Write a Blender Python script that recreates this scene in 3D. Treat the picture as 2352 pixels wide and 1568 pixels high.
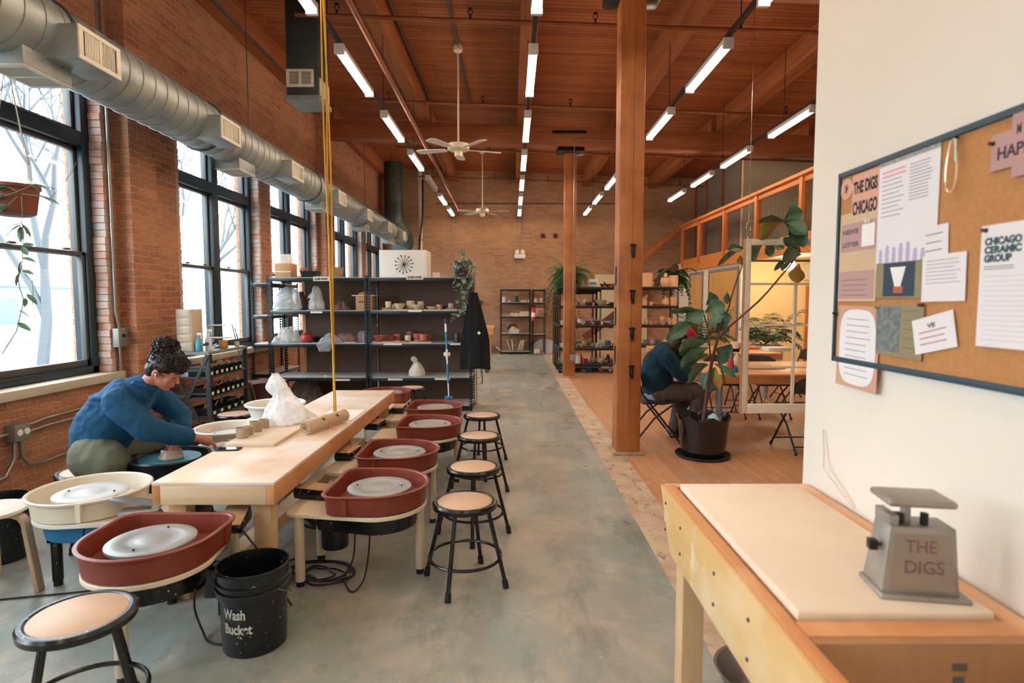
import bpy, bmesh, math, random
from mathutils import Vector, Matrix, Euler
R = math.radians
S = bpy.context.scene
COL = S.collection
for o in list(bpy.data.objects): bpy.data.objects.remove(o)
# ---------------------------------------------------------------- camera
FPX, HOR = 1340.0, 690.0
PITCH = math.atan((784 - HOR) / FPX)
CAMZ = 1.55
cam = bpy.data.cameras.new('camera'); camo = bpy.data.objects.new('camera', cam); COL.objects.link(camo)
cam.sensor_width = 36; cam.lens = FPX / 2352 * 36; cam.clip_start = .05; cam.clip_end = 300
camo.location = (0, 0, CAMZ); camo.rotation_euler = (R(90) - PITCH, 0, 0)
cam.dof.use_dof = True; cam.dof.focus_distance = 4.6; cam.dof.aperture_fstop = 2.6
S.camera = camo
# ---------------------------------------------------------------- view + sky
S.view_settings.view_transform = 'Standard'; S.view_settings.look = 'None'
S.view_settings.gamma = 1; S.view_settings.use_curve_mapping = False
S.view_settings.exposure = 0.95
W = bpy.data.worlds.new('overcast_sky'); S.world = W; W.use_nodes = True
wb = W.node_tree.nodes['Background']; wb.inputs[0].default_value = (.80, .92, 1, 1); wb.inputs[1].default_value = 6.0
TUBE_E = 20.0

def ray(px, py):
    u, v = (px - 1176) / FPX, -(py - 784) / FPX
    c, s = math.cos(PITCH), math.sin(PITCH)
    return Vector((u, c + v * s, -s + v * c))
def at(px, py, Y):
    d = ray(px, py); return Vector((0, 0, CAMZ)) + d * (Y / d.y)
def atz(px, py, Z):
    d = ray(px, py); return Vector((0, 0, CAMZ)) + d * ((Z - CAMZ) / d.z)
def atx(px, py, X):
    d = ray(px, py); return Vector((0, 0, CAMZ)) + d * (X / d.x)

# ---------------------------------------------------------------- materials
def lin(h):
    if not isinstance(h, str): return tuple(h) + (1,)
    h = h.lstrip('#'); c = [int(h[i:i+2], 16) / 255 for i in (0, 2, 4)]
    return tuple(x / 12.92 if x <= .04045 else ((x + .055) / 1.055) ** 2.4 for x in c) + (1,)
MC = {}
class NT:
    def __init__(s, name):
        s.m = bpy.data.materials.new(name); s.m.use_nodes = True; s.t = s.m.node_tree
        s.b = s.t.nodes['Principled BSDF']; s.out = s.t.nodes['Material Output']
    def n(s, ty, **k):
        o = s.t.nodes.new(ty)
        for a, v in k.items(): setattr(o, a, v)
        return o
    def l(s, a, b): s.t.links.new(a, b)
    def coord(s, kind='Object'): return s.n('ShaderNodeTexCoord').outputs[kind]
    def noise(s, sc, det=4, vec=None, rough=.55, dist=0):
        o = s.n('ShaderNodeTexNoise'); o.inputs['Scale'].default_value = sc; o.inputs['Detail'].default_value = det
        o.inputs['Roughness'].default_value = rough; o.inputs['Distortion'].default_value = dist
        s.l(vec or s.coord(), o.inputs['Vector']); return o.outputs['Fac']
    def ramp(s, fac, lo, hi, c0=(0, 0, 0, 1), c1=(1, 1, 1, 1)):
        o = s.n('ShaderNodeValToRGB'); e = o.color_ramp.elements
        e[0].position, e[1].position = lo, hi; e[0].color, e[1].color = c0, c1
        s.l(fac, o.inputs[0]); return o.outputs[0]
    def mix(s, fac, a, b, mode='MIX'):
        o = s.n('ShaderNodeMix', data_type='RGBA', blend_type=mode)
        for i, v in ((0, fac), (6, a), (7, b)):
            if isinstance(v, (int, float)): o.inputs[i].default_value = v
            elif isinstance(v, tuple): o.inputs[i].default_value = v
            else: s.l(v, o.inputs[i])
        return o.outputs[2]
    def bump(s, h, st=.3, d=.01):
        o = s.n('ShaderNodeBump'); o.inputs['Strength'].default_value = st; o.inputs['Distance'].default_value = d
        s.l(h, o.inputs['Height']); s.l(o.outputs[0], s.b.inputs['Normal'])
    def vmap(s, scale=(1, 1, 1), vec=None, rot=(0, 0, 0)):
        o = s.n('ShaderNodeMapping'); o.inputs['Scale'].default_value = scale; o.inputs['Rotation'].default_value = rot
        s.l(vec or s.coord(), o.inputs['Vector']); return o.outputs[0]
def mat(name, c, r=.5, m=0, c2=None, ns=6, amt=.5, st=(1, 1, 1), bump=0, bs=40, spots=None, spec=None, coat=0, alpha=1, sheen=0, emis=0, trans=0, sub=0):
    if name in MC: return MC[name]
    t = NT(name); b = t.b; col = lin(c)
    b.inputs['Roughness'].default_value = r; b.inputs['Metallic'].default_value = m
    src = col
    if c2:
        v = t.vmap(st); f = t.ramp(t.noise(ns, 5, v), .5 - amt / 2, .5 + amt / 2)
        src = t.mix(f, col, lin(c2))
    if spots:
        sc, th, sp = spots
        f = t.ramp(t.noise(sc, 2), th, th + .02); src = t.mix(f, src, lin(sp))
    if isinstance(src, tuple): b.inputs['Base Color'].default_value = src
    else: t.l(src, b.inputs['Base Color'])
    if bump: t.bump(t.noise(bs, 3, t.vmap(st)), bump, .01)
    if spec is not None: b.inputs['Specular IOR Level'].default_value = spec
    if coat: b.inputs['Coat Weight'].default_value = coat; b.inputs['Coat Roughness'].default_value = .15
    if sheen: b.inputs['Sheen Weight'].default_value = sheen
    if alpha < 1: b.inputs['Alpha'].default_value = alpha
    if trans: b.inputs['Transmission Weight'].default_value = trans
    if sub: b.inputs['Subsurface Weight'].default_value = sub; b.inputs['Subsurface Radius'].default_value = (.02, .008, .004)
    if emis: b.inputs['Emission Color'].default_value = col; b.inputs['Emission Strength'].default_value = emis
    MC[name] = t.m; return t.m
def grain(name, c, c2, c3=None, r=.5, axis='x', sc=18, bump=.15, dirt=None):
    if name in MC: return MC[name]
    t = NT(name); s = {'x': (.06, 1, 1), 'y': (1, .06, 1), 'z': (1, 1, .06)}[axis]
    v = t.vmap(s); f = t.noise(sc, 6, v, .65, .6); col = t.mix(t.ramp(f, .32, .68), lin(c), lin(c2))
    if c3: col = t.mix(t.ramp(t.noise(1.6, 3), .45, .62), col, lin(c3))
    if dirt: col = t.mix(t.ramp(t.noise(dirt[0], 5, None, .7), dirt[1], dirt[1] + .12), col, lin(dirt[2]))
    t.l(col, t.b.inputs['Base Color']); t.b.inputs['Roughness'].default_value = r; t.bump(f, bump, .004)
    MC[name] = t.m; return t.m
def brick(name='old_red_brick', c1='#cb835f', c2='#a0604a', mo='#c2ab8c', li='#cf9a70'):
    t = NT(name); g = t.n('ShaderNodeNewGeometry'); sx = t.n('ShaderNodeSeparateXYZ'); sn = t.n('ShaderNodeSeparateXYZ')
    t.l(g.outputs['Position'], sx.inputs[0]); t.l(g.outputs['True Normal'], sn.inputs[0])
    ab = t.n('ShaderNodeMath', operation='ABSOLUTE'); t.l(sn.outputs[0], ab.inputs[0])
    gt = t.n('ShaderNodeMath', operation='GREATER_THAN'); t.l(ab.outputs[0], gt.inputs[0]); gt.inputs[1].default_value = .5
    mx = t.n('ShaderNodeMix', data_type='FLOAT'); t.l(gt.outputs[0], mx.inputs[0]); t.l(sx.outputs[0], mx.inputs[2]); t.l(sx.outputs[1], mx.inputs[3])
    cb = t.n('ShaderNodeCombineXYZ'); t.l(mx.outputs[0], cb.inputs[0]); t.l(sx.outputs[2], cb.inputs[1])
    # wobble so that courses are not ruler straight
    nz = t.n('ShaderNodeTexNoise'); nz.inputs['Scale'].default_value = 9; t.l(cb.outputs[0], nz.inputs['Vector'])
    sub = t.n('ShaderNodeVectorMath', operation='SUBTRACT'); t.l(nz.outputs['Color'], sub.inputs[0]); sub.inputs[1].default_value = (.5, .5, .5)
    scl = t.n('ShaderNodeVectorMath', operation='SCALE'); t.l(sub.outputs[0], scl.inputs[0]); scl.inputs['Scale'].default_value = .034
    add = t.n('ShaderNodeVectorMath', operation='ADD'); t.l(cb.outputs[0], add.inputs[0]); t.l(scl.outputs[0], add.inputs[1])
    b = t.n('ShaderNodeTexBrick'); t.l(add.outputs[0], b.inputs['Vector'])
    for k, v in (('Scale', 1), ('Brick Width', .205), ('Row Height', .066), ('Mortar Size', .0065), ('Mortar Smooth', .35), ('Bias', -.1)): b.inputs[k].default_value = v
    b.inputs['Color1'].default_value = lin(c1); b.inputs['Color2'].default_value = lin(c2); b.inputs['Mortar'].default_value = lin(mo)
    big = t.noise(1.1, 4, add.outputs[0]); col = t.mix(t.ramp(big, .38, .66), b.outputs['Color'], t.mix(.55, b.outputs['Color'], lin(li)))
    fine = t.noise(38, 4, add.outputs[0], .7)
    col = t.mix(t.ramp(fine, .25, .75), t.mix(.5, col, lin('#45241a')), col)
    col = t.mix(t.ramp(t.noise(3.3, 5, add.outputs[0], .7), .62, .74), col, t.mix(.45, col, lin('#6b3324')))
    t.l(col, t.b.inputs['Base Color']); t.b.inputs['Roughness'].default_value = .88
    inv = t.n('ShaderNodeMath', operation='MULTIPLY_ADD'); t.l(b.outputs['Fac'], inv.inputs[0]); inv.inputs[1].default_value = -1; t.l(fine, inv.inputs[2])
    t.bump(inv.outputs[0], .8, .016); return t.m
def planks(name, axis, row, length, c1, c2, gap, rough=.5, dirt=None, var=.5, gapw=.0025, spec=.3, bump=.4):
    t = NT(name); g = t.n('ShaderNodeNewGeometry'); sx = t.n('ShaderNodeSeparateXYZ'); t.l(g.outputs['Position'], sx.inputs[0])
    cb = t.n('ShaderNodeCombineXYZ'); i = (0, 1) if axis == 'x' else (1, 0)
    t.l(sx.outputs[i[0]], cb.inputs[0]); t.l(sx.outputs[i[1]], cb.inputs[1])
    b = t.n('ShaderNodeTexBrick'); t.l(cb.outputs[0], b.inputs['Vector'])
    for k, v in (('Scale', 1), ('Brick Width', length), ('Row Height', row), ('Mortar Size', gapw), ('Mortar Smooth', .3), ('Bias', 0)): b.inputs[k].default_value = v
    b.offset = .37; b.inputs['Color1'].default_value = lin(c1); b.inputs['Color2'].default_value = lin(c2); b.inputs['Mortar'].default_value = lin(gap)
    v = t.vmap((.09, 1, 1), cb.outputs[0]); f = t.noise(26, 6, v, .65, .5)
    col = t.mix(t.ramp(f, .25, .75), t.mix(var, b.outputs['Color'], lin(gap)), b.outputs['Color'])
    if dirt:
        for sc, th, w, dc, am in dirt:
            fac = t.ramp(t.noise(sc, 6, cb.outputs[0], .72), th, th + w); col = t.mix(fac, col, t.mix(am, col, lin(dc)))
    t.l(col, t.b.inputs['Base Color']); t.b.inputs['Roughness'].default_value = rough; t.b.inputs['Specular IOR Level'].default_value = spec
    t.bump(b.outputs['Fac'], -bump, .006); return t.m
def concrete():
    t = NT('worn_painted_concrete'); v = t.coord('Object')
    col = t.mix(t.ramp(t.noise(.55, 6, v, .62, .8), .35, .65), lin('#868c86'), lin('#a8a293'))
    col = t.mix(t.ramp(t.noise(1.3, 5, t.vmap((1.6, .5, 1), v), .65), .42, .62), col, lin('#8d9a95'))
    col = t.mix(t.ramp(t.noise(2.1, 7, v, .7, .6), .46, .72), col, lin('#bdb3a2'))
    col = t.mix(t.ramp(t.noise(4, 6, t.vmap((1, .3, 1), v), .7), .50, .80), col, lin('#6d716a'))
    vo = t.n('ShaderNodeTexVoronoi'); vo.inputs['Scale'].default_value = 9; t.l(v, vo.inputs['Vector'])
    mask = t.ramp(t.noise(.8, 3, v), .46, .6); sp = t.ramp(vo.outputs['Distance'], .05, .13, (1, 1, 1, 1), (0, 0, 0, 1))
    sp = t.mix(1.0, sp, t.ramp(t.noise(14, 2, v), .5, .6), 'MULTIPLY')
    col = t.mix(t.mix(1.0, sp, mask, 'MULTIPLY'), col, lin('#cfc8ba'))
    vs = t.n('ShaderNodeTexVoronoi'); vs.inputs['Scale'].default_value = 30; t.l(v, vs.inputs['Vector'])
    sp2 = t.mix(1.0, t.ramp(vs.outputs['Distance'], .06, .16, (1, 1, 1, 1), (0, 0, 0, 1)), t.ramp(t.noise(6, 3, v), .52, .62), 'MULTIPLY')
    col = t.mix(sp2, col, lin('#d2cdc2'))
    t.l(col, t.b.inputs['Base Color']); t.b.inputs['Specular IOR Level'].default_value = .45
    t.l(t.ramp(t.noise(2, 5, v), .3, .7, (.22, .22, .22, 1), (.5, .5, .5, 1)), t.b.inputs['Roughness'])
    t.bump(t.noise(12, 5, v), .08, .01); return t.m
def worn_strip():
    t = NT('worn_white_boards'); v = t.coord()
    col = t.mix(t.ramp(t.noise(4, 5, v, .7), .4, .6), lin('#cfbca2'), lin('#b59b80'))
    col = t.mix(t.ramp(t.noise(7, 7, t.vmap((1.6, .8, 1), v), .8), .54, .66), col, lin('#6d6459'))
    t.l(col, t.b.inputs['Base Color']); t.b.inputs['Roughness'].default_value = .6; return t.m
def glassy(name, tint=(1, 1, 1, 1), fac=None, r=.02):
    t = NT(name); t.t.nodes.remove(t.b); tr = t.n('ShaderNodeBsdfTransparent'); tr.inputs[0].default_value = tint
    gl = t.n('ShaderNodeBsdfGlossy'); gl.inputs['Roughness'].default_value = r; mx = t.n('ShaderNodeMixShader')
    if fac is None:
        lw = t.n('ShaderNodeLayerWeight'); pw = t.n('ShaderNodeMath', operation='POWER'); t.l(lw.outputs['Facing'], pw.inputs[0]); pw.inputs[1].default_value = 4.5
        ma = t.n('ShaderNodeMath', operation='MULTIPLY_ADD'); t.l(pw.outputs[0], ma.inputs[0]); ma.inputs[1].default_value = .5; ma.inputs[2].default_value = .02; t.l(ma.outputs[0], mx.inputs[0])
    else: mx.inputs[0].default_value = fac
    t.l(tr.outputs[0], mx.inputs[1]); t.l(gl.outputs[0], mx.inputs[2]); t.l(mx.outputs[0], t.out.inputs[0]); return t.m
def film(name, c, dens=.5, r=.35):
    """thin translucent plastic film"""
    if name in MC: return MC[name]
    t = NT(name); b = t.b; b.inputs['Base Color'].default_value = lin(c); b.inputs['Roughness'].default_value = r
    tr = t.n('ShaderNodeBsdfTranslucent'); tr.inputs[0].default_value = lin(c)
    m1 = t.n('ShaderNodeMixShader'); m1.inputs[0].default_value = .45; t.l(b.outputs[0], m1.inputs[1]); t.l(tr.outputs[0], m1.inputs[2])
    tp = t.n('ShaderNodeBsdfTransparent'); m2 = t.n('ShaderNodeMixShader')
    f = t.ramp(t.noise(9, 4), .3, .7, (dens * .7,) * 3 + (1,), (min(1, dens * 1.3),) * 3 + (1,)); t.l(f, m2.inputs[0])
    t.l(tp.outputs[0], m2.inputs[1]); t.l(m1.outputs[0], m2.inputs[2]); t.l(m2.outputs[0], t.out.inputs[0])
    t.bump(t.noise(14, 5, None, .6, 1.5), .7, .02); MC[name] = t.m; return t.m
BRICK = brick(); BRICKB = brick('old_tan_brick', '#cf9a74', '#ab7557', '#c7ae8c', '#d8b088'); CONC = concrete()
PLY = grain('birch_plywood', '#e6d2bb', '#dcbc9b', '#eee5dc', .42, 'y', 9, .05)
PLYE = grain('plywood_edge', '#c98c58', '#b87643', '#d59a66', .5, 'y', 14, .1)
PINE = grain('pale_pine', '#dcbf98', '#c7a071', None, .55, 'z', 14, .1)
PINEX = grain('pale_pine_rail', '#dfb98a', '#c99b64', '#e6cba6', .55, 'y', 10, .1)
TIMBER = grain('old_fir_post', '#ad6a36', '#8d4c22', '#b87741', .55, 'z', 12, .25, (2.2, .6, '#7a3d1c'))
BEAM = grain('old_fir_beam', '#a9663a', '#87471f', None, .6, 'y', 12, .2)
BEAMX = grain('old_fir_girder', '#a2603a', '#834522', None, .6, 'x', 12, .2)
CEIL = planks('plank_ceiling', 'x', .088, 3.4, '#b5673a', '#94502a', '#4a2110', .6, [(1.2, .5, .25, '#7c3f20', .5)], .35, .005)
WOODF = planks('old_maple_floor', 'y', .058, 1.9, '#d8a57b', '#c99166', '#8a5a3a', .42, [(1.4, .52, .14, '#a08f80', .6), (4, .56, .1, '#dcb792', .5), (9, .64, .08, '#8f6a4e', .5)], .3, .0015, .4, .15)
STRIP = worn_strip()
PLASTER = mat('cream_plaster', '#ece5d9', .75, c2='#e4dccd', ns=1.2, bump=.05, bs=60)
WHITEP = mat('white_paint', '#e9e2d2', .5, c2='#ddd3c0', ns=2)
YELLOWP = mat('warm_yellow_plaster', '#f0d9a2', .7)
OFFW = mat('grey_beige_plaster', '#c6bea4', .75)
FRAME = mat('dark_teal_window_metal', '#16323d', .4, c2='#0f222a', ns=3, spec=.5)
SASH = mat('dark_grey_sash', '#4a4a46', .45, c2='#3a3d3c', ns=4)
GLASS = glassy('window_glass')
GALV = mat('galvanised_steel', '#a9b0ae', .48, .6, c2='#8b9495', ns=5, bump=.04, bs=10)
GALVD = mat('dark_galvanised_steel', '#56605f', .5, .5, c2='#3f4848', ns=3)
CONDUIT = mat('steel_conduit', '#98968e', .35, .8)
GRILLE = mat('cream_grille', '#cfcabb', .5)
DARK = mat('painted_void_shade', '#16181a', .8)
BLACKM = mat('black_enamel', '#080d11', .25, spots=(60, .70, '#b8b2a6'), spec=.6)
BLACKP = mat('black_plain', '#0a0d10', .4)
RUBBER = mat('black_rubber', '#17191b', .6)
TEALM = mat('dark_teal_shelf_steel', '#0e2a36', .35, c2='#091922', ns=5, spots=(70, .73, '#aeb6b4'))
BROWNB = mat('brown_hardboard', '#6b5448', .7, c2='#5f4b43', ns=2)
RED = mat('brick_red_plastic', '#8a3f2d', .38, c2='#793427', ns=5, spots=(50, .74, '#c9a18c'), spec=.45)
CREAMP = mat('cream_plastic', '#ebe4d2', .35, c2='#e2d8c2', ns=4)
CREAML = mat('cream_enamel', '#dcd0b6', .4, c2='#cfc0a2', ns=6, spots=(45, .74, '#a0664a'))
DECKM = mat('cream_deck', '#e2d0ae', .45, c2='#e9dfcd', ns=3)
def ringmetal(name, c, c2, r=.45, m=.45):
    t = NT(name); w = t.n('ShaderNodeTexWave', wave_type='RINGS', rings_direction='Z'); w.inputs['Scale'].default_value = 9; w.inputs['Distortion'].default_value = 1.2; w.inputs['Detail'].default_value = 3; t.l(t.coord(), w.inputs[0])
    col = t.mix(t.ramp(t.noise(7, 5), .4, .62), t.mix(w.outputs['Fac'], lin(c), lin(c2)), lin(c2)); t.l(col, t.b.inputs['Base Color']); t.b.inputs['Roughness'].default_value = r; t.b.inputs['Metallic'].default_value = m; MC[name] = t.m; return t.m
ALU = ringmetal('wheel_head_aluminium', '#8e8f8f', '#aaa9a6')
TANTOP = mat('tan_rubber_pad', '#c4a27c', .7, c2='#b38f69', ns=20)
SEAT = mat('tan_hardboard_seat', '#d3b599', .5, c2='#c9a88a', ns=8, bump=.03)
WHITEPL = mat('white_plastic', '#e9e7e0', .35)
CHROME = mat('chrome', '#c8c8c8', .18, 1)
CLAY = mat('grey_clay', '#b9a58b', .8, c2='#a8937a', ns=12, bump=.1)
TERRA = mat('terracotta', '#b8502f', .55, c2='#a64327', ns=5)
BLUEP = mat('blue_plastic', '#1673a8', .4)
YEL = mat('yellow_cord', '#d9a521', .5, c2='#c68f17', ns=10)
PAPER = mat('white_paper', '#eceae6', .8)
INK = mat('black_ink', '#1d2022', .7)
CARD = mat('cardboard', '#b98f63', .8, c2='#ad8257', ns=6)
BAG = film('cloudy_plastic_bag', '#e6e6e4', .72); BAGC = film('clear_plastic_bag', '#c9ccd0', .4, .2)
LEAF = mat('fiddle_leaf_green', '#2c5640', .38, c2='#5f8767', ns=11, amt=.45, bump=.5, bs=26)
LEAFY = mat('yellowing_leaf', '#8a9a3c', .5, c2='#b06c2c', ns=8, amt=.3)
LEAFD = mat('dark_leaf', '#25452c', .45, c2='#3f6b40', ns=9)
FERN = mat('fern_green', '#3b7038', .55, c2='#5d9350', ns=14)
BARK = mat('brown_bark', '#6b4433', .7, c2='#54372c', ns=20, bump=.4, bs=40)
SKIN = mat('skin', '#b87a62', .5, c2='#b2705c', ns=5, sub=.15)
HAIR = mat('dark_brown_hair', '#130d0c', .4, c2='#2a1c17', ns=30, bump=.7, bs=60)
TUBEM = mat('lit_tube', (1, .80, .62), .5, emis=TUBE_E); TUBEM.node_tree.nodes['Principled BSDF'].inputs['Emission Color'].default_value = (1, .80, .60, 1)

# ---------------------------------------------------------------- mesh builder
class MB:
    def __init__(s): s.v = []; s.f = []
    def add(s, v, f):
        k = len(s.v); s.v += [tuple(p) for p in v]; s.f += [tuple(i + k for i in q) for q in f]; return s
    def box(s, x0, x1, y0, y1, z0, z1):
        v = [(x, y, z) for z in (z0, z1) for y in (y0, y1) for x in (x0, x1)]
        return s.add(v, [(0, 2, 3, 1), (4, 5, 7, 6), (0, 1, 5, 4), (2, 6, 7, 3), (0, 4, 6, 2), (1, 3, 7, 5)])
    def obox(s, c, d, rot=(0, 0, 0)):
        M = Matrix.Translation(c) @ Euler(rot).to_matrix().to_4x4(); b = MB().box(-d[0]/2, d[0]/2, -d[1]/2, d[1]/2, -d[2]/2, d[2]/2)
        return s.add([M @ Vector(p) for p in b.v], b.f)
    def bar(s, a, b, w, h):
        a, b = Vector(a), Vector(b); d = (b - a); L = d.length; q = d.to_track_quat('X', 'Z').to_matrix().to_4x4()
        M = Matrix.Translation((a + b) / 2) @ q; k = MB().box(-L/2, L/2, -w/2, w/2, -h/2, h/2); return s.add([M @ Vector(p) for p in k.v], k.f)
    def loft(s, rings, cap0=True, cap1=True, close=True):
        n = len(rings[0]); k = len(s.v)
        for r in rings: s.v += [tuple(p) for p in r]
        for i in range(len(rings) - 1):
            for j in range(n if close else n - 1):
                a, b = k + i*n + j, k + i*n + (j+1) % n; s.f.append((a, b, b + n, a + n))
        if cap0: s.f.append(tuple(k + j for j in reversed(range(n))))
        if cap1: s.f.append(tuple(k + (len(rings)-1)*n + j for j in range(n)))
        return s
    def tube(s, pts, r, n=8, cap=True, closed=False):
        pts = [Vector(p) for p in pts]; m = len(pts); rr = r if isinstance(r, (list, tuple)) else [r] * m; rings = []; u = None
        for i, p in enumerate(pts):
            if closed: t = pts[(i+1) % m] - pts[i-1]
            else: t = pts[min(i+1, m-1)] - pts[max(i-1, 0)]
            if t.length < 1e-9: t = Vector((0, 0, 1))
            t.normalize()
            if u is None: u = t.orthogonal().normalized()
            u = (u - t * u.dot(t)); u = u.normalized() if u.length > 1e-6 else t.orthogonal().normalized(); w = t.cross(u)
            rings.append([p + (u * math.cos(2*math.pi*j/n) + w * math.sin(2*math.pi*j/n)) * rr[i] for j in range(n)])
        if closed: rings.append(rings[0]); cap = False
        return s.loft(rings, cap, cap)
    def cyl(s, a, b, r, r1=None, n=20, cap=True): return s.tube([a, b], [r, r if r1 is None else r1], n, cap)
    def lathe(s, prof, c=(0, 0, 0), n=32, cap0=True, cap1=True, sx=1, sy=1):
        c = Vector(c); return s.loft([[c + Vector((r*math.cos(2*math.pi*j/n)*sx, r*math.sin(2*math.pi*j/n)*sy, z)) for j in range(n)] for r, z in prof], cap0, cap1)
    def torus(s, c, R0, r, n=32, m=8, axis='z'):
        c = Vector(c); P = []
        for j in range(n):
            a = 2*math.pi*j/n; x, y = R0*math.cos(a), R0*math.sin(a)
            P.append(c + Vector({'z': (x, y, 0), 'y': (x, 0, y), 'x': (0, x, y)}[axis]))
        return s.tube(P, r, m, closed=True)
    def ell(s, c, d, rot=(0, 0, 0), n=16, m=10):
        M = Matrix.Translation(c) @ Euler(rot).to_matrix().to_4x4(); rings = []
        for i in range(m + 1):
            a = math.pi * i / m; rr = max(math.sin(a), .02); rings.append([M @ Vector((d[0]*rr*math.cos(2*math.pi*j/n), d[1]*rr*math.sin(2*math.pi*j/n), -d[2]*math.cos(a))) for j in range(n)])
        return s.loft(rings)
    def prism(s, poly, z0, z1): return s.loft([[(x, y, z0) for x, y in poly], [(x, y, z1) for x, y in poly]])
    def xf(s, M): s.v = [tuple(M @ Vector(p)) for p in s.v]; return s
    def build(s, name, m, parent=None, smooth=True, bevel=0, seg=2, loc=None):
        me = bpy.data.meshes.new(name); me.from_pydata(s.v, [], s.f); bm = bmesh.new(); bm.from_mesh(me)
        bmesh.ops.recalc_face_normals(bm, faces=bm.faces)
        if bevel:
            ed = [e for e in bm.edges if len(e.link_faces) == 2 and e.calc_face_angle(0) > R(35)]
            try: bmesh.ops.bevel(bm, geom=ed, offset=bevel, segments=seg, profile=.5, affect='EDGES', clamp_overlap=True)
            except Exception: pass
        bm.to_mesh(me); bm.free()
        if smooth:
            me.shade_smooth(); me.set_sharp_from_angle(angle=R(38))
        me.materials.append(m); o = bpy.data.objects.new(name, me); COL.objects.link(o)
        if parent: o.parent = parent
        if loc is not None: o.location = loc
        return o
def E(name, label, cat, loc=(0, 0, 0), rz=0, group=None, kind=None):
    o = bpy.data.objects.new(name, None); COL.objects.link(o); o.location = loc; o.rotation_euler = (0, 0, rz); o.empty_display_size = .1
    if kind: o['kind'] = kind
    if label: o['label'] = label
    if cat: o['category'] = cat
    if group: o['group'] = group
    return o
def tag(o, label, cat, group=None, kind=None):
    o['label'] = label; o['category'] = cat
    if group: o['group'] = group
    if kind: o['kind'] = kind
    return o
def struct(o, label=None, cat='structure'):
    o['kind'] = 'structure'
    if label: o['label'] = label
    return o
def dup(root, loc, rz=0, label=None, group=None):
    def cp(o, par):
        c = o.copy(); COL.objects.link(c); c.parent = par
        for ch in [q for q in KIDS.get(o.name, []) ]: cp(ch, c)
        return c
    KIDS.clear()
    for o in COL.objects:
        if o.parent: KIDS.setdefault(o.parent.name, []).append(o)
    r = cp(root, None); r.location = loc; r.rotation_euler = (0, 0, rz)
    if label: r['label'] = label
    if group: r['group'] = group
    return r
KIDS = {}
def text(body, size, M, m, parent=None, name='lettering', ext=.0006, warp=None, width=None, align='LEFT', bold=0, local=True):
    c = bpy.data.curves.new('t', 'FONT'); c.body = body; c.size = size; c.extrude = ext; c.align_x = align; c.offset = bold; c.space_line = 1.0
    o = bpy.data.objects.new('t', c); COL.objects.link(o); dg = bpy.context.evaluated_depsgraph_get(); dg.update()
    me = bpy.data.meshes.new_from_object(o.evaluated_get(dg)); bpy.data.objects.remove(o)
    xs = [v.co.x for v in me.vertices]
    k = width / (max(xs) - min(xs)) if width and xs else 1
    for v in me.vertices:
        p = Vector((v.co.x * k, v.co.y, v.co.z))
        v.co = (warp(p) if warp else M @ p)
    me.materials.clear(); me.materials.append(m); q = bpy.data.objects.new(name, me); COL.objects.link(q)
    if parent: q.parent = parent
    return q
def bake(mods, o):
    """apply modifiers without operators"""
    for ty, kw in mods:
        md = o.modifiers.new(ty, ty)
        for k, v in kw.items(): setattr(md, k, v)
    dg = bpy.context.evaluated_depsgraph_get(); dg.update()
    me = bpy.data.meshes.new_from_object(o.evaluated_get(dg)); o.modifiers.clear()
    me.shade_smooth(); o.data = me; return o
def ctex(name, size, kind='CLOUDS'):
    t = bpy.data.textures.get(name) or bpy.data.textures.new(name, kind); t.noise_scale = size; return t
def crumple(o, lv=2, st=.02, size=.06, kind='CLOUDS'):
    return bake([('SUBSURF', dict(levels=lv, render_levels=lv)), ('DISPLACE', dict(texture=ctex('crumple%g%s' % (size, kind), size, kind), strength=st, mid_level=.5, texture_coords='LOCAL'))], o)
def chain(mb, pts, n=14):
    """tapered capsule chain: list of (x,y,z,r[,flat])"""
    for a, b in zip(pts, pts[1:]): mb.tube([a[:3], b[:3]], [a[3], b[3]], n)
    for p in pts: mb.ell(p[:3], (p[3],) * 3, n=12, m=8)
    return mb
def blob(mb, name, m, parent, vox=.008, sm=4, fac=.5, folds=0, fsize=.09):
    o = mb.build(name, m, parent, smooth=False)
    bake([('REMESH', dict(mode='VOXEL', voxel_size=vox)), ('SMOOTH', dict(iterations=sm, factor=fac))], o)
    if folds:
        bake([('DISPLACE', dict(texture=ctex('folds%g' % fsize, fsize), strength=folds, mid_level=.5, texture_coords='LOCAL')), ('SMOOTH', dict(iterations=2, factor=.5))], o)
    if not o.data.materials: o.data.materials.append(m)
    return o
rnd = random.Random(7)
def cz(x): return 5.3 - .034 * x
# ================================================================ room shell
XL, YB, YF, XR = -3.76, 17.4, -3.0, 9.0
OPEN = [(-2.45, -.53), (.45, 2.5), (3.04, 5.46), (6.68, 8.78), (9.2, 11.3), (12.5, 14.7), (15.15, 17.1)]
SILL, HEAD = .88, 3.75
m = MB(); m.box(XL-.35, XL, YF-.3, YB+.3, -.05, SILL-.08); m.box(XL-.35, XL, YF-.3, YB+.3, HEAD, 5.75)
ys = [YF-.3] + [q for o in OPEN for q in o] + [YB+.3]
for a, b in zip(ys[::2], ys[1::2]): m.box(XL-.35, XL, a, b, SILL-.08, HEAD)
for a, b in OPEN: m.box(XL-.35, XL-.16, a, b, SILL-.08, SILL)
for (a, b, z0) in ((5.61, 6.02, 0), (11.42, 11.98, 0), (-.25, .25, 0)): m.box(XL-.02, XL+.15, a, b, -.05, 5.7)
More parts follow.
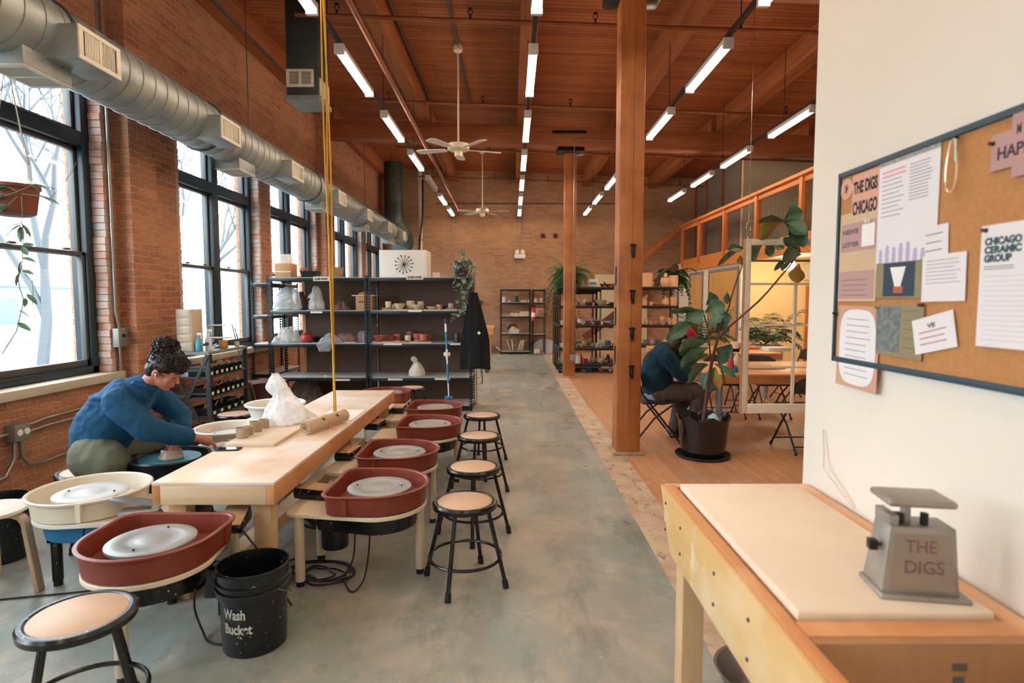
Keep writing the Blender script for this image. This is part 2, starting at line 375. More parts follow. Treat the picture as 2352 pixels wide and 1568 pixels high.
# toothed brick ends on the window jambs facing the camera side
rj = random.Random(3); tj = MB()
for a, b in OPEN:
    for i in range(43):
        z = SILL + .004 + i*.066; t = rj.uniform(.004, .022)
        tj.box(XL-.11, XL+.001 , b - t, b + .05, z, z + .060)
        t = rj.uniform(.004, .02); tj.box(XL-.11, XL+.001, a-.05, a + t, z, z + .060)
struct(tj.build('trim_60', mat('mortar_smeared_brick', '#bd8d78', .9, c2='#b5b0ab', ns=7, amt=.25, bump=.6, bs=30), smooth=False), 'mortar smeared brick ends around the window openings')
struct(m.build('wall_left', BRICK, smooth=False), 'orange red brick wall with tall windows and brick pilasters')
struct(MB().box(XL-.35, XR, YB, YB+.3, -.05, 5.75).build('wall_back', BRICKB, smooth=False), 'brick wall at the far end of the studio')
struct(MB().box(XL-.35, XR+.2, YF-.3, YF, -.05, 5.75).build('wall_front', PLASTER, smooth=False))
struct(MB().box(XR, XR+.2, YF, YB+.3, -.05, 5.75).build('wall_right', PLASTER, smooth=False))
# floors
struct(MB().box(XL, .875, YF, YB, -.1, 0).build('floor', CONC, smooth=False), 'worn grey green concrete floor with clay splashes')
struct(MB().box(.875, 1.13, YF, YB, -.1, 0).build('floor', STRIP, smooth=False), 'band of worn whitish boards along the wooden floor')
struct(MB().box(1.13, XR, YF, YB, -.1, 0).build('floor', WOODF, smooth=False), 'worn orange maple strip floor')
# ceiling (slopes gently across the room) + beams
m = MB()
xa, xb = XL-.3, XR+.2
v = [(x, y, cz(x) + dz) for dz in (0, .12) for y in (YF-.3, YB+.3) for x in (xa, xb)]
m.add(v, [(0, 2, 3, 1), (4, 5, 7, 6), (0, 1, 5, 4), (2, 6, 7, 3), (0, 4, 6, 2), (1, 3, 7, 5)])
struct(m.build('ceiling', CEIL, smooth=False), 'reddish brown plank ceiling')
def sbox(x0, x1, y0, y1, dz0, dz1):
    mm = MB(); v = [(x, y, cz(x) + dz) for dz in (dz0, dz1) for y in (y0, y1) for x in (x0, x1)]
    return mm.add(v, [(0, 2, 3, 1), (4, 5, 7, 6), (0, 1, 5, 4), (2, 6, 7, 3), (0, 4, 6, 2), (1, 3, 7, 5)])
ti = 1
for k, x in enumerate((-3.66, -1.72, .22, 2.16, 4.1, 6.05, 8.0)):
    w = .115 if k else .1
    for a, b in ((YF, 5.76), (6.04, 11.65), (11.93, YB)):
        struct(sbox(x-w, x+w, a, b, -.33, .01).build('trim_%d' % ti, BEAM, bevel=.008), 'heavy timber roof beam running the length of the room'); ti += 1
for y in (5.90, 11.79):
    struct(sbox(XL, XR, y-.14, y+.14, -.70, -.331).build('trim_%d' % ti, BEAMX, bevel=.01), 'heavy timber girder crossing the room'); ti += 1
# columns
def column(x, y, w, name, lab, hooks):
    t = E(name, lab, 'timber post', (x, y, 0))
    top = cz(x) - .70
    MB().box(-w, w, -w, w, .02, top-.04).build('post', TIMBER, t, bevel=.022, seg=2)
    MB().box(-w-.035, w+.035, -w-.035, w+.035, 0, .03).build('base_plate', mat('worn_cream_block', '#b9a489', .7, c2='#9c8468'), t, bevel=.006)
    MB().box(-.27, .27, -w-.02, w+.02, top-.13, top-.002).build('iron_cap', BLACKM, t, bevel=.03)
    for px, py in hooks[0]:
        m = MB(); z = at(px, py, y-w).z; m.tube([(.02, -w-.01, z+.07), (.02, -w-.012, z-.03), (.02, -w-.035, z-.06)], .008, 6); m.obox((.02, -w-.008, z+.02), (.035, .016, .10)); m.obox((.02, -w-.02, z-.04), (.026, .03, .05)); m.obox((.02, -w-.012, z+.06), (.06, .015, .015)); m.build('iron_bracket', BLACKM, t)
    if hooks[0]: MB().box(.012, .0145, -w-.0012, -w+.003, .5, top-.4).build('timber_crack', mat('crack_dark', '#3a1c0e', .9), t, smooth=False)
    for px, py in hooks[1]:
        z = at(px, py, y).z; MB().tube([(-w-.008, -.04, z+.12), (-w-.008, -.04, z-.05), (-w-.04, -.04, z-.09), (-w-.10, -.04, z-.08), (-w-.125, -.04, z-.03)], .006, 6).build('coat_hook', BLACKM, t)
    return t
column(1.168, 5.90, .122, 'timber_post', 'tall square fir post in the middle with black iron brackets on its face', ([(1450, 577), (1450, 682), (1448, 768), (1447, 855)], [(1405, 640), (1405, 732), (1405, 820)]))
c2 = column(1.155, 11.79, .115, 'timber_post', 'farther square fir post beside the fern shelf, with a conduit down its face', ([], []))
m = MB(); m.tube([(.06, -.13, .45), (.06, -.13, 4.45), (.075, -.13, 4.62), (.14, -.16, 4.68), (1.2, -.16, 4.66)], .012, 8); m.build('conduit', CONDUIT, c2)
MB().box(.01, .12, -.165, -.116, .34, .47).build('outlet_box', GALV, c2, bevel=.006)
MB().box(-.37, .30, -.155, -.12, 4.80, 4.86).build('strap_plate', BLACKM, c2, bevel=.008)
# ---------------------------------------------------------------- windows
for i, (a, b) in enumerate(OPEN):
    xf0, xf1 = XL-.26, XL-.11
    t = E('window_%d' % (i+1), None, None, (0, 0, 0)); struct(t, 'tall dark framed double hung window with pale daylight behind')
    m = MB()
    for y0, y1 in ((a, a+.10), (b-.10, b)): m.box(xf0, xf1, y0, y1, SILL, HEAD)
    m.box(xf0, xf1, a, b, SILL, SILL+.07); m.box(xf0, xf1, a, b, HEAD-.1, HEAD)
    c = (a+b)/2
    m.build('window_frame', FRAME, t, bevel=.008)
    MB().box(xf0, xf1, c-.075, c+.075, SILL+.07, HEAD-.1).build('mullion', FRAME, t, bevel=.012)
    MB().box(xf0, xf1+.01, a+.1, b-.1, 2.93, 3.06).build('transom_bar', FRAME, t, bevel=.01)
    for y0, y1 in ((a+.1, c-.075), (c+.075, b-.1)):
        m = MB(); xs, xe = XL-.22, XL-.17     # upper sash / lower sash
        for (z0, z1, dx) in ((3.06, HEAD-.1, 0), (1.95, 2.93, 0), (SILL+.07, 1.99, .035)):
            w = .035
            m.box(xs+dx, xe+dx, y0, y0+w, z0, z1); m.box(xs+dx, xe+dx, y1-w, y1, z0, z1)
            m.box(xs+dx, xe+dx, y0, y1, z0, z0+(.06 if dx else w)); m.box(xs+dx, xe+dx, y0, y1, z1-w, z1)
        m.obox((XL-.12, y0+.24, 2.0), (.03, .06, .02)); m.obox((XL-.12, y1-.24, 2.0), (.03, .06, .02))
        m.build('sash', SASH, t, bevel=.004)
        g = MB()
        for (z0, z1, dx) in ((3.08, HEAD-.12, 0), (1.97, 2.91, 0), (SILL+.1, 1.97, .035)): g.box(xs+.022+dx, xs+.026+dx, y0+.03, y1-.03, z0, z1)
        g.build('pane', GLASS, t, smooth=False)
    struct(MB().box(XL-.17, XL+.055, a-.12, b+.11, SILL-.075, SILL).build('trim_%d' % ti, mat('concrete_sill', '#b3aa97', .7, c2='#c4bcaa', ns=8, bump=.15), bevel=.008), 'rough concrete window sill'); ti += 1
# ---------------------------------------------------------------- foreground partition
struct(MB().box(1.145, 1.30, YF, 2.26, 0, 5.45).build('wall_partition', PLASTER, bevel=.006), 'cream white partition wall with a cork board')
# ---------------------------------------------------------------- right side: low wall with doors, mezzanine
XM = 4.8
struct(MB().box(XM, XM+.12, 12.3, YB, 0, 2.36).build('wall_side', WHITEP, smooth=False), 'white wall with doors under the mezzanine')
struct(MB().box(XM+.12, XR, 12.3, 12.42, 0, 2.36).build('wall_side', YELLOWP, smooth=False), 'warm lit yellowish wall under the mezzanine')
struct(MB().box(XM+.02, XR, 7.2, YB, 2.40, 2.60).build('floor', mat('mezzanine_soffit', '#eadfc6', .7), smooth=False), 'mezzanine deck')
def door(n, y0, y1, leaves, lab):
    t = E('door_%d' % n, None, None); struct(t, lab); m = MB()
    m.box(XM-.03, XM+.01, y0-.06, y0, 0, 2.28); m.box(XM-.03, XM+.01, y1, y1+.06, 0, 2.28); m.box(XM-.03, XM+.01, y0, y1, 2.22, 2.28)
    m.build('door_frame', mat('grey_door_frame', '#7f7f7c', .5), t)
    w = (y1-y0)/leaves
    for k in range(leaves): MB().box(XM-.02, XM+.0, y0+k*w+.006, y0+(k+1)*w-.006, .01, 2.21).build('door_leaf', grain('maple_door', '#d9a765', '#c99450', None, .45, 'z', 8, .03), t)
    MB().cyl((XM-.02, y0+w-.08, 1.02), (XM-.08, y0+w-.08, 1.02), .012).ell((XM-.09, y0+w-.08, 1.02), (.02, .03, .03)).build('door_handle', CHROME, t)
door(1, 14.75, 15.75, 1, 'narrow pale wooden door in the white wall'); door(2, 12.45, 14.2, 2, 'double pale wooden door in the white wall')
OR = grain('orange_fir_rail', '#d98544', '#c4702f', None, .5, 'y', 9, .05); ORZ = grain('orange_fir_stud', '#d07c3d', '#b5622a', None, .5, 'z', 9, .05)
t = E('mezzanine_railing', 'orange timber mezzanine railing with wire mesh infill above the white wall', 'railing', (XM, 0, 0))
MB().box(-.06, 0, 7.2, 16.45, 2.34, 2.66).build('fascia', grain('orange_fascia', '#cf8440', '#c07536', None, .5, 'y', 6, .05), t)
PY = [16.33, 14.9, 13.15, 11.42, 9.66, 7.9]
for y in PY: MB().box(-.10, 0, y-.05, y+.05, 2.5, 3.57).build('post', ORZ, t, bevel=.004)
MB().box(-.13, .03, 7.2, 16.42, 3.57, 3.63).build('top_rail', OR, t, bevel=.004)
for a, b in zip(PY[1:], PY): MB().box(-.07, -.02, a+.05, b-.05, 3.47, 3.57).build('under_rail', OR, t, bevel=.003)
m = MB()
for a, b in zip(PY[1:], PY):
    y = a+.15
    while y < b-.06: m.box(-.047, -.043, y-.002, y+.002, 2.66, 3.47); y += .11
    for z in (2.86, 3.06, 3.26): m.box(-.048, -.042, a+.05, b-.05, z-.002, z+.002)
m.build('wire_mesh', mat('rusty_wire', '#6b5242', .5, .5), t, smooth=False)
for i, py in enumerate((1, 2)): pass
# upper wall behind the railing: translucent panels and plaster
XU = 5.4
tp = E('translucent_panel_wall', 'red framed wall of translucent ribbed panels above the railing', 'panel wall', (XU, 0, 0))
for y in (17.3, 16.35, 15.1, 13.9): MB().box(-.04, .04, y-.04, y+.04, 2.6, cz(XU)-.01).build('stud', mat('red_stained_fir', '#a8461f', .5, c2='#8f3716'), tp)
MB().box(-.045, .045, 13.86, 17.34, cz(XU)-.10, cz(XU)-.01).build('top_plate', MC['red_stained_fir'], tp)
POLY = mat('ribbed_polycarbonate', '#a9a396', .22, c2='#8c877d', ns=30, st=(1, 6, .1), bump=.3, bs=22, trans=.35)
for a, b in ((13.94, 15.06), (15.14, 16.31), (16.39, 17.26)): MB().box(-.01, .01, a, b, 2.62, cz(XU)-.1).build('panel', POLY, tp, smooth=False)
struct(MB().box(XU-.04, XR, 13.74, 13.86, 2.6, cz(XR)).build('wall_upper', OFFW, smooth=False), 'grey beige plaster wall above the mezzanine railing')
st = E('stair_rail', 'slanting timber stair rail rising against the far brick wall', 'stair rail', (0, 16.9, 0))
MB().bar((3.55, 0, 2.62), (4.8, 0, 3.62), .06, .13).build('rail_board', ORZ, st)
MB().bar((2.1, .1, .45), (4.8, .1, 2.55), .06, .20).build('stringer', mat('brown_stringer', '#6b4128', .7), st)
# tall orange framed window frame in the yellow wall (right edge)
t = E('framed_opening', 'orange wood framed opening in the warm yellow wall, half hidden by the white sash', 'frame', (6.45, 12.26, 0))
MB().box(-.28, -.18, -.04, .035, 0, 1.86).build('jamb', ORZ, t); MB().box(-.34, .6, -.05, .035, 1.98, 2.3).build('header', WHITEP, t); MB().box(-.18, .5, -.01, .03, 0, 1.86).build('infill', mat('brown_ply', '#9a5530', .6), t)
# ---------------------------------------------------------------- outside
struct(MB().box(-60, XL-.36, -25, 45, -1.2, -1.0).build('ground', mat('pale_pavement', '#6c7678', .9, c2='#565f62', ns=.4)), 'pale ground outside the windows')
t = E('distant_building', 'pale flat roofed building across the street seen through the windows', 'building', (-30, 8, -1))
MB().box(-4, 0, -30, 34, 0, 3.4).build('wall', mat('pale_blue_render', '#7c8b93', .8), t); MB().box(-4.2, .2, -30.2, 34.2, 3.4, 3.8).build('roof_edge', mat('pale_roof_edge', '#8d989c', .7), t)
for i in range(9): MB().box(0, .05, -24+i*6, -20.5+i*6, 1.2, 2.7).build('window', mat('dull_glass', '#4d5c66', .3), t)
def tree(x, y, h, sd, lab):
    r = random.Random(sd); m = MB()
    def br(p, d, L, rad, k):
        pts = [p]; q = p.copy(); dd = d.copy()
        for i in range(3):
            dd = (dd + Vector((r.uniform(-.25, .25), r.uniform(-.25, .25), r.uniform(-.05, .2)))).normalized(); q = q + dd*L/3; pts.append(q.copy())
        m.tube(pts, [rad, rad*.88, rad*.78, rad*.6], 5)
        if k > 0:
            for i in range(3 if k > 1 else 4):
                nd = (dd + Vector((r.uniform(-1, 1), r.uniform(-1, 1), r.uniform(-.1, .7)))).normalized(); br(pts[r.choice((2, 3, 3))], nd, L*.68, rad*.55, k-1)
    br(Vector((0, 0, -.05)), Vector((0, 0, 1)), h*.42, h*.018, 5)
    o = m.build('bare_tree', mat('pale_bark', '#5b6164', .9)); o.location = (x, y, -1); tag(o, lab, 'tree', 'bare winter trees outside')
tree(-9.5, 8.4, 8, 1, 'bare winter tree nearest the glass, outside the big left window'); tree(-12, 17.5, 9, 5, 'bare winter tree outside the second window')
tree(-15, 29, 10, 8, 'bare winter tree far down the street outside'); tree(-16, 15, 9, 11, 'bare winter tree standing back near the pale building')
tree(-10.5, 12.5, 8, 23, 'bare branching tree outside the second window pair')
# ================================================================ ceiling services
# ---- spiral duct
t = E('spiral_duct', 'long round galvanised air duct hung along the brick wall above the windows', 'air duct', (-3.13, 0, 3.30))
RD = .235; prof = []; y = -2.9
MB().tube([(0, -2.9, 0), (0, 16.4, 0)], RD, 40, cap=True).build('duct_pipe', GALV, t)
m = MB(); y = -2.8
while y < 16.3:
    m.tube([((RD+.003)*math.cos(a*math.pi/12), y, (RD+.003)*math.sin(a*math.pi/12)) for a in [q/2 for q in range(48)]], .0035, 4, closed=True); y += .16
m.build('spiral_seam', GALV, t)
for y in (1.0, 3.35, 4.0, 6.0, 9.0, 12, 15): MB().tube([((RD+.006)*math.cos(a*math.pi/16), y, (RD+.006)*math.sin(a*math.pi/16)) for a in range(32)], .012, 6, closed=True).build('joint_band', GALVD, t)
def vent(y, up):
    """register box on the duct: up=True faces the room, False faces down"""
    m = MB(); w = .40
    if up: m.box(RD-.14, RD+.12, y-w/2, y+w/2, -.20, .015)
    else: m.box(-.13, .14, y-w/2, y+w/2, -RD-.065, -RD+.14)
    b = m.build('register_box', GALV, t, bevel=.004); f = MB(); s = MB(); dk = MB()
    if up:
        X = RD+.12
        f.box(X, X+.012, y-w/2, y+w/2, -.20, -.17).box(X, X+.012, y-w/2, y+w/2, -.015, .015).box(X, X+.012, y-w/2, y-w/2+.04, -.17, -.015).box(X, X+.012, y+w/2-.04, y+w/2, -.17, -.015).box(X, X+.012, y-.012, y+.012, -.17, -.015)
        dk.box(X-.0, X+.002, y-w/2+.04, y+w/2-.04, -.17, -.015)
        k = y-w/2+.06
        while k < y+w/2-.06:
            s.box(X+.001, X+.009, k, k+.006, -.17, -.015) if k > y else s.box(X+.001, X+.008, k, k+.009, -.17, -.015); k += .0145
    else:
        Z = -RD-.065
        f.box(-.13, .14, y-w/2, y-w/2+.04, Z-.012, Z).box(-.13, .14, y+w/2-.04, y+w/2, Z-.012, Z).box(-.13, -.10, y-w/2+.04, y+w/2-.04, Z-.012, Z).box(.11, .14, y-w/2+.04, y+w/2-.04, Z-.012, Z).box(-.10, .11, y-.012, y+.012, Z-.0118, Z)
        dk.box(-.11, .12, y-w/2+.04, y+w/2-.04, Z-.002, Z)
        k = y-w/2+.05
        while k < y+w/2-.05: s.box(-.10, .11, k, k+.005, Z-.009, Z-.001); k += .017
    f.build('register_frame', GRILLE, b, bevel=.002); dk.build('register_shade_sheet', DARK, b, smooth=False); s.build('register_louvres', GRILLE, b, smooth=False)  # dark sheet paints the shade of a hollow behind the louvres
for y in (2.15, 4.05, 5.88, 7.68, 9.67, 11.54, 13.4, 15.2): vent(y, True)
for y in (3.88, 6.72, 9.5, 12.2, 14.9): vent(y, False)
for y in (4.55, 7.1, 9.9, 12.6, 15.4): MB().tube([(.0, y, RD-.01), (.0, y, cz(-3.13)-3.31)], .006, 6).build('hanger_rod', GALVD, t)
# ---- end riser duct + white pipe
t = E('duct_riser', 'dark upright duct rising to the ceiling in the far left corner', 'air duct', (-3.35, 16.75, 0))
MB().tube([(0, 0, 3.7), (0, 0, cz(-3.35)-.01)], .26, 24).build('riser', GALVD, t)
MB().tube([(.22, -.15, 3.2), (.26, -.0, 3.2), (.24, .12, 3.3), (.14, .10, 3.55), (0, 0, 3.8)], [.29, .30, .29, .27, .26], 20).build('elbow', GALVD, t)
t = E('white_vent_pipe', 'white vertical pipe in front of the far brick wall', 'pipe', (-2.66, 17.1, 0))
MB().tube([(0, 0, 2.2), (0, 0, cz(-2.7)-.01)], .065, 16).build('pipe', CREAML, t); MB().tube([(.1, -.1, 5.0), (.09, -.1, 4.0), (.02, -.12, 3.4), (-.06, -.1, 2.5)], .028, 8).build('black_cable', BLACKP, t)
for z in (2.6, 3.3): MB().torus((0, 0, z), .07, .012, 16, 6).build('pipe_clamp', GALVD, t)
# ---- hanging duct box near the ceiling
t = E('hanging_duct_box', 'dark square duct with white grilles dropping from the ceiling beside the yellow cord', 'air duct', (-2.56, 7.5, 0))
zb = at(700, 238, 7.5).z
MB().box(-.18, .20, -.2, .25, zb, cz(-2.5)-.01).build('duct_shaft', mat('dark_blue_grey_metal', '#3d4648', .5, .4), t, bevel=.004)
m = MB(); z0, z1 = zb+.13, zb+.34; m.box(-.18, .15, -.215, -.2, z0, z0+.03).box(-.18, .15, -.215, -.2, z1-.03, z1).box(-.18, -.15, -.215, -.2, z0+.03, z1-.03).box(.12, .15, -.215, -.2, z0+.03, z1-.03).box(-.03, -.0, -.215, -.2, z0+.03, z1-.03)
m.box(.2, .215, -.15, .2, z0-.08, z1-.08)
for k in range(9): m.box(-.15, .12, -.212, -.202, z0+.035+k*.016, z0+.041+k*.016)
m.build('grille', GRILLE, t); MB().box(-.20, .22, -.22, .27, zb-.02, zb+.03).build('bottom_flange', GALV, t)
# ---- strip lights
def light_row(x, starts, rowname, off=(), ends=None):
    for k, (y, lab) in enumerate(starts):
        t = E('strip_light', lab, 'strip light', (x, y, 4.02), 0, 'strip lights in the ' + rowname)
        MB().box(-.045, .045, 0, 1.24, -.005, .048).box(-.05, .05, -.012, .03, -.05, .048).box(-.05, .05, 1.21, 1.252, -.05, .048).build('housing', mat('white_fixture', '#d8d6cf', .4), t, bevel=.004)
        for s in (-.026, .026): MB().cyl((s, .03, -.028), (s, 1.21, -.028), .0145, n=10).build('tube', TUBEM if k not in off else mat('unlit_tube', '#cfc9bd', .3), t)
ordn = ['first', 'second', 'third', 'fourth', 'fifth', 'sixth', 'seventh', 'eighth', 'ninth', 'tenth']
def labs(n, row, extra=''): return ['strip light, %s from the far wall in the %s' % (ordn[n-1-i], row) for i in range(n)]
ST = [1.9, 3.91, 5.92, 7.93, 9.93, 11.92, 13.85, 15.75]
R1, R2, R3, R4 = 'row nearest the brick window wall', 'row over the centre aisle', 'row passing behind the near timber post', 'row nearest the mezzanine'
s1 = [-2.1, -.1] + ST
L = labs(10, R1); L[7] = 'dim unlit strip light between lit ones in the row nearest the brick window wall'
light_row(-1.70, list(zip(s1, L)), R1, off=(7,))
light_row(.21, list(zip(s1, labs(10, R2))), R2)
light_row(2.08, list(zip([q-.13 for q in s1], labs(10, R3))), R3)
light_row(3.88, list(zip([5.7, 7.7, 9.7, 11.5, 13.33], labs(5, R4))), R4)
RAILM = mat('dark_strut', '#3a3836', .5, .5)
for x, y0, y1, lab in ((-1.70, -2.4, 17.05, 'dark strut rail carrying the strip lights nearest the window wall'), (.21, -2.4, 17.05, 'dark strut rail carrying the strip lights over the aisle'), (2.08, -2.4, 17.05, 'dark strut rail carrying the strip lights behind the near timber post'), (3.88, 5.5, 14.6, 'dark strut rail carrying the strip lights nearest the mezzanine')):
    t = E('strut_rail', lab, 'strut rail', (x, 0, 4.0695)); MB().box(-.02, .02, y0, y1, 0, .042).build('channel', RAILM, t)
    y = y0 + .6
    while y < y1: MB().cyl((0, y, .04), (0, y, cz(x)-4.08), .005, n=6).build('hanger_rod', RAILM, t); y += 2.43
# ---- pipes
COPPER = mat('brown_painted_pipe', '#9c5f3c', .45, .3, c2='#7d4629')
def pipe(name, lab, cat, pts, r, m, n=10): return tag(MB().tube(pts, r, n).build(name, m), lab, cat)
pipe('copper_pipe', 'long brown pipe running beside the left row of strip lights', 'pipe', [(-1.42, YF, 4.28), (-1.5, 16.9, 4.12)], .032, COPPER)
for i, (y, dz, r) in enumerate(((7.25, -.42, .028), (10.25, -.42, .028), (13.3, -.42, .026), (16.6, -.38, .026))):
    t = E('sprinkler_pipe', 'thin sprinkler pipe crossing under the ceiling, %s from the camera' % ordn[i], 'sprinkler pipe', (0, y, 0), 0, 'sprinkler cross pipes')
    MB().tube([(-2.6, 0, cz(-2.6)+dz), (8.9, 0, cz(8.9)+dz)], r, 8).build('pipe', COPPER, t)
    for x in (-2.1, -.5, 1.0, 2.75, 4.7): MB().cyl((x, 0, cz(x)+dz), (x, 0, cz(x)+dz+.07), .012, n=6).torus((x, 0, cz(x)+dz+.10), .028, .006, 12, 4, 'y').cyl((x, 0, cz(x)+dz+.135), (x, 0, cz(x)+dz+.14), .03, n=10).build('sprinkler_head', BLACKM, t)
for x, lab in ((-1.55, 'conduit fixed beside the left roof beam'), (-.80, 'pair of conduits leading to the ceiling fan'), (-3.5, 'dark conduit under the beam on the brick wall')):
    pipe('conduit', lab, 'conduit', [(x, YF, cz(x)-.03-(.33 if x == -3.5 else 0)), (x, 11.5, cz(x)-.03-(.33 if x == -3.5 else 0))], .018, GALVD)
pipe('conduit', 'steel conduit down the brick beside the big window', 'conduit', [(-3.73, 5.535, 1.28), (-3.73, 5.50, 1.45), (-3.73, 5.50, 5.2)], .016, CONDUIT)
b = E('switch_box', 'grey steel switch box on the brick beside the big window', 'electrical box', (-3.72, 5.53, 1.2)); MB().box(-.03, .035, -.07, .07, -.09, .09).build('box', mat('grey_steel_box', '#85847c', .5, .4), b, bevel=.008); MB().obox((.045, -.01, .02), (.03, .015, .03)).build('switch', BLACKP, b)
pipe('conduit', 'steel conduit dropping below the switch box', 'conduit', [(-3.73, 5.53, 1.11), (-3.73, 5.53, .35), (-3.73, 5.51, .2)], .014, CONDUIT)
oz = at(45, 990, 4.35).z
b = E('outlet_box', 'grey double outlet box on the brick wall below the big window', 'outlet', (-3.71, 4.33, oz)); MB().box(-.045, .035, -.075, .075, -.065, .065).build('box', MC['grey_steel_box'], b, bevel=.012)
for s in (-.032, .032): MB().cyl((.035, s, 0), (.04, s, 0), .025, n=16).build('socket', WHITEPL, b)
pipe('conduit', 'upper steel conduit running right from the outlet box', 'conduit', [(-3.72, 4.41, oz+.03), (-3.72, 4.6, oz+.05), (-3.72, 5.58, oz+.06)], .014, CONDUIT)
pipe('conduit', 'lower steel conduit running right from the outlet box', 'conduit', [(-3.72, 4.41, oz-.02), (-3.72, 4.6, oz-.01), (-3.72, 5.58, oz-.01)], .014, CONDUIT)
pipe('conduit', 'steel conduit bending right under the outlet box', 'conduit', [(-3.72, 4.35, oz-.065), (-3.72, 4.36, oz-.2), (-3.72, 4.42, oz-.27), (-3.72, 4.55, oz-.29), (-3.72, 5.5, oz-.25)], .014, CONDUIT)
pipe('conduit', 'steel conduit bending left below the outlet box', 'conduit', [(-3.72, 4.30, oz-.065), (-3.72, 4.29, oz-.2), (-3.72, 4.2, oz-.31), (-3.72, 3.8, oz-.35)], .014, CONDUIT)
pipe('conduit', 'steel conduit running left from the outlet box', 'conduit', [(-3.72, 4.25, oz-.0), (-3.72, 3.6, oz-.01)], .014, CONDUIT)
pipe('conduit', 'long thin conduit along the far brick wall', 'conduit', [(-2.2, 17.36, 4.38), (3.6, 17.36, 4.38)], .014, GALVD)
# ---- fans
def fan(x, y, zh, rot, lab):
    t = E('ceiling_fan', lab, 'ceiling fan', (x, y, zh), rot)
    c = cz(x) - zh; FW = mat('cream_fan', '#e6dcc2', .4)
    MB().cyl((0, 0, .06), (0, 0, c-.03), .014).build('downrod', FW, t)
    MB().lathe([(.03, c-.13), (.07, c-.10), (.075, c-.05), (.05, c-.002)], n=20).build('canopy', FW, t)
    MB().lathe([(.05, .09), (.16, .075), (.165, .0), (.13, -.02), (.06, -.03), (.06, -.10), (.03, -.115)], n=28).build('motor_housing', FW, t)
    for k in range(5):
        a = 2*math.pi*k/5; mm = MB(); mm.loft([[(.2, -.05, -.008), (.2, .05, .008), (.2, .05, .014), (.2, -.05, -.002)], [(.6, -.075, -.012), (.6, .075, .012), (.6, .075, .018), (.6, -.075, -.006)], [(.66, -.05, -.008), (.66, .05, .008), (.66, .05, .014), (.66, -.05, -.002)]])
        mm.xf(Matrix.Rotation(a, 4, 'Z')); b = mm.build('blade', mat('white_fan_blade', '#dfe0dc', .45), t)
        q = MB().bar((.12, 0, 0), (.24, 0, .0), .03, .008); q.xf(Matrix.Rotation(a, 4, 'Z')); q.build('blade_arm', FW, b)
fan(-.80, 8.9, 3.80, R(20), 'near cream ceiling fan with five white blades over the aisle')
fan(-.74, 14.8, 3.76, R(60), 'far small ceiling fan in front of the back brick wall')
# ================================================================ potters' work table
T0, T1, TXL, TXR, TZ = 2.87, 5.89, -1.81, -1.195, .64
t = E('work_table', 'long low plywood topped work table between the two rows of pottery wheels', 'table', (-1.5, 4.38, 0))
MB().box(TXL+1.5, TXR+1.5, T0-4.38, T1-4.38, TZ-.018, TZ).build('tabletop', PLY, t, bevel=.003)
for x in (TXL+1.5, TXR+1.46): MB().box(x, x+.04, T0-4.38, T1-4.38, TZ-.115, TZ-.018).build('side_rail', PLYE, t, bevel=.002)
for y in (T0-4.38, T1-4.42): MB().box(TXL+1.541, TXR+1.459, y, y+.04, TZ-.115, TZ-.018).build('end_rail', grain('pale_end_rail', '#e2cfb2', '#d3b68f', None, .5, 'x', 12), t, bevel=.002)
for x in (TXL+1.5+.045, TXR+1.5-.135):
    for y in (T0-4.38+.06, .05, T1-4.38-.16): MB().box(x, x+.09, y, y+.09, 0, TZ-.019).build('leg', PINE, t, bevel=.004)
MB().box(-.05, .05, -1.3, 1.3, .12, .2).build('lower_stretcher', PINEX, t)

def dshape(R0, xe, hw, cr, off=0, n=22):
    """round towards +x, flat end at xe with half width hw and corner radius cr"""
    P = []; R1 = R0 + off
    for i in range(n+1):
        a = -math.pi/2 + math.pi*i/n; P.append((R1*math.cos(a), R1*math.sin(a)))
    h = hw + off; x = xe - off; c = max(cr + off*.7, .01)
    for i in range(7):
        a = math.pi/2 + (math.pi/2)*i/6; P.append((x + c + c*math.cos(a), h - c + c*math.sin(a)))
    for i in range(7):
        a = math.pi + (math.pi/2)*i/6; P.append((x + c + c*math.cos(a), -h + c + c*math.sin(a)))
    return P
def pan(m_, zb, zt, R0=.258, xe=-.24, hw=.258, cr=.075, parent=None, name='splash_pan', flare=.009):
    L = [(-.02, zb), (0, zb+.006), (flare, zt-.014), (flare+.012, zt-.010), (flare+.014, zt-.003), (flare+.008, zt), (flare-.002, zt), (flare-.008, zt-.006), (-.008, zb+.02), (-.03, zb+.012)]
    mb = MB(); mb.loft([[(x, y, z) for x, y in dshape(R0, xe, hw, cr, o)] for o, z in L])
    return mb.build(name, m_, parent)
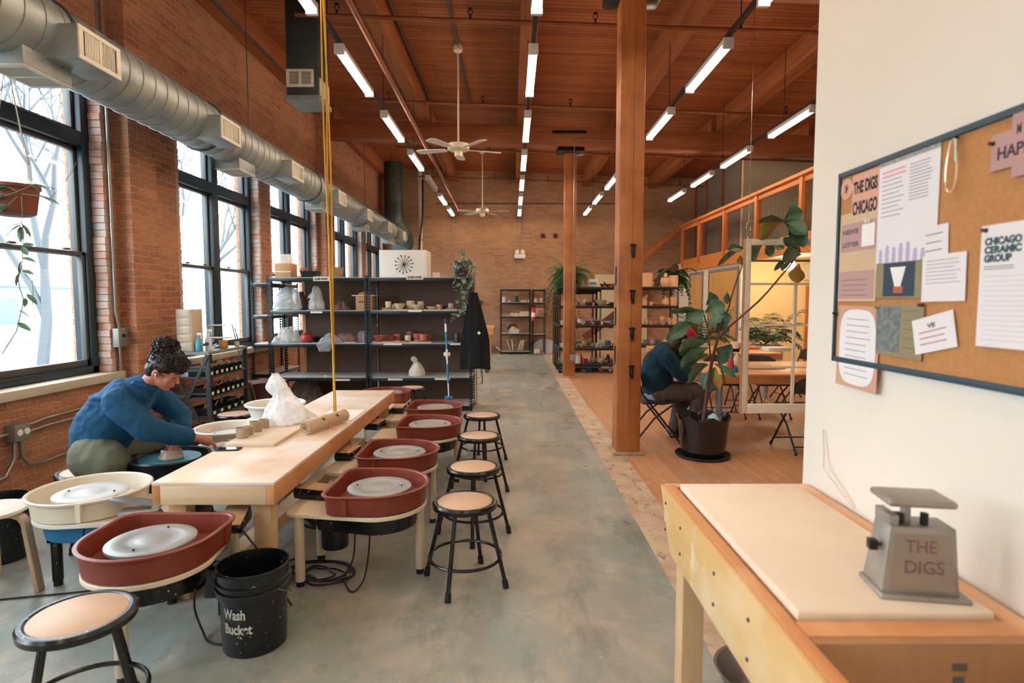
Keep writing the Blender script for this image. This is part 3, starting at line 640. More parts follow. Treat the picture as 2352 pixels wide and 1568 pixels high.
def wheel(loc, rz, label, group, pm=RED, dm=DECKM, lm=CREAML, belly=BLACKM, rot_legs=((.225, 0), (-.40, -.165), (-.40, .165)), back=-.47, shp=None, hz=.505, headm=ALU, motor=True):
    t = E('pottery_wheel', label, 'pottery wheel', loc, rz, group); dz = hz - .505
    D = dshape(.262, back, .20, .05)
    MB().loft([[(x*.99, y*.99, .392+dz) for x, y in D], [(x, y, .395+dz) for x, y in D], [(x, y, .411+dz) for x, y in D], [(x*.99, y*.99, .414+dz) for x, y in D]]).build('deck', dm, t)
    if shp == 'round': MB().lathe([(.24, .415+dz), (.262, .42+dz), (.272, .505+dz), (.290, .518+dz), (.292, .527+dz), (.284, .531+dz), (.272, .524+dz), (.256, .435+dz), (.23, .427+dz)], n=64).build('splash_pan', pm, t)
    elif shp == 'bowl':
        MB().lathe([(.17, .415+dz), (.20, .42+dz), (.235, .53+dz), (.262, .545+dz), (.266, .558+dz), (.255, .565+dz), (.235, .558+dz), (.19, .44+dz), (.17, .432+dz)], n=48).build('splash_pan', pm, t)
    else: pan(pm, .415+dz, .53+dz, parent=t)
    p = MB()
    for s in (-1, 1): p.box(-.13, -.118, s*.26-.008, s*.26+.008, .44+dz, .525+dz)
    for s in (-1, 1): MB().box(-.135, -.11, s*.264-.007, s*.264+.007, .43+dz, .522+dz).build('pan_clip', pm, t)
    h = MB().lathe([(.172, .488+dz), (.178, .491+dz), (.178, .502+dz), (.174, .505+dz), (.12, .5055+dz), (.118, .5045+dz), (.06, .5045+dz), (.058, .5055+dz)], n=48).build('wheel_head', headm, t)
    for s in (-1, 1): MB().cyl((s*.125, 0, .5), (s*.125, 0, .512), .005, n=8).xf(Matrix.Translation((0, 0, dz))).build('bat_pin', BLACKP, h)
    MB().cyl((0, 0, .414+dz), (0, 0, .49+dz), .035).build('spindle', ALU, t)
    bl = dshape(.215, -.33, .15, .05)
    MB().loft([[(x*.8, y*.8, .285+dz) for x, y in bl], [(x*.97, y*.97, .30+dz) for x, y in bl], [(x, y, .33+dz) for x, y in bl], [(x, y, .391+dz) for x, y in bl]]).build('underbelly', belly, t)
    if motor: MB().cyl((-.26, .0, .15), (-.26, .0, .29+dz), .075, n=24).build('motor', BLACKP, t, bevel=.012)
    for x, y in rot_legs:
        g = MB().cyl((x, y, .03), (x, y, .391+dz), .026, n=20).build('leg', lm, t); MB().cyl((x, y, 0), (x, y, .03), .022, n=16).build('foot', RUBBER, g)
    return t
GR = 'red tray wheels right of the work table'
RW = []
for i, (px, py, lab) in enumerate(((872, 1115, 'pottery wheel with brick red tray nearest the camera, right of the work table'), (918, 1036, 'red tray pottery wheel second from the camera, right of the work table'), (988, 972, 'red tray pottery wheel third from the camera, right of the work table'), (1000, 934, 'red tray pottery wheel fourth from the camera, right of the work table'))):
    p = atz(px, py, .505)
    if i == 0: w0 = wheel((p.x, p.y, 0), R(-1), lab, GR); RW.append(w0)
    else: RW.append(dup(w0, (p.x, p.y, 0), R((-1, 1, -2, 0)[i]), lab, GR))
RW.append(dup(w0, (-1.43, 6.62, 0), R(90), 'red tray pottery wheel beyond the far end of the work table', GR))
LW1 = wheel((-1.585, 2.50, 0), R(-90), 'pottery wheel with brick red tray at the near end of the work table, behind the front stool', 'wheels left and front of the work table', back=-.44)
LW1['label'] = 'pottery wheel with brick red tray at the near end of the work table'
t = E('wheel_control_box', 'black control box with a yellow warning sticker under the front red pottery wheel', 'control box', (-1.43, 2.80, 0))
MB().box(-.075, .075, -.05, .05, .10, .25).build('box', BLACKM, t, bevel=.008); MB().box(.012, .066, -.0525, -.0505, .175, .235).build('sticker', PAPER, t, smooth=False); MB().box(.012, .066, -.0525, -.0505, .12, .175).build('sticker', mat('yellow_sticker', '#d8b82c', .5), t, smooth=False)
MB().box(-.02, .02, -.02, .02, 0, .10).build('stand', BLACKP, t)
LW2 = wheel((-2.31, 3.14, 0), R(180), 'pottery wheel with round cream tray, white deck and blue underside, left of the table', 'wheels left and front of the work table', pm=CREAMP, dm=mat('white_deck', '#e9e4da', .45), lm=BLACKM, belly=BLUEP, shp='round', headm=mat('pale_wheel_head', '#bfc4c6', .55, .1, c2='#cfcfca', ns=8), back=-.45, rot_legs=((.17, .05), (-.36, -.14), (-.36, .14)), motor=False)
LW4 = wheel((-2.16, 4.42, 0), R(180), 'pottery wheel with cream bowl shaped tray, behind the clay cups', 'wheels left and front of the work table', pm=mat('white_plastic_tray', '#dcd8cc', .35, c2='#d6ccb6', ns=4), shp='bowl', hz=.53, headm=MC['pale_wheel_head'], lm=CREAML, back=-.30, rot_legs=((.2, 0), (-.25, -.15), (-.25, .15)))
LW5 = wheel((-2.17, 5.30, 0), R(180), 'pottery wheel with tall white tray behind the plastic bag', 'wheels left and front of the work table', pm=WHITEPL, shp='bowl', hz=.56, headm=MC['pale_wheel_head'], back=-.3, rot_legs=((.2, 0), (-.25, -.15), (-.25, .15)))
# black wheel used by the potter
t = E('pottery_wheel', 'black tub pottery wheel with a blue wheel head, being used by the potter', 'pottery wheel', (-2.24, 3.76, 0), 0, 'wheels left and front of the work table')
BLT = mat('teal_blue_head', '#1c7fa3', .4, c2='#2590b0', ns=5, spots=(30, .72, '#9fb4b8'))
MB().lathe([(.17, .30), (.215, .32), (.235, .52), (.245, .535), (.24, .545), (.225, .54), (.21, .46), (.19, .44)], n=44).build('tub', mat('black_blue_tub', '#0a141b', .3, spots=(55, .72, '#4e6f80')), t)
MB().lathe([(.178, .505), (.184, .512), (.182, .525), (.12, .526), (.118, .524)], n=44).build('wheel_head', BLT, t)
MB().cyl((0, 0, .44), (0, 0, .51), .03).build('spindle', ALU, t)
MB().box(.17, .37, .02, .25, .462, .475).build('side_tray', mat('teal_tray', '#1a5468', .4), t, bevel=.005)
MB().box(-.15, .2, -.14, .14, .12, .31).build('housing', BLACKM, t, bevel=.02)
for x, y in ((-.12, -.12), (.17, -.12), (-.12, .12), (.17, .12)): MB().cyl((x, y, 0), (x, y, .13), .02).build('leg', BLACKM, t)
o = MB().lathe([(.072, 0), (.075, .01), (.062, .03), (.058, .055), (.05, .058), (.045, .045)], n=32).build('clay_lump', mat('wet_clay', '#bdb3a0', .35, c2='#a79a84', ns=10), loc=(-2.22, 3.74, .5272)); tag(o, 'wet clay centred on the blue wheel head under the potter\'s hand', 'clay')
t = E('water_tub', 'small white water tub beside the work table that the potter dips a hand into', 'tub', (-1.96, 3.90, .4755)); MB().lathe([(.045, 0), (.055, .10), (.058, .105), (.052, .104), (.043, .006)], n=28).build('tub', WHITEPL, t)
# ---- foot pedals
def pedal(x, y, z, rz, lab, tilt=0, grey=False):
    t = E('foot_pedal', lab, 'foot pedal', (x, y, z), rz, None if grey else 'foot pedals on the wheel decks')
    if grey:
        MB().loft([[(-.10, -.05, .0), (.10, -.05, 0), (.10, .05, 0), (-.10, .05, 0)], [(-.09, -.045, .045), (.07, -.045, .05), (.07, .045, .05), (-.09, .045, .045)]]).build('pedal_base', mat('dusty_grey_metal', '#8f8d88', .55, .4, c2='#b5aa96', ns=9, amt=.2), t, bevel=.008)
        MB().obox((-.01, 0, .085), (.24, .085, .012), (0, R(12), 0)).build('pedal_plate', mat('brushed_plate', '#9fa1a0', .35, .8), t, bevel=.003); MB().cyl((.085, -.045, .055), (.085, .045, .055), .018).build('pivot', CHROME, t); return t
    b = MB().loft([[(-.06, -.10, 0), (.06, -.10, 0), (.06, .10, 0), (-.06, .10, 0)], [(-.062, -.105, .03), (.062, -.105, .03), (.062, .105, .035), (-.062, .105, .035)], [(-.058, -.10, .055-tilt), (.058, -.10, .055-tilt), (.058, .10, .06+tilt), (-.058, .10, .06+tilt)]]).build('pedal_body', BLACKM, t, bevel=.006)
    mm = MB().loft([[(-.058, -.10, .056-tilt), (.058, -.10, .056-tilt), (.058, .10, .061+tilt), (-.058, .10, .061+tilt)], [(-.058, -.10, .061-tilt), (.058, -.10, .061-tilt), (.058, .10, .066+tilt), (-.058, .10, .066+tilt)]]); mm.build('rubber_pad', TANTOP, t, bevel=.002)
    return t
for (px, py), rz, w in (((724, 1130), 78, 'nearest red tray wheel'), ((800, 1042), -8, 'second red tray wheel'), ((862, 976), -10, 'third red tray wheel'), ((916, 940), 0, 'fourth red tray wheel')):
    p = atz(px, py, .44); pedal(p.x, p.y, .4145, R(rz), 'black foot pedal with tan pad on the deck of the ' + w)
pedal(-1.40, 2.865, .4145, R(10), 'black foot pedal with tan pad tilted on the deck of the front red wheel', .014)
pedal(-1.955, 3.00, .4145, R(14), 'dusty grey metal foot pedal on the white deck beside the cream tray', grey=True)
# ---- stools
def stool_parts(t, h=.46, rs=.178, cm=BLACKM, sm=SEAT):
    MB().lathe([(rs-.02, h-.035), (rs-.002, h-.033), (rs, h-.012), (rs-.008, h-.002), (rs-.022, h), (rs-.03, h-.004), (rs-.031, h-.02)], n=48).build('seat_ring', cm, t)
    MB().lathe([(rs-.03, h-.018), (rs-.03, h-.004), (rs-.033, h-.002)], n=48).build('seat_pad', sm, t)
    for k in range(4):
        a = R(-18) + k*math.pi/2; c, s = math.cos(a), math.sin(a)
        g = MB().tube([((rs-.045)*c, (rs-.045)*s, h-.03), (.165*c, .165*s, .30), (.235*c, .235*s, .02)], .0115, 10).build('leg', cm, t); MB().cyl((.229*c, .229*s, .045), (.237*c, .237*s, 0), .016, .017, 12).build('rubber_foot', RUBBER, g)
    MB().torus((0, 0, .15), .197, .009, 48, 8).build('foot_ring', cm, t)
def stool(x, y, rz, lab, first=[None], grp='round metal stools'):
    if first[0] is None:
        first[0] = E('round_stool', lab, 'stool', (x, y, 0), rz, grp); stool_parts(first[0]); return first[0]
    return dup(first[0], (x, y, 0), rz, lab, grp)
for i, (px, py, lab) in enumerate(((1068, 1148, 'black metal stool with tan seat nearest in the row along the aisle'), (1087, 1069, 'black metal stool, second from the camera along the aisle'), (1100, 998, 'black metal stool, third from the camera along the aisle'), (1107, 951, 'black metal stool, farthest in the row along the aisle'), (181, 1407, 'black stool with tan seat at the bottom left, in front of the red wheel'), (538, 949, 'black stool with pale dusty seat beside the dark tool shelf'), (418, 999, 'black stool partly hidden behind the potter\'s arm'))):
    p = atz(px, py, .46); stool(p.x, p.y, R((0, 20, 8, 30, 10, 25, 60)[i]), lab)
stool(-1.27, 7.32, R(40), 'black stool behind the red wheel at the far end of the work table')
stool(-2.74, 3.70, R(30), 'black stool the potter in blue is sitting on')
# wooden bentwood stool
p = atz(2, 1166, .45)
t = E('bentwood_stool', 'pale birch three legged stool with bent legs at the left edge', 'stool', (p.x-.05, p.y-.03, 0), R(15)); BIRCH = grain('pale_birch', '#d8c3a4', '#c9ae8a', None, .5, 'z', 10, .05)
MB().lathe([(.165, .43), (.175, .433), (.175, .449), (.168, .452)], n=44).build('seat', mat('pale_birch_seat', '#dccfc0', .5, c2='#d3c1ab', ns=3), t)
for k in range(3):
    a = R(-8) + k*2*math.pi/3; mm = MB(); P = [(.06, .418), (.13, .418), (.165, .405), (.185, .375), (.195, .30), (.235, 0)]; rings = []
    for i, (r, z) in enumerate(P):
        q = P[min(i+1, 5)]; w = P[max(i-1, 0)]; d = Vector((q[0]-w[0], q[1]-w[1])).normalized(); nn = Vector((-d.y, d.x)) * .011
        rings.append([(r+nn.x, -.026, z+nn.y), (r+nn.x, .026, z+nn.y), (r-nn.x, .026, z-nn.y), (r-nn.x, -.026, z-nn.y)])
    mm.loft(rings).xf(Matrix.Rotation(a, 4, 'Z')); mm.build('leg', BIRCH, t, bevel=.002)
# ---- buckets
def bucket(x, y, lab, letters=None, s=1.0, rz=0):
    t = E('bucket', lab, 'bucket', (x, y, 0), rz)
    P = [(.130, 0), (.135, .004), (.142, .25), (.156, .252), (.158, .262), (.158, .285), (.150, .29), (.150, .30), (.157, .305), (.157, .315), (.150, .318), (.152, .362), (.156, .366), (.155, .372), (.148, .373), (.146, .36), (.127, .012), (.1, .008)]
    MB().lathe([(r*s, z*s) for r, z in P], n=64).build('shell', mat('black_bucket_plastic', '#081016', .3, spots=(48, .70, '#c9bda6'), spec=.6), t)
    MB().tube([(.16*s*math.cos(a), .16*s*math.sin(a), (.285-.10*math.sin((a+.5)*1.0))*s) for a in [(-.5+i*math.pi/14) for i in range(15)]], .0022, 6).build('wire_handle', CHROME, t)
    if letters:
        WH = mat('white_stencil_paint', '#d9d9d2', .6)
        for k, line in enumerate(letters):
            zc = .180 - k*.066
            def warp(p, zc=zc, k=k):
                a = math.atan2(-1, -.18) + (p.x - .052)/.138 + (-.0 if k else 0); z = zc + p.y; rr = .1365 + .007*z/.25 + .0015 + p.z
                return Vector((rr*math.cos(a), rr*math.sin(a), z))
            text(line, .062, None, WH, t, 'stencilled_letters', .0004, warp, width=(.100 if k == 0 else .122), bold=.0016)
    return t
p = at(588, 1500, 2.56)
bucket(p.x, 2.56, 'black wash bucket with white stencilled words at the front, below the work table', ['Wash', 'Bucket'])
p = atz(-15, 1133, .373); bucket(-3.08, 3.42, 'black bucket at the left edge behind the bentwood stool')
# ---- on the work table
def put(o, lab, cat, grp=None): return tag(o, lab, cat, grp)
o = MB().box(-1.795, -1.482, 3.585, 4.45, TZ+.0005, TZ+.0205).build('ware_board', mat('chalky_board', '#e4d6c2', .7, c2='#d8c3a8', ns=5), bevel=.002); put(o, 'chalky plywood ware board under the row of small clay cups on the work table', 'board')
for i, (px, py, s, lab) in enumerate(((539, 1008, 1.0, 'small dented clay cup nearest the camera on the ware board'), (563, 1001, .85, 'small clay cup second from the camera on the ware board'), (582, 993, 1.05, 'taller clay cup third from the camera on the ware board'), (601, 985, .9, 'small clay cup farthest back on the ware board, beside the bag'))):
    p = atz(px, py, TZ+.0205)
    mb = MB(); rr = random.Random(i); prof = [(.033, 0), (.037, .004), (.038, .03), (.036, .058), (.038, .064), (.035, .066), (.032, .06), (.033, .008), (.02, .006)]
    o = mb.lathe([(r*s, z*s) for r, z in prof], n=28, sx=1.05, sy=.95); o = mb.build('clay_cup', CLAY, loc=(max(p.x, -1.755), p.y+.04, TZ+.0207)); put(o, lab, 'cup', 'small raw clay cups on the work table')
o = MB().box(-1.50, -1.215, 4.36, 4.80, TZ+.0005, TZ+.006).build('white_sheet', PAPER, bevel=.001); put(o, 'thin white board lying on the work table where the yellow cord ends', 'board')
t = E('phone', 'black phone lying near the left edge of the work table', 'phone', (-1.735, 3.515, TZ+.0005), R(6)); MB().box(-.07, .07, -.035, .035, 0, .008).build('body', BLACKP, t, bevel=.003); MB().box(-.065, .065, -.031, .031, .0083, .0088).build('screen', mat('dark_glass_screen', '#1d2a30', .05, spec=.8), t, smooth=False)
# tool roll
a = Vector((-1.405, 3.90, TZ+.05)); b = Vector((-1.26, 4.33, TZ+.05)); ax = (b-a).normalized(); sd = Vector((ax.y, -ax.x, 0))
t = E('tool_roll', 'rolled up cream canvas tool roll with ties lying on the work table', 'tool roll', (a.x, a.y, TZ+.001))
m = MB(); rg = []
CV = mat('cream_canvas', '#dcc5a8', .85, c2='#cdb08e', ns=10, bump=.3, bs=30)
pts = []
for i in range(90):
    th = i*.16; r = .014 + .034*i/89; pts.append((r*math.cos(th), r*math.sin(th)))
loc0 = Vector((a.x, a.y, TZ+.001)); L = (b-a).length
def P3(u, s): return Vector((0, 0, .049)) + sd*u[0] + Vector((0, 0, 1))*u[1] + ax*s
rows = []
for s in (0, L*.3, L*.6, L):
    k = 1 + .03*math.sin(s*20); rows.append([P3((x*k, z*.98*k), s) for x, z in pts])
m.loft(rows, False, False, close=False); o = m.build('canvas', CV, t)
bake([('SOLIDIFY', dict(thickness=.004, offset=0))], o)
MB().cyl(P3((0, 0), .03), P3((0, 0), L-.02), .026, n=16).build('inner_roll', mat('pale_cloth', '#cfc6bd', .9), t)
for s in (.45, .52): MB().tube([P3((.0505*math.cos(q), .0505*math.sin(q)), L*s) for q in [i*math.pi/10 for i in range(20)]], .002, 5, closed=True).build('tie', mat('peach_tie', '#d9a683', .8), t)
for s, dx in ((.45, .01), (.52, .05)): MB().tube([P3((.05, 0), L*s), P3((.066, -.025), L*s-.01), P3((.085+dx*.3, -.0465), L*s-.03), P3((.11+dx*.5, -.0468), L*s-dx)], .0022, 5).build('tie_end', MC['peach_tie'], t)
for s in (.35, .7): MB().obox(P3((.038, .032), L*s), (.022, .022, .003), (0, R(40), 0)).build('stamp_mark', INK, t)
# plastic bag heap on the table
def bagmesh(c, rx, ry, h, sd, top=None, n=40, mlev=16, lean=(0, 0), amp=.12, pinch=.35):
    r = random.Random(sd); ph = [r.uniform(0, 6.28) for _ in range(6)]; rings = []
    for i in range(mlev+1):
        u = i/mlev; f = (1 - u**1.6)*(1-pinch*u) + .10*u if top is None else top(u)
        ring = []
        for j in range(n):
            a = 2*math.pi*j/n; w = 1 + amp*math.sin(5*a+ph[0]+2*u)*(.4+u) + amp*.6*math.sin(9*a+ph[1]-3*u) + amp*.4*math.sin(14*a+ph[2]+5*u)
            ring.append((c[0]+rx*f*w*math.cos(a)+lean[0]*u, c[1]+ry*f*w*math.sin(a)+lean[1]*u, c[2]+h*u + .008*math.sin(7*a+ph[3])*u))
        rings.append(ring)
    return MB().loft(rings, True, True)
BAGW = film('white_plastic_bag', '#ffffff', .82)
t = E('plastic_bag', 'crumpled cloudy plastic bag standing on the work table before the white wheel tray', 'plastic bag', (-1.62, 4.24, TZ+.0230))
bagmesh((-.03, .0, 0), .155, .19, .30, 4, lean=(-.05, .02), amp=.09, top=lambda u: max(.12, (1-u)**.75*(1+.12*math.sin(6*u)))).build('bag', BAGW, t)
crumple(t.children[0], 2, .035, .07)
bagmesh((-.10, .01, .18), .055, .05, .17, 9, lean=(-.015, 0), amp=.14, top=lambda u: .45+.75*math.sin(math.pi*min(1, u*1.08))).build('bag_flap', BAGW, t)
bagmesh((.05, .05, 0), .12, .13, .10, 12, amp=.15).build('bag_fold', BAGW, t)
# ---- yellow cord bundle from the ceiling
t = E('yellow_cord', 'bundle of yellow cord hanging from the ceiling down to the work table', 'cord', (-1.36, 4.40, TZ+.008))
top = cz(-1.4) - TZ - .01; xt = at(738, 5, 4.40).x + 1.36
for k, (ph, dx) in enumerate(((0, 0), (2.1, .012), (4.2, .022))):
    P = []
    for i in range(41):
        u = i/40; z = u*top; P.append((dx + xt*min(1, u*1.5)*1.0 + .009*math.sin(9*u+ph), .008*math.cos(8*u+ph), z))
    MB().tube(P, .0062, 7).build('strand', YEL, t)
# ---- floor cords
def cord(lab, pts, r=.005, n=8):
    P = [Vector(p) for p in pts]; out = []
    for i in range(len(P)-1):
        p0, p1, p2, p3 = P[max(i-1, 0)], P[i], P[i+1], P[min(i+2, len(P)-1)]
        for k in range(6):
            u = k/6; out.append(.5*((2*p1)+(-p0+p2)*u+(2*p0-5*p1+4*p2-p3)*u*u+(-p0+3*p1-3*p2+p3)*u**3))
    out.append(P[-1]); o = MB().tube(out, r, n).build('extension_cable', BLACKP); return tag(o, lab, 'cable', 'black power cables')
w = RW[0].location
cord('black power cord looping down under the nearest red tray wheel', [(w.x-.10, w.y-.16, .29), (w.x-.11, w.y-.17, .16), (w.x-.15, w.y-.2, .06), (w.x-.1, w.y-.24, .007), (w.x-.05, w.y-.2, .05), (w.x-.03, w.y-.17, .16), (w.x-.02, w.y-.16, .29)])
pp = []
for i in range(44):
    a = i*.62; rr = .10 + .05*math.sin(i*.35) + .02*math.cos(i*1.3); pp.append((w.x-.33+rr*1.3*math.cos(a), w.y-.02+rr*math.sin(a), .007+.012*((i*7) % 5)/5))
cord('tangled coil of black cord on the floor beneath the nearest red tray wheel', pp)
pp = []
for i in range(70):
    a = i*.7; rr = .09 + .05*math.sin(i*.4); pp.append((-1.33+rr*math.cos(a)+.03*math.sin(i*.2), 3.95+i*.004+rr*1.7*math.sin(a), .02+.028*((i*5) % 7)/7+.02*math.sin(i*.3)))
cord('heap of black cords on the floor under the work table', pp, .007)
cord('black cord running across the floor from the left edge under the cream wheel', [(-3.3, 2.75, .006), (-2.75, 2.9, .006), (-2.3, 3.0, .006), (-1.9, 3.12, .006), (-1.55, 3.2, .006), (-1.3, 3.4, .006)])
cord('black cord hanging from the front foot pedal behind the wash bucket', [(-1.34, 2.80, .44), (-1.28, 2.78, .38), (-1.2, 2.77, .28), (-1.13, 2.80, .10), (-1.12, 2.86, .008)])
cord('black cord curling on the floor left of the wash bucket', [(-1.50, 2.72, .285), (-1.5, 2.66, .12), (-1.43, 2.60, .02), (-1.37, 2.54, .007), (-1.29, 2.53, .006), (-1.28, 2.62, .006), (-1.34, 2.70, .006), (-1.33, 2.78, .05), (-1.33, 2.8, .12)])
cord('pale cord of the grey foot pedal beside the cream wheel', [(-2.13, 3.10, .43), (-2.18, 3.04, .425), (-2.2, 2.98, .42), (-2.2, 2.92, .36), (-2.18, 2.93, .2)], .004)
# power strip
t = E('power_strip', 'power strip with black plugs on the floor by the near right table leg', 'power strip', (-1.28, 3.12, 0)); MB().box(-.03, .03, -.1, .1, 0, .03).build('strip', mat('pale_strip', '#c9c5bc', .5), t, bevel=.005)
for k in range(3): MB().box(-.015, .015, -.075+k*.06, -.045+k*.06, .03, .065).build('plug', BLACKP, t, bevel=.005)
# ================================================================ shelving
BLKS = mat('black_shelf_steel', '#15191b', .4); BOARD = mat('pale_particle_board', '#cbc3b5', .7, c2='#b7ada0', ns=6); TEALB = mat('dusty_shelf_board', '#b8b9b4', .65, c2='#9da3a2', ns=4)
def post(x, y, z1, sx, sy, m, parent, z0=0, fine=True):
    """slotted angle post, corner at x,y, flanges towards sx,sy, with real slots"""
    b = MB(); w = .036; t_ = .003
    def fl(u0, u1, axis, s):
        if axis == 'x': b.box(min(x+s*u0, x+s*u1), max(x+s*u0, x+s*u1), min(y, y+sy*t_), max(y, y+sy*t_), z0, z1)
        else: b.box(min(x, x+sx*t_), max(x, x+sx*t_), min(y+s*u0, y+s*u1), max(y+s*u0, y+s*u1), z0, z1)
    for ax, s in (('x', sx), ('y', sy)):
        fl(0, .012, ax, s); fl(.026, w, ax, s); z = z0
        while z < z1 - .03:
            if ax == 'x': b.box(min(x+s*.011, x+s*.027), max(x+s*.011, x+s*.027), min(y, y+sy*t_), max(y, y+sy*t_), z, z+.022)
            else: b.box(min(x, x+sx*t_), max(x, x+sx*t_), min(y+s*.011, y+s*.027), max(y+s*.011, y+s*.027), z, z+.022)
            z += .04
    return b.build('post', m, parent, smooth=False)
def unit(name, lab, x0, x1, y0, y1, zs, m, bm, group=None, H=None, back=None, cat='shelf unit'):
    t = E(name, lab, cat, ((x0+x1)/2, (y0+y1)/2, 0), 0, group); hx, hy = (x1-x0)/2, (y1-y0)/2; H = H or zs[-1]+.012
    for sx in (1, -1):
        for sy in (1, -1): post(-sx*hx, -sy*hy, H, sx, sy, m, t)
    for z in zs:
        b = MB().box(-hx+.004, hx-.004, -hy+.004, hy-.004, z-.014, z).build('shelf', bm, t, smooth=False)
        f = MB().box(-hx+.003, hx-.003, -hy+.0035, -hy+.012, z-.055, z-.008).box(-hx+.003, hx-.003, hy-.012, hy-.0035, z-.055, z-.008).box(-hx+.003, -hx+.010, -hy, hy, z-.05, z-.01).box(hx-.010, hx-.003, -hy, hy, z-.05, z-.01).box(-hx+.003, hx-.003, -hy-.004, -hy+.006, z-.034, z-.026).build('shelf_beam', m, b, bevel=.002)
    if back: MB().box(-hx+.02, hx-.02, hy-.03, hy-.022, .03, H-.05).build('back_panel', back, t, smooth=False)
    return t
SZ = [.08, .478, .955, 1.412, 1.872]
SY0, SY1 = 8.12, 8.72
A = unit('storage_shelf', 'left bay of the big dark teal storage shelf holding bagged work', -3.40, -2.015, SY0, SY1, SZ, TEALM, TEALB, 'big dark storage shelves', H=1.90)
MB().box(-.36, .69, .262, .27, .03, 1.83).build('back_panel', BROWNB, A, smooth=False); MB().box(-.40, -.36, .25, .28, .02, 1.83).build('wood_batten', PINE, A)
B = unit('storage_shelf', 'right bay of the big dark teal storage shelf holding bowls and a knotted bag', -2.0, -.56, SY0, SY1, SZ, TEALM, TEALB, 'big dark storage shelves', H=1.90, back=BROWNB)
MB().box(.735, .76, .24, .30, 0, 1.88).build('wood_batten', PINE, B)
unit('storage_shelf', 'narrow dark teal shelf squeezed between the big shelf and the brick wall', -3.735, -3.43, 8.35, 9.4, [.08, .50, .93, 1.34, 1.80], TEALM, BOARD, H=1.84)
LB = mat('label_card', '#e4dfd5', .7)
def tagcard(par, x, z, w, h, txt=None, yy=-.3):
    c = MB().box(x-w/2, x+w/2, yy-.0085, yy-.006, z-h/2, z+h/2).build('shelf_label', LB, par, smooth=False)
    if txt:
        M = Matrix.Translation((x-w*.43, yy-.009, z-h*.24)) @ Matrix.Rotation(R(90), 4, 'X'); text(txt, h*.62, M, INK, c, 'lettering', .0005, width=w*.86, bold=.0022)
    return c
tagcard(A, at(738, 641, SY0).x+2.7075, 1.850, .22, .062, 'CLASS WORK'); tagcard(B, at(953, 636, SY0).x+1.28, 1.872, .235, .066, 'CLASS WORK')
for par, cx, items in ((A, -2.7075, ((727, 717, 27), (747, 863, 6), (787, 872, 34))), (B, -1.28, ((953, 714, 31), (902, 790, 42), (1046, 790, 24), (908, 871, 34), (1016, 870, 35)))):
    for px, py, w in items: p = at(px, py, SY0); tagcard(par, p.x-cx, p.z, w/165, .026)
# ---------------------------------------------------------------- pottery
PK = {}
KP = {
 'bowl': ([(.035, 0), (.04, .006), (.075, .05), (.088, .085), (.090, .088), (.085, .088), (.07, .052), (.03, .012)], .088),
 'dish': ([(.045, 0), (.06, .006), (.10, .035), (.103, .038), (.098, .038), (.06, .012)], .038),
 'cup': ([(.034, 0), (.038, .004), (.041, .085), (.039, .088), (.036, .085), (.032, .01)], .088),
 'mug': ([(.036, 0), (.042, .006), (.043, .085), (.041, .09), (.038, .086), (.034, .01)], .09),
 'vase': ([(.035, 0), (.06, .03), (.068, .09), (.04, .15), (.028, .175), (.036, .195), (.030, .195), (.024, .17)], .195),
 'jar': ([(.045, 0), (.065, .02), (.07, .07), (.055, .11), (.05, .115), (.055, .12), (.03, .14), (.012, .15), (.015, .165), (.005, .17)], .17),
 'pot': ([(.05, 0), (.075, .03), (.085, .09), (.07, .14), (.074, .15), (.066, .15), (.06, .14), (.05, .02)], .15),
 'bottle': ([(.04, 0), (.05, .01), (.05, .11), (.02, .15), (.018, .18), (.024, .185), (.014, .185)], .185),
 'plate': ([(.05, 0), (.07, .004), (.105, .018), (.107, .021), (.07, .010)], .021),
 'cylinder': ([(.05, 0), (.055, .004), (.055, .155), (.05, .158), (.047, .15), (.045, .01)], .158),
}
CC = {'white': ('#e4dfd4', '#d2ccc0'), 'cream': ('#dccfae', '#cdbd98'), 'pink': ('#d9a08c', '#cc8f7c'), 'peach': ('#e9b78f', '#e0a77c'), 'terracotta': ('#b5604a', '#a35341'), 'red': ('#a33428', '#8a2a22'), 'brown': ('#6c4534', '#583629'), 'grey': ('#a8aaa6', '#8f9290'), 'blue': ('#3d6f8e', '#2c5673'), 'green': ('#6f8264', '#5d7055'), 'black': ('#26282a', '#1a1c1e'), 'yellow': ('#cf9f4a', '#bd8b38'), 'speckled': ('#c9bfa9', '#8b7f6a')}
def pmat(c): return mat('glaze_' + c, CC[c][0], .42 if c not in ('peach', 'pink', 'cream') else .75, c2=CC[c][1], ns=14)
def pot(kind, col, x, y, z, s, lab, grp=None, cat=None, sx=1, rz=0, name=None):
    key = (kind, col)
    if key not in PK:
        prof, h = KP[kind]; mb = MB().lathe(prof, n=28)
        if kind == 'mug': mb.tube([(.040, 0, .07), (.062, 0, .074), (.072, 0, .055), (.064, 0, .03), (.040, 0, .024)], .006, 6)
        if kind == 'jar': pass
        o = mb.build(name or {'cylinder': 'pot'}.get(kind, kind), pmat(col)); PK[key] = o.data
    else: o = bpy.data.objects.new(name or {'cylinder': 'pot'}.get(kind, kind), PK[key]); COL.objects.link(o)
    o.location = (x, y, z+.0006); o.scale = (s*sx, s*sx, s); o.rotation_euler.z = rz
    return tag(o, lab, cat or {'cylinder': 'pot'}.get(kind, kind), grp)
def board(x0, x1, y0, y1, z, lab, grp=None): return tag(MB().box(x0, x1, y0, y1, z+.0005, z+.0165).build('ware_board', mat('pink_grey_board', '#cdb4a0', .8, c2='#bca28f', ns=5), bevel=.002), lab, 'board', grp)
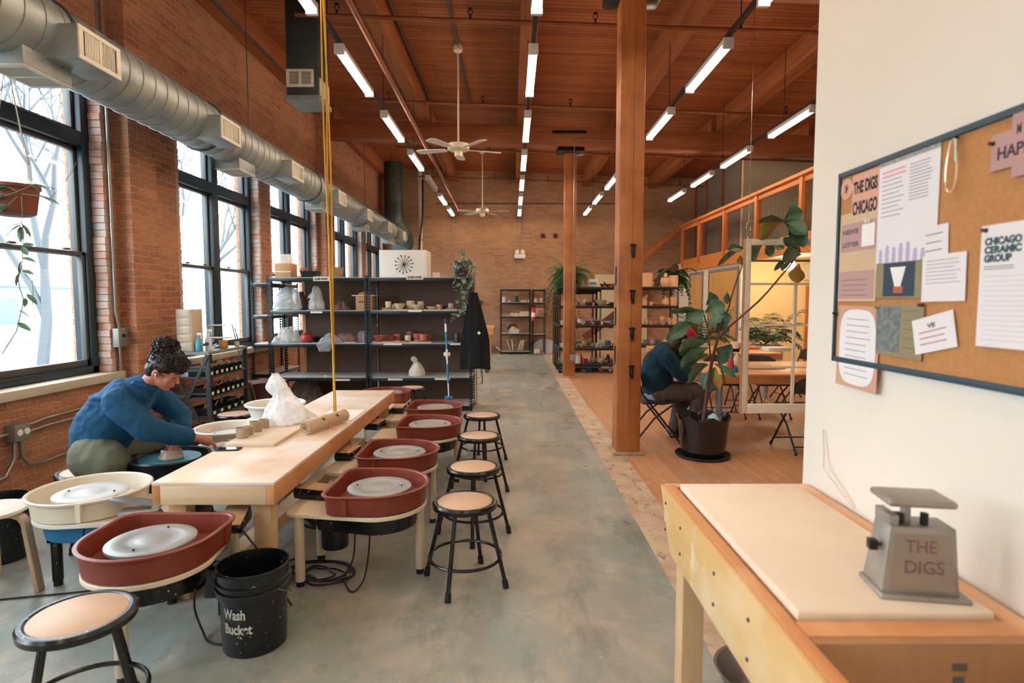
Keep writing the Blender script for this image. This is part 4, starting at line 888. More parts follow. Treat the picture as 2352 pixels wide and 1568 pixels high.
# right bay, second shelf from the top: white greenware
z1 = SZ[3]; yb = SY0+.10
def X(px, y): return at(px, 700, y).x
GW = 'white unglazed pots on the upper shelf'
board(X(879, yb), X(972, yb), SY0+.03, SY0+.35, z1, 'left board under the white bowls on the upper shelf'); board(X(974, yb), X(1018, yb), SY0+.03, SY0+.3, z1, 'middle board under the white handled bowl'); board(X(1020, yb), X(1056, yb), SY0+.03, SY0+.3, z1, 'right board under the small stacked cup')
zz = z1+.017
pot('plate', 'cream', X(889, yb), yb+.02, zz, .85, 'white saucer under the leftmost cup on the upper shelf', GW); pot('cup', 'cream', X(891, yb), yb+.02, zz+.02, 1.0, 'white cup standing on a saucer, leftmost on the upper shelf', GW)
pot('mug', 'cream', X(905, yb+.15), yb+.17, zz, .75, 'small white mug behind the left bowl on the upper shelf', GW)
pot('bowl', 'cream', X(918, yb), yb, zz, .92, 'white footed bowl, left of the tall pot on the upper shelf', GW, sx=.95); pot('pot', 'cream', X(942, yb+.1), yb+.15, zz, .80, 'rounded white pot standing highest among the bowls on the upper shelf', GW)
pot('bowl', 'cream', X(959, yb-.02), yb-.03, zz, .74, 'wide white bowl in front of the rounded pot on the upper shelf', GW, sx=1.22); pot('cup', 'cream', X(965, yb+.16), yb+.2, zz, 1.25, 'white straight cup behind the wide bowl on the upper shelf', GW)
pot('dish', 'cream', X(993, yb), yb, zz, 1.0, 'white flared dish with a loop handle on the upper shelf', GW, sx=.9); pot('mug', 'peach', X(1007, yb), yb+.02, zz, .7, 'small peach mug beside the flared dish on the upper shelf', GW)
pot('dish', 'brown', X(1012, yb+.2), yb+.25, zz, 1.2, 'dim brown dish at the back of the upper shelf', GW); pot('plate', 'cream', X(1036, yb), yb+.03, zz, .75, 'pair of low white plates under the grey cup', GW); pot('cup', 'grey', X(1035, yb), yb+.03, zz+.02, .68, 'small grey white cup on stacked plates at the right of the upper shelf', GW, sx=1.35)
# right bay, middle shelf: red clay pots
z2 = SZ[2]; GR2 = 'red clay pots on the middle shelf'
board(X(853, yb), X(940, yb), SY0+.02, SY0+.33, z2, 'left board under the red clay bowls on the middle shelf'); board(X(941, yb), X(991, yb), SY0+.02, SY0+.35, z2, 'right board under the red clay mugs on the middle shelf')
zz = z2+.017
for k, c, px, dy, s, sx, lab in (('bowl', 'terracotta', 871, 0, 1.0, 1.0, 'red clay bowl at the left end of the middle shelf'), ('bowl', 'terracotta', 896, .14, .85, .85, 'smaller red clay bowl behind the first one on the middle shelf'), ('cup', 'terracotta', 913, .26, 1.1, 1.2, 'dim red clay cup at the back of the middle shelf'), ('dish', 'peach', 912, -.03, .45, .75, 'flat pale clay disc on the middle shelf'), ('dish', 'terracotta', 932, -.04, .45, .65, 'flat red clay disc on the middle shelf'), ('cup', 'cream', 936, .05, .95, 1.1, 'white cup lying among red clay pots on the middle shelf'), ('pot', 'brown', 945, .22, 1.0, 1.1, 'dark brown pot at the back of the middle shelf'), ('cup', 'terracotta', 958, .17, 1.2, 1.3, 'red clay cup beside the handled mug'), ('mug', 'terracotta', 972, .05, 1.15, 1.2, 'round red clay mug with handle on the middle shelf'), ('dish', 'cream', 956, -.04, .5, .8, 'low cream lid with a knob on the middle shelf')):
    pot(k, c, X(px, yb+dy), yb+dy, zz, s, lab, GR2, sx=sx)
pot('cup', 'black', X(1050, yb+.05), yb+.1, z2, 1.5, 'black cup at the right end of the middle shelf beside the apron')
# knotted bag
t = E('knotted_bag', 'white knotted plastic bag of clay standing alone on the low shelf', 'plastic bag', (X(956, 8.3), 8.3, SZ[1]+.001))
bagmesh((0, 0, 0), .115, .09, .20, 21, top=lambda u: max(.1, (1+.05*math.sin(6*u))*(1-u**1.8)**.6), amp=.05).build('bag', mat('milky_bag', '#dcd9cc', .5, c2='#c9c6b6', ns=9, bump=.4, bs=22), t)
bagmesh((-.03, 0, .185), .045, .02, .085, 22, lean=(-.02, 0), top=lambda u: .25+.8*math.sin(math.pi*min(1, u*.95+.03)), amp=.05).build('bag_neck', MC['milky_bag'], t)
# left bay: bags
t = E('plastic_bag', 'large grey white plastic bag filling the left of the upper shelf', 'plastic bag', (X(660, 8.38)+.02, 8.38, z1+.001)); bagmesh((0, 0, 0), .225, .17, .33, 31, top=lambda u: (1-.30*u)*(1-u**4)**.5+.04, amp=.045).build('bag', film('grey_bag', '#cfd0cf', .88), t)
MB().tube([(.19, 0, 0), (.21, 0, .12), (.18, 0, .26)], [.06, .05, .03], 10).build('dark_contents', mat('dark_cloth', '#3b2c27', .9), t)
t = E('plastic_bag', 'tall narrow wrapped piece in white plastic beside the large bag', 'plastic bag', (X(728, 8.33), 8.33, z1+.001)); bagmesh((0, 0, 0), .105, .09, .34, 33, top=lambda u: (.92-.25*u+.12*math.sin(7*u))*(1-u**7)**.5+.05, amp=.05).build('bag', film('white_wrap', '#e2e1dc', .9), t); bagmesh((-.09, 0, .17), .05, .03, .12, 36, lean=(.05, 0)).build('loose_end', BAG, t)
t = E('plastic_bag', 'low bag of reddish clay behind the yellow cord on the upper shelf', 'plastic bag', (X(783, 8.4), 8.42, z1+.001)); bagmesh((0, 0, 0), .14, .11, .14, 35, amp=.1).build('bag', film('red_wrap', '#9b7f78', .8), t)
t = E('cardboard_box', 'brown open cardboard box with a board and yellow cloth on top, upper shelf', 'box', (X(837, 8.35), 8.38, z1+.001)); MB().box(-.10, .13, -.12, .12, 0, .20).build('box', CARD, t, bevel=.003); MB().box(-.15, .17, -.13, .14, .203, .215).build('board', PAPER, t); MB().ell((-.01, 0, .235), (.09, .06, .03), (0, R(-10), 0)).build('yellow_cloth', mat('yellow_cloth', '#d39b1f', .8), t); MB().cyl((-.04, -.121, .12), (-.04, -.124, .12), .012, n=12).box(-.02, .05, -.1235, -.121, .115, .125).build('printed_mark', INK, t)
pot('jar', 'red', X(702, 8.28), 8.30, z2, 1.0, 'orange red lidded clay jar on the middle shelf of the left bay', None, sx=1.32)
o = bpy.data.objects[-1] if False else None
t = E('plastic_bag', 'wrapped pale pot in white plastic left of the orange jar', 'plastic bag', (X(660, 8.33), 8.36, z2+.001)); bagmesh((0, 0, 0), .155, .12, .22, 41, top=lambda u: (1-.15*u)*(1-u**5)**.5+.05, amp=.05).build('bag', film('white_wrap2', '#dcdcd6', .85), t)
t = E('plastic_bag', 'small crumpled bag at the left end of the middle shelf', 'plastic bag', (X(632, 8.26), 8.26, z2+.001)); bagmesh((0, 0, 0), .06, .07, .09, 43, amp=.12).build('bag', MC['white_wrap2'], t)
t = E('plastic_bag', 'clear plastic draped over the shelf edge behind the yellow cord', 'plastic bag', (X(757, 8.2), 8.2, z2+.001)); bagmesh((0, 0, 0), .17, .10, .14, 45, amp=.12).build('bag', film('clear_wrap', '#c8cccd', .6), t); bagmesh((-.04, -.13, -.115), .11, .022, .115, 46, top=lambda u: .6+.4*u, amp=.15).build('hanging_edge', MC['clear_wrap'], t)
t = E('plastic_bag', 'wrapped block of reddish clay on a board, middle shelf of the left bay', 'plastic bag', (X(795, 8.3), 8.32, z2+.001)); MB().box(-.15, .14, -.12, .10, 0, .014).build('board', MC['pink_grey_board'], t); bagmesh((-.01, 0, .015), .14, .10, .11, 47, top=lambda u: (1-.1*u)*(1-u**5)**.5+.05, amp=.04).build('bag', film('clay_wrap', '#a98b84', .8), t)
t = E('plastic_bag', 'wrapped round pot behind the upright between the two bays', 'plastic bag', (-2.13, 8.4, z2+.001)); bagmesh((0, 0, 0), .10, .09, .16, 49, top=lambda u: (1-.1*u)*(1-u**5)**.5+.05, amp=.05).build('bag', MC['clear_wrap'], t)
t = E('plastic_bag', 'dark crumpled plastic on the lowest shelf behind the white tray', 'plastic bag', (X(690, 8.3), 8.35, SZ[0]+.001)); bagmesh((0, 0, 0), .28, .13, .33, 51, amp=.12, lean=(.05, 0), top=lambda u: 1-.5*u).build('bag', film('smoky_wrap', '#8d807c', .75), t)
pot('dish', 'black', X(725, 8.45), 8.5, z2, 1.6, 'dim dark dish behind the orange jar')
for o_ in list(COL.objects):
    if o_.name.startswith('plastic_bag') and o_.location.y > 7:
        for c_ in o_.children:
            if c_.name.startswith(('bag', 'loose', 'hanging')): crumple(c_, 1, .03, .06)
# on top of the storage shelf
zt = SZ[4]+.0008
t = E('cardboard_box', 'brown cardboard box on top of the storage shelf at the left', 'box', (X(659, 8.35), 8.40, zt)); MB().box(-.13, .10, -.13, .12, 0, .20).build('box', CARD, t, bevel=.003); MB().box(-.13, .10, -.1325, -.1305, .075, .09).build('tape', mat('white_tape', '#d8cdbd', .6), t); MB().box(-.11, .07, -.10, .09, .203, .33).build('white_tray', film('frosted_box', '#e8e2d8', .8), t)
pot('cylinder', 'terracotta', X(700, 8.4), 8.42, zt, .9, 'red and white pot behind the dark tray on top of the shelf')
t = E('seed_tray', 'black plastic seed tray with dry plants on top of the shelf', 'tray', (X(718, 8.3), 8.3, zt)); MB().loft([[(-.11, -.07, 0), (.08, -.07, 0), (.08, .07, 0), (-.11, .07, 0)], [(-.14, -.09, .09), (.10, -.09, .09), (.10, .09, .09), (-.14, .09, .09)]]).build('tray', BLACKP, t)
m = MB(); rr = random.Random(2)
for k in range(12): x = rr.uniform(-.11, .08); m.tube([(x, rr.uniform(-.05, .05), .09), (x+rr.uniform(-.05, .05), -.02, .09+rr.uniform(.04, .12))], .003, 4)
m.build('dry_stems', mat('dry_stems', '#8a6a45', .8), t)
t = E('fibre_planter', 'square brown fibre planter right of the yellow cord on top of the shelf', 'planter', (X(774, 8.35), 8.36, zt)); MB().loft([[(-.06, -.06, 0), (.06, -.06, 0), (.06, .06, 0), (-.06, .06, 0)], [(-.08, -.08, .15), (.08, -.08, .15), (.08, .08, .15), (-.08, .08, .15)], [(-.07, -.07, .15), (.07, -.07, .15), (.07, .07, .15), (-.07, .07, .15)], [(-.06, -.06, .1), (.06, -.06, .1), (.06, .06, .1), (-.06, .06, .1)]]).build('planter', mat('fibre_pot', '#a58258', .9, c2='#80603e', ns=16, bump=.5), t)
# white box with starburst emblem
a = at(870, 575, 8.25); b = at(976, 575, 8.25)
t = E('white_box', 'big white box with a black starburst emblem on top of the storage shelf', 'box', ((a.x+b.x)/2, 8.48, zt)); hw = (b.x-a.x)/2
MB().box(-hw, hw+.02, -.22, .22, 0, .385).build('box', WHITEPL, t, bevel=.006)
m = MB(); cx, cz_ = at(928, 607, 8.26).x-(a.x+b.x)/2, at(928, 607, 8.26).z-zt
for k in range(14):
    an = 2*math.pi*k/14 + .1; r1 = .118 if k % 2 else .125; p = (cx+r1*math.cos(an), -.225, cz_+r1*math.sin(an)); m.bar((cx, -.2225, cz_), p, .006, .004); m.cyl((p[0], -.2205, p[2]), (p[0], -.225, p[2]), .010, n=10)
m.build('starburst_emblem', INK, t)
MB().box(X(1003, 8.3)-(a.x+b.x)/2-.05, X(1003, 8.3)-(a.x+b.x)/2+.05, -.2, -.19, 0, .075).build('small_card', mat('red_white_card', '#e0b5a5', .6), t)
# hanging pot with vine on the shelf end
def leafshape(L, w, n=6, cup=.15, wav=0, tip=1.0):
    """leaf blade in local XY, stem at origin, pointing +x; returns (verts, faces)"""
    v = []; f = []
    for i in range(n+1):
        u = i/n; ww = w*math.sin(math.pi*min(1, u**.8*.97+.02))**(.7)*(1 if u < .5 else tip); z = -cup*L*u*u
        for s in (-1, -.5, 0, .5, 1): v.append((L*u, ww*s, z + abs(s)*w*.25 + wav*L*math.sin(u*14+s*2)*abs(s)))
    for i in range(n):
        for j in range(4): a = i*5+j; f.append((a, a+1, a+6, a+5))
    return v, f
def add_leaf(mb, p, d, L, w, roll=0, **k):
    d = Vector(d).normalized(); q = d.to_track_quat('X', 'Z').to_matrix().to_4x4(); M = Matrix.Translation(p) @ q @ Matrix.Rotation(roll, 4, 'X')
    v, f = leafshape(L, w, **k); mb.add([M @ Vector(c) for c in v], f)
px_ = at(1055, 602, 8.30)
t = E('potted_vine', 'dark glazed pot with trailing heart leaved vine on the end of the storage shelf', 'potted plant', (-.72, 8.30, zt))
MB().lathe([(.06, 0), (.09, .03), (.115, .12), (.10, .20), (.095, .215), (.105, .225), (.09, .225), (.08, .20)], n=32).build('pot', mat('plum_glaze', '#2f1f2b', .2, c2='#4a2b35', ns=6, spec=.7), t)
MB().lathe([(.085, .19), (.04, .2), (.0, .2)], n=20).build('soil', mat('soil', '#3b2a20', .95), t)
m = MB(); lf = MB(); rr = random.Random(12)
vines = [[(1062, 600), (1068, 580), (1060, 572)], [(1066, 606), (1082, 600), (1085, 618), (1078, 636)], [(1060, 600), (1066, 640), (1060, 680), (1064, 700), (1054, 740)], [(1050, 610), (1036, 630), (1052, 650), (1040, 672)], [(1066, 606), (1078, 640), (1070, 690), (1060, 720), (1038, 722), (1034, 740)], [(1064, 604), (1092, 612), (1090, 634), (1070, 660), (1062, 686)], [(1058, 600), (1044, 628), (1060, 640), (1050, 690), (1072, 735)], [(1066, 602), (1072, 590), (1084, 606), (1076, 650), (1066, 676)]]
for vi, pts in enumerate(vines):
    P = [at(px, py, SY0-.06-.03*(vi % 3)) - Vector((-.72, 8.30, zt)) for px, py in pts]; P = [Vector((.02, 0, .2))] + P; m.tube(P, .003, 5)
    for a, b in zip(P[1:], P[2:]):
        for u in (.0, .35, .7): p = a.lerp(b, u); add_leaf(lf, p, (rr.uniform(-.7, .7), rr.uniform(-.9, -.1), rr.uniform(-.9, .1)), rr.uniform(.055, .085), rr.uniform(.026, .038), rr.uniform(-.6, .6), n=5)
m.build('vine_stem', mat('vine_stem', '#5b6b3d', .7), t); lf.build('foliage', mat('vine_green', '#4d6d57', .45, c2='#8fa591', ns=20, amt=.3), t)
# apron / jackets hanging on the shelf end
t = E('hanging_apron', 'black apron hanging from the right end of the storage shelf', 'apron', (-.55, 8.03, 0))
m = MB(); H0, H1 = .62, 1.66; rings = []
for i in range(15):
    u = i/14; z = H1-(H1-H0)*u; w = .05+.115*min(1, u*1.6)+.035*u; ring = []
    for j in range(36):
        a = 2*math.pi*j/36; q = 1+.16*math.sin(5*a+3*u)*u+.08*math.sin(9*a); ring.append((.02+.02*u+w*q*math.cos(a), .02+.055*q*math.sin(a)*(1+u*.3), z+.02*math.sin(3*a)*u))
    rings.append(ring)
m.loft(rings); m.build('cloth', mat('black_cloth', '#07090c', .9, c2='#0e1014', ns=12, bump=.6, bs=12), t)
MB().tube([(.02, .02, 1.62), (.0, .03, 1.78), (-.04, .0, 1.80)], .008, 6).build('neck_strap', BLACKP, t)
MB().obox((.10, -.085, 1.11), (.036, .002, .036), (0, R(45), 0)).build('white_patch', PAPER, t); MB().tube([(.12, .0, .66), (.14, -.01, .45), (.13, -.01, .40)], .008, 6).build('apron_tie', BLACKP, t)
# mop
t = E('mop', 'blue and white mop leaning upright against the storage shelf', 'mop', (0, 0, 0)); a = at(1023, 733, 7.98); b = at(1031, 918, 7.7); d = b-a
MBm = lambda u0, u1, r, n_, mm: MB().cyl(a+d*u0, a+d*u1, r, n=12).build(n_, mm, t)
b_f = b + d*.0
MBm(0, .06, .016, 'grip', mat('navy_grip', '#1d3765', .5)); MBm(.06, .16, .014, 'label_sleeve', WHITEPL); MBm(.16, .40, .014, 'upper_handle', BLUEP); MBm(.40, .56, .010, 'middle_tube', WHITEPL); MBm(.56, .80, .014, 'lower_handle', BLUEP); MBm(.80, 1.02, .009, 'lower_tube', WHITEPL)
c = a+d*.44; MB().obox(c+Vector((0, .01, 0)), (.09, .03, .05)).obox(c+Vector((0, -.005, 0)), (.03, .03, .13)).build('clamp', WHITEPL, t, bevel=.006)
m = MB(); h = a+d*.98
for k in range(26):
    an = 2*math.pi*k/26; m.tube([h+Vector((.02*math.cos(an), .015*math.sin(an), .02)), h+Vector((.055*math.cos(an), .05*math.sin(an), -.10)), h+Vector((.05*math.cos(an*1.1), .06*math.sin(an), -h.z+.02))], .008, 5)
m.build('mop_strands', mat('mop_white', '#c9d2d6', .9, c2='#7ea0b4', ns=20), t); MB().lathe([(.04, -.03), (.06, -.05), (.058, -.10), (.05, -.10)], h+Vector((0, 0, .06)), n=20).build('mop_collar', BLUEP, t)
# ---------------------------------------------------------------- tool cart by the window wall
CG = mat('grey_cart_steel', '#4a5152', .5, .3, c2='#3a4041', ns=6, spots=(60, .72, '#aab0ae'))
t = E('tool_cart', 'dark steel tool shelf with cross braced end and bins, beside the potter', 'tool shelf', (-3.30, 6.32, 0)); hx, hy, H = .225, .43, 1.03
for x in (-hx, hx-.04):
    for y in (-hy, hy-.03): MB().box(x, x+.04, y, y+.03, 0, H).build('post', CG, t)
CZ = [.16, .36, .565, .775]
for z in CZ: MB().box(-hx+.005, hx-.002, -hy+.005, hy-.005, z-.02, z).build('shelf', CG, t)
MB().box(-hx-.005, hx+.005, -hy-.005, hy+.005, H-.03, H).build('top_shelf', mat('worn_grey_top', '#6d7272', .5, c2='#8f8d86', ns=9), t)
MB().bar((-hx+.02, -hy-.006, .12), (hx-.02, -hy-.006, .98), .008, .03).build('cross_brace', CG, t); MB().bar((hx-.02, -hy-.012, .12), (-hx+.02, -hy-.012, .98), .008, .03).build('cross_brace', CG, t)
for z in (.36, .6, .84): MB().box(-hx, hx, -hy-.004, -hy+.0, z-.012, z+.012).build('end_bar', CG, t)
BIN = mat('clear_dark_bin', '#1f2426', .3); rr = random.Random(5)
for si, z in enumerate(CZ):
    y = 6.32-hy+.04; k = 0
    while y < 6.32+hy-.12:
        w = (.10, .105, .15, .19)[3-si] if si else .19; wn = ['second', 'third', 'fourth', 'fifth', 'sixth', 'seventh', 'eighth']
        pos = 'nearest' if k == 0 else wn[k-1]
        b = E('tool_bin', 'dark tool bin, %s from the near end, %s level of the tool shelf' % (pos, ('bottom', 'third', 'second', 'top')[si]), 'bin', (-3.085-.12, y+w/2, z+.0006), 0, 'tool bins on the dark tool shelf')
        hh = .085
        MB().box(-.11, .11, -w/2+.004, w/2-.004, 0, .006).box(-.11, .11, -w/2+.004, -w/2+.008, 0, hh).box(-.11, .11, w/2-.008, w/2-.004, 0, hh).box(-.11, -.106, -w/2+.004, w/2-.004, 0, hh).box(.106, .11, -w/2+.004, w/2-.004, 0, hh*.6).build('bin', BIN, b, smooth=False)
        MB().box(.11, .112, -.022, .022, .01, .042).build('bin_label', LB, b, smooth=False)
        mm = MB()
        for q in range(4): yy = rr.uniform(-w*.3, w*.3); mm.tube([(rr.uniform(-.05, .05), yy, .02), (rr.uniform(0, .09), yy+rr.uniform(-.02, .02), rr.uniform(.09, .15))], .006, 6)
        mm.build('tools', mat(*rr.choice([('tool_wood', '#c39a66', .6), ('tool_orange', '#d9822b', .5), ('tool_steel', '#a9a9a5', .4, .5), ('tool_cream', '#d9cdb5', .6)])), b)
        y += w+.006; k += 1
zt2 = H+.0008
t = E('drawer_tower', 'stack of translucent plastic drawers on the tool shelf by the brick pier', 'drawers', (-3.345, 6.05, zt2)); FD = mat('frosted_drawer', '#d9cbb6', .35, c2='#cfbfa8', ns=4, trans=.15)
MB().box(-.078, .078, -.11, .11, 0, .43).build('case', FD, t, bevel=.006)
for k in range(5): d_ = MB().box(-.066, .066, -.118, -.108, .015+k*.083, .088+k*.083).build('drawer', FD, t, bevel=.004); MB().box(-.03, .03, -.125, -.117, .06+k*.083, .07+k*.083).build('handle', FD, d_)
p = at(462, 795, 6.05)
for (dx, dy, hh, col, lab) in ((-3.235, 6.0, .16, '#49a9c4', 'narrow blue topped spray bottle beside the drawers'), (-3.18, 6.10, .19, '#e3e6ea', 'white spray bottle with a blue label on the tool shelf')):
    t = E('spray_bottle', lab, 'bottle', (dx, dy, zt2)); MB().lathe([(.03, 0), (.033, .01), (.033, hh*.55), (.014, hh*.78), (.014, hh)], n=18).build('bottle', mat('bottle_'+col[1:], col, .3), t); MB().obox((.012, 0, hh+.015), (.055, .02, .028)).obox((.035, 0, hh-.012), (.008, .012, .04)).build('trigger', WHITEPL, t, bevel=.003)
    if hh > .17: MB().box(-.02, .02, -.0345, -.033, .05, .085).build('label', BLUEP, t, smooth=False)
pot('mug', 'yellow', -3.14, 6.33, zt2, 1.0, 'yellow mug with dark spots and a handle on the tool shelf', rz=R(-30)); pot('cup', 'cream', -3.13, 6.62, zt2, .6, 'small cream cup at the right end of the tool shelf top')
t = E('banding_wheel', 'tabletop banding wheel with a pale disc on the tool shelf', 'banding wheel', (-3.24, 6.48, zt2)); MB().lathe([(.07, 0), (.07, .01), (.02, .03), (.018, .10)], n=24).build('base', BLACKP, t); MB().lathe([(.02, .10), (.115, .103), (.115, .112), (.01, .114)], n=36).build('disc', MC['pale_wheel_head'], t)
t = E('banding_wheel', 'raised second turntable disc standing higher before the window', 'banding wheel', (-3.38, 6.68, zt2)); MB().lathe([(.05, 0), (.05, .01), (.014, .03), (.014, .23)], n=24).build('base', mat('teal_metal', '#3a5f66', .5), t); MB().lathe([(.02, .23), (.09, .233), (.09, .242), (.01, .244)], n=36).build('disc', MC['pale_wheel_head'], t)
for k, (xa, xb) in enumerate(((533, 570), (539, 582))):
    a = at(xa, 745+k*8, 7.1); b = at(xb, 898, 7.0); tag(MB().tube([a, Vector((b.x, b.y, b.z)), b+(b-a)*((b.z)/(a.z-b.z))*.98], .007, 6).build('leaning_rod', mat('teal_rod', '#3c6a6c', .5)), ('left' if k == 0 else 'right') + ' thin teal rod leaning in the corner right of the tool shelf', 'rod', 'thin teal rods')
t = E('clay_bag_bin', 'dark maroon plastic lined bin between tool shelf and storage shelf', 'bin', (-3.15, 7.45, 0)); bagmesh((0, 0, 0), .25, .25, .52, 60, top=lambda u: .85+.15*u, amp=.04).build('bin', mat('maroon_bag', '#47211f', .45, c2='#5c2d28', ns=8, bump=.5, bs=15), t)
# ================================================================ far shelving and the pottery shelves
unit('metal_shelf', 'wide black shelf unit against the far brick wall', at(1149, 700, 16.85).x, at(1219, 700, 16.85).x, 16.85, 17.3, [.08, .60, 1.10, 1.50, 1.89], BLKS, BOARD, 'black shelves on the far wall')
unit('metal_shelf', 'narrow black shelf unit against the far brick wall', at(1223, 700, 16.75).x, at(1253, 700, 16.75).x, 16.75, 17.25, [.03, .58, 1.10, 1.50, 1.88], BLKS, BOARD, 'black shelves on the far wall')
def XF(px): return at(px, 700, 16.95).x
F1 = 'things on the far wide shelf'
pot('cylinder', 'white', XF(1158), 16.98, 1.50, 1.0, 'white cylinder pot at the left of the far wide shelf', F1); pot('cup', 'white', XF(1169), 17.0, 1.50, .7, 'tiny white cup beside the white cylinder on the far shelf', F1)
t = E('vase_of_brushes', 'dark vase of brushes on the far wide shelf', 'vase', (XF(1186), 16.98, 1.501), 0, F1); MB().cyl((0, 0, 0), (0, 0, .18), .05).build('vase', mat('dark_blue_glaze', '#1d2b36', .3), t)
m = MB()
for k in range(9): m.tube([(0, 0, .15), (-.08+.02*k, .01*(k % 3), .30)], .008, 4)
m.build('brushes', mat('pale_bristle', '#a7a27c', .8), t)
for k, px in enumerate((1198, 1203, 1208, 1214)): pot('cup', 'cream', XF(px), 16.98+.05*(k % 2), 1.50, .7+.1*(k % 2), 'small cream piece, %s in the cluster at the right of the far top row' % ordn[k], F1)
tag(MB().box(XF(1154), XF(1172), 16.9, 17.1, 1.101, 1.16).build('block', CARD, bevel=.01), 'low tan block at the left of the far second row', 'block', F1)
for k, px in enumerate((1176, 1181, 1186, 1191)): pot('cup', 'cream', XF(px), 16.98, 1.10, 1.0-.1*(k % 2), 'cream cup, %s from the left in the middle of the far second row' % ordn[k], F1)
for k, px in enumerate((1197, 1202, 1207, 1212)): pot('cylinder', 'cream', XF(px), 16.98, 1.10, .85, 'tall cream cup, %s from the left at the right of the far second row' % ordn[k], F1)
t = E('storage_bin', 'clear bin with orange cloth on the far wide shelf', 'bin', (XF(1181), 16.98, .601), 0, F1); MB().box(-.14, .14, -.1, .1, 0, .13).build('bin', mat('cloudy_bin', '#b6b8b2', .4), t); MB().ell((0, 0, .14), (.11, .08, .06)).build('orange_cloth', mat('orange_cloth', '#d5913f', .8), t); MB().tube([(-.2, 0, .12), (-.1, 0, .24), (.02, 0, .24), (.1, 0, .16)], .03, 8).build('black_strap', BLACKP, t)
for k, (px, an) in enumerate(((1158, -55), (1172, -18), (1178, -6), (1190, 18), (1194, 18), (1199, 12))):
    o = MB().obox((0, 0, .15), (.02, .22, .30)).build('plaster_bat', WHITEP, bevel=.004); o.location = (XF(px), 17.0, .092+(.02 if abs(an) < 30 else -.055)); o.rotation_euler = (0, R(an), 0); tag(o, 'white slab leaning on the lowest far shelf, %s from the left' % ordn[k], 'slab', 'white slabs on the far lowest shelf')
F2 = 'things on the far narrow shelf'
pot('jar', 'cream', XF(1231), 16.95, 1.50, .8, 'left cream jar on top row of the far narrow shelf', F2); pot('jar', 'cream', XF(1243), 16.95, 1.50, .85, 'right cream jar on top row of the far narrow shelf', F2)
pot('pot', 'pink', XF(1240), 16.95, 1.10, 1.6, 'large pink pot on the far narrow shelf', F2, sx=1.1)
for k, px in enumerate((1231, 1237, 1243)): pot('cup', ('white', 'white', 'terracotta')[k], XF(px), 16.95, .03, 1.2, '%s cup at the foot of the far narrow shelf' % ('left white', 'middle white', 'right red clay')[k], F2)
t = E('fire_extinguisher', 'red fire extinguisher hanging on the black shelf post at the far wall', 'fire extinguisher', (at(1225, 720, 16.68).x, 16.68, at(1225, 737, 16.68).z)); MB().lathe([(.05, 0), (.06, .01), (.06, .32), (.03, .38), (.02, .40)], n=24).build('cylinder', mat('signal_red', '#c01a22', .3), t); MB().obox((0, 0, .42), (.10, .03, .04)).build('valve', BLACKP, t); MB().lathe([(.0605, .12), (.0605, .24)], n=24, cap0=False, cap1=False).build('label', PAPER, t); MB().tube([(-.04, 0, .42), (-.08, 0, .36), (-.07, -.02, .2)], .01, 6).build('hose', BLACKP, t)
t = E('grey_dome', 'pale grey dome shaped lid leaning behind the far narrow shelf', 'lid', (XF(1253), 17.28, 0)); MB().xf(Matrix()).loft([[(.42*math.cos(a), 0, .42*math.sin(a)) for a in [math.pi*i/20 for i in range(21)]], [(.36*math.cos(a), .06, .36*math.sin(a)) for a in [math.pi*i/20 for i in range(21)]]]).build('dome', mat('pale_grey', '#c9cbca', .6), t)
# emergency light, squares on wall, black lamp post thing
t = E('emergency_light', 'white emergency light with two round lamps on the far brick wall', 'emergency light', (at(1194, 588, 17.34).x, 17.36, at(1194, 588, 17.34).z)); MB().box(-.16, .16, -.09, .03, -.07, .06).build('body', WHITEPL, t, bevel=.01)
for s in (-1, 1): MB().cyl((s*.08, 0, .11), (s*.08, -.09, .12), .06, .065, 18).build('lamp_head', mat('pale_lamp', '#d8d2bd', .3), t)
MB().cyl((0, .01, .06), (0, .01, 1.5), .012).build('conduit', CONDUIT, t)
for px, lab in ((1247, 'left small dark square opening in the far brick wall'), (1276, 'right small dark square opening in the far brick wall')):
    p = at(px, 541, 17.38); tag(MB().box(-.06, .06, -.012, .01, -.06, .06).build('wall_plate', mat('rust_dark', '#4a2318', .8), loc=(p.x, 17.385, p.z)), lab, 'wall plate', 'small square plates on the far wall')
pipe('conduit', 'vertical conduit below the strip light on the far wall', 'conduit', [(-1.72, 17.36, 1.8), (-1.72, 17.36, 4.35)], .014, CONDUIT)
t = E('wall_socket_pole', 'black cable box on a thin pole against the far wall behind the bench', 'cable box', (at(1104, 700, 17.2).x, 17.3, 0)); MB().cyl((0, 0, 0), (0, 0, 1.5), .016).build('pole', BLACKP, t); MB().box(-.05, .05, -.05, .03, 1.42, 1.56).build('box', mat('blue_grey_box', '#2c3a45', .5), t, bevel=.008)
# rolling bench
xr = at(1134, 760, 12.4).x
t = E('rolling_workbench', 'pale wooden workbench on casters in the aisle near the far wall', 'workbench', (xr-.75, 12.85, 0)); BP = grain('bench_wood', '#dfb070', '#cf9a58', None, .5, 'x', 8, .05); BZ = grain('bench_leg_wood', '#dfb070', '#cf9a58', None, .5, 'z', 8, .05)
MB().box(-.75, .75, -.45, .45, .93, .985).build('benchtop', BP, t, bevel=.004); MB().box(-.73, .74, -.43, .43, .82, .93).build('apron_rail', BP, t, bevel=.003)
for x in (-.70, .53):
    for y in (-.42, .28): g = MB().box(x, x+.14, y, y+.14, .12, .82).build('leg', BZ, t, bevel=.004); c_ = MB().torus((x+.07, y+.07, .045), .03, .015, 16, 8, 'y').box(x+.04, x+.10, y+.04, y+.10, .085, .12).box(x+.04, x+.048, y+.05, y+.09, .04, .1).box(x+.092, x+.10, y+.05, y+.09, .04, .1).build('caster', BLACKP, g)
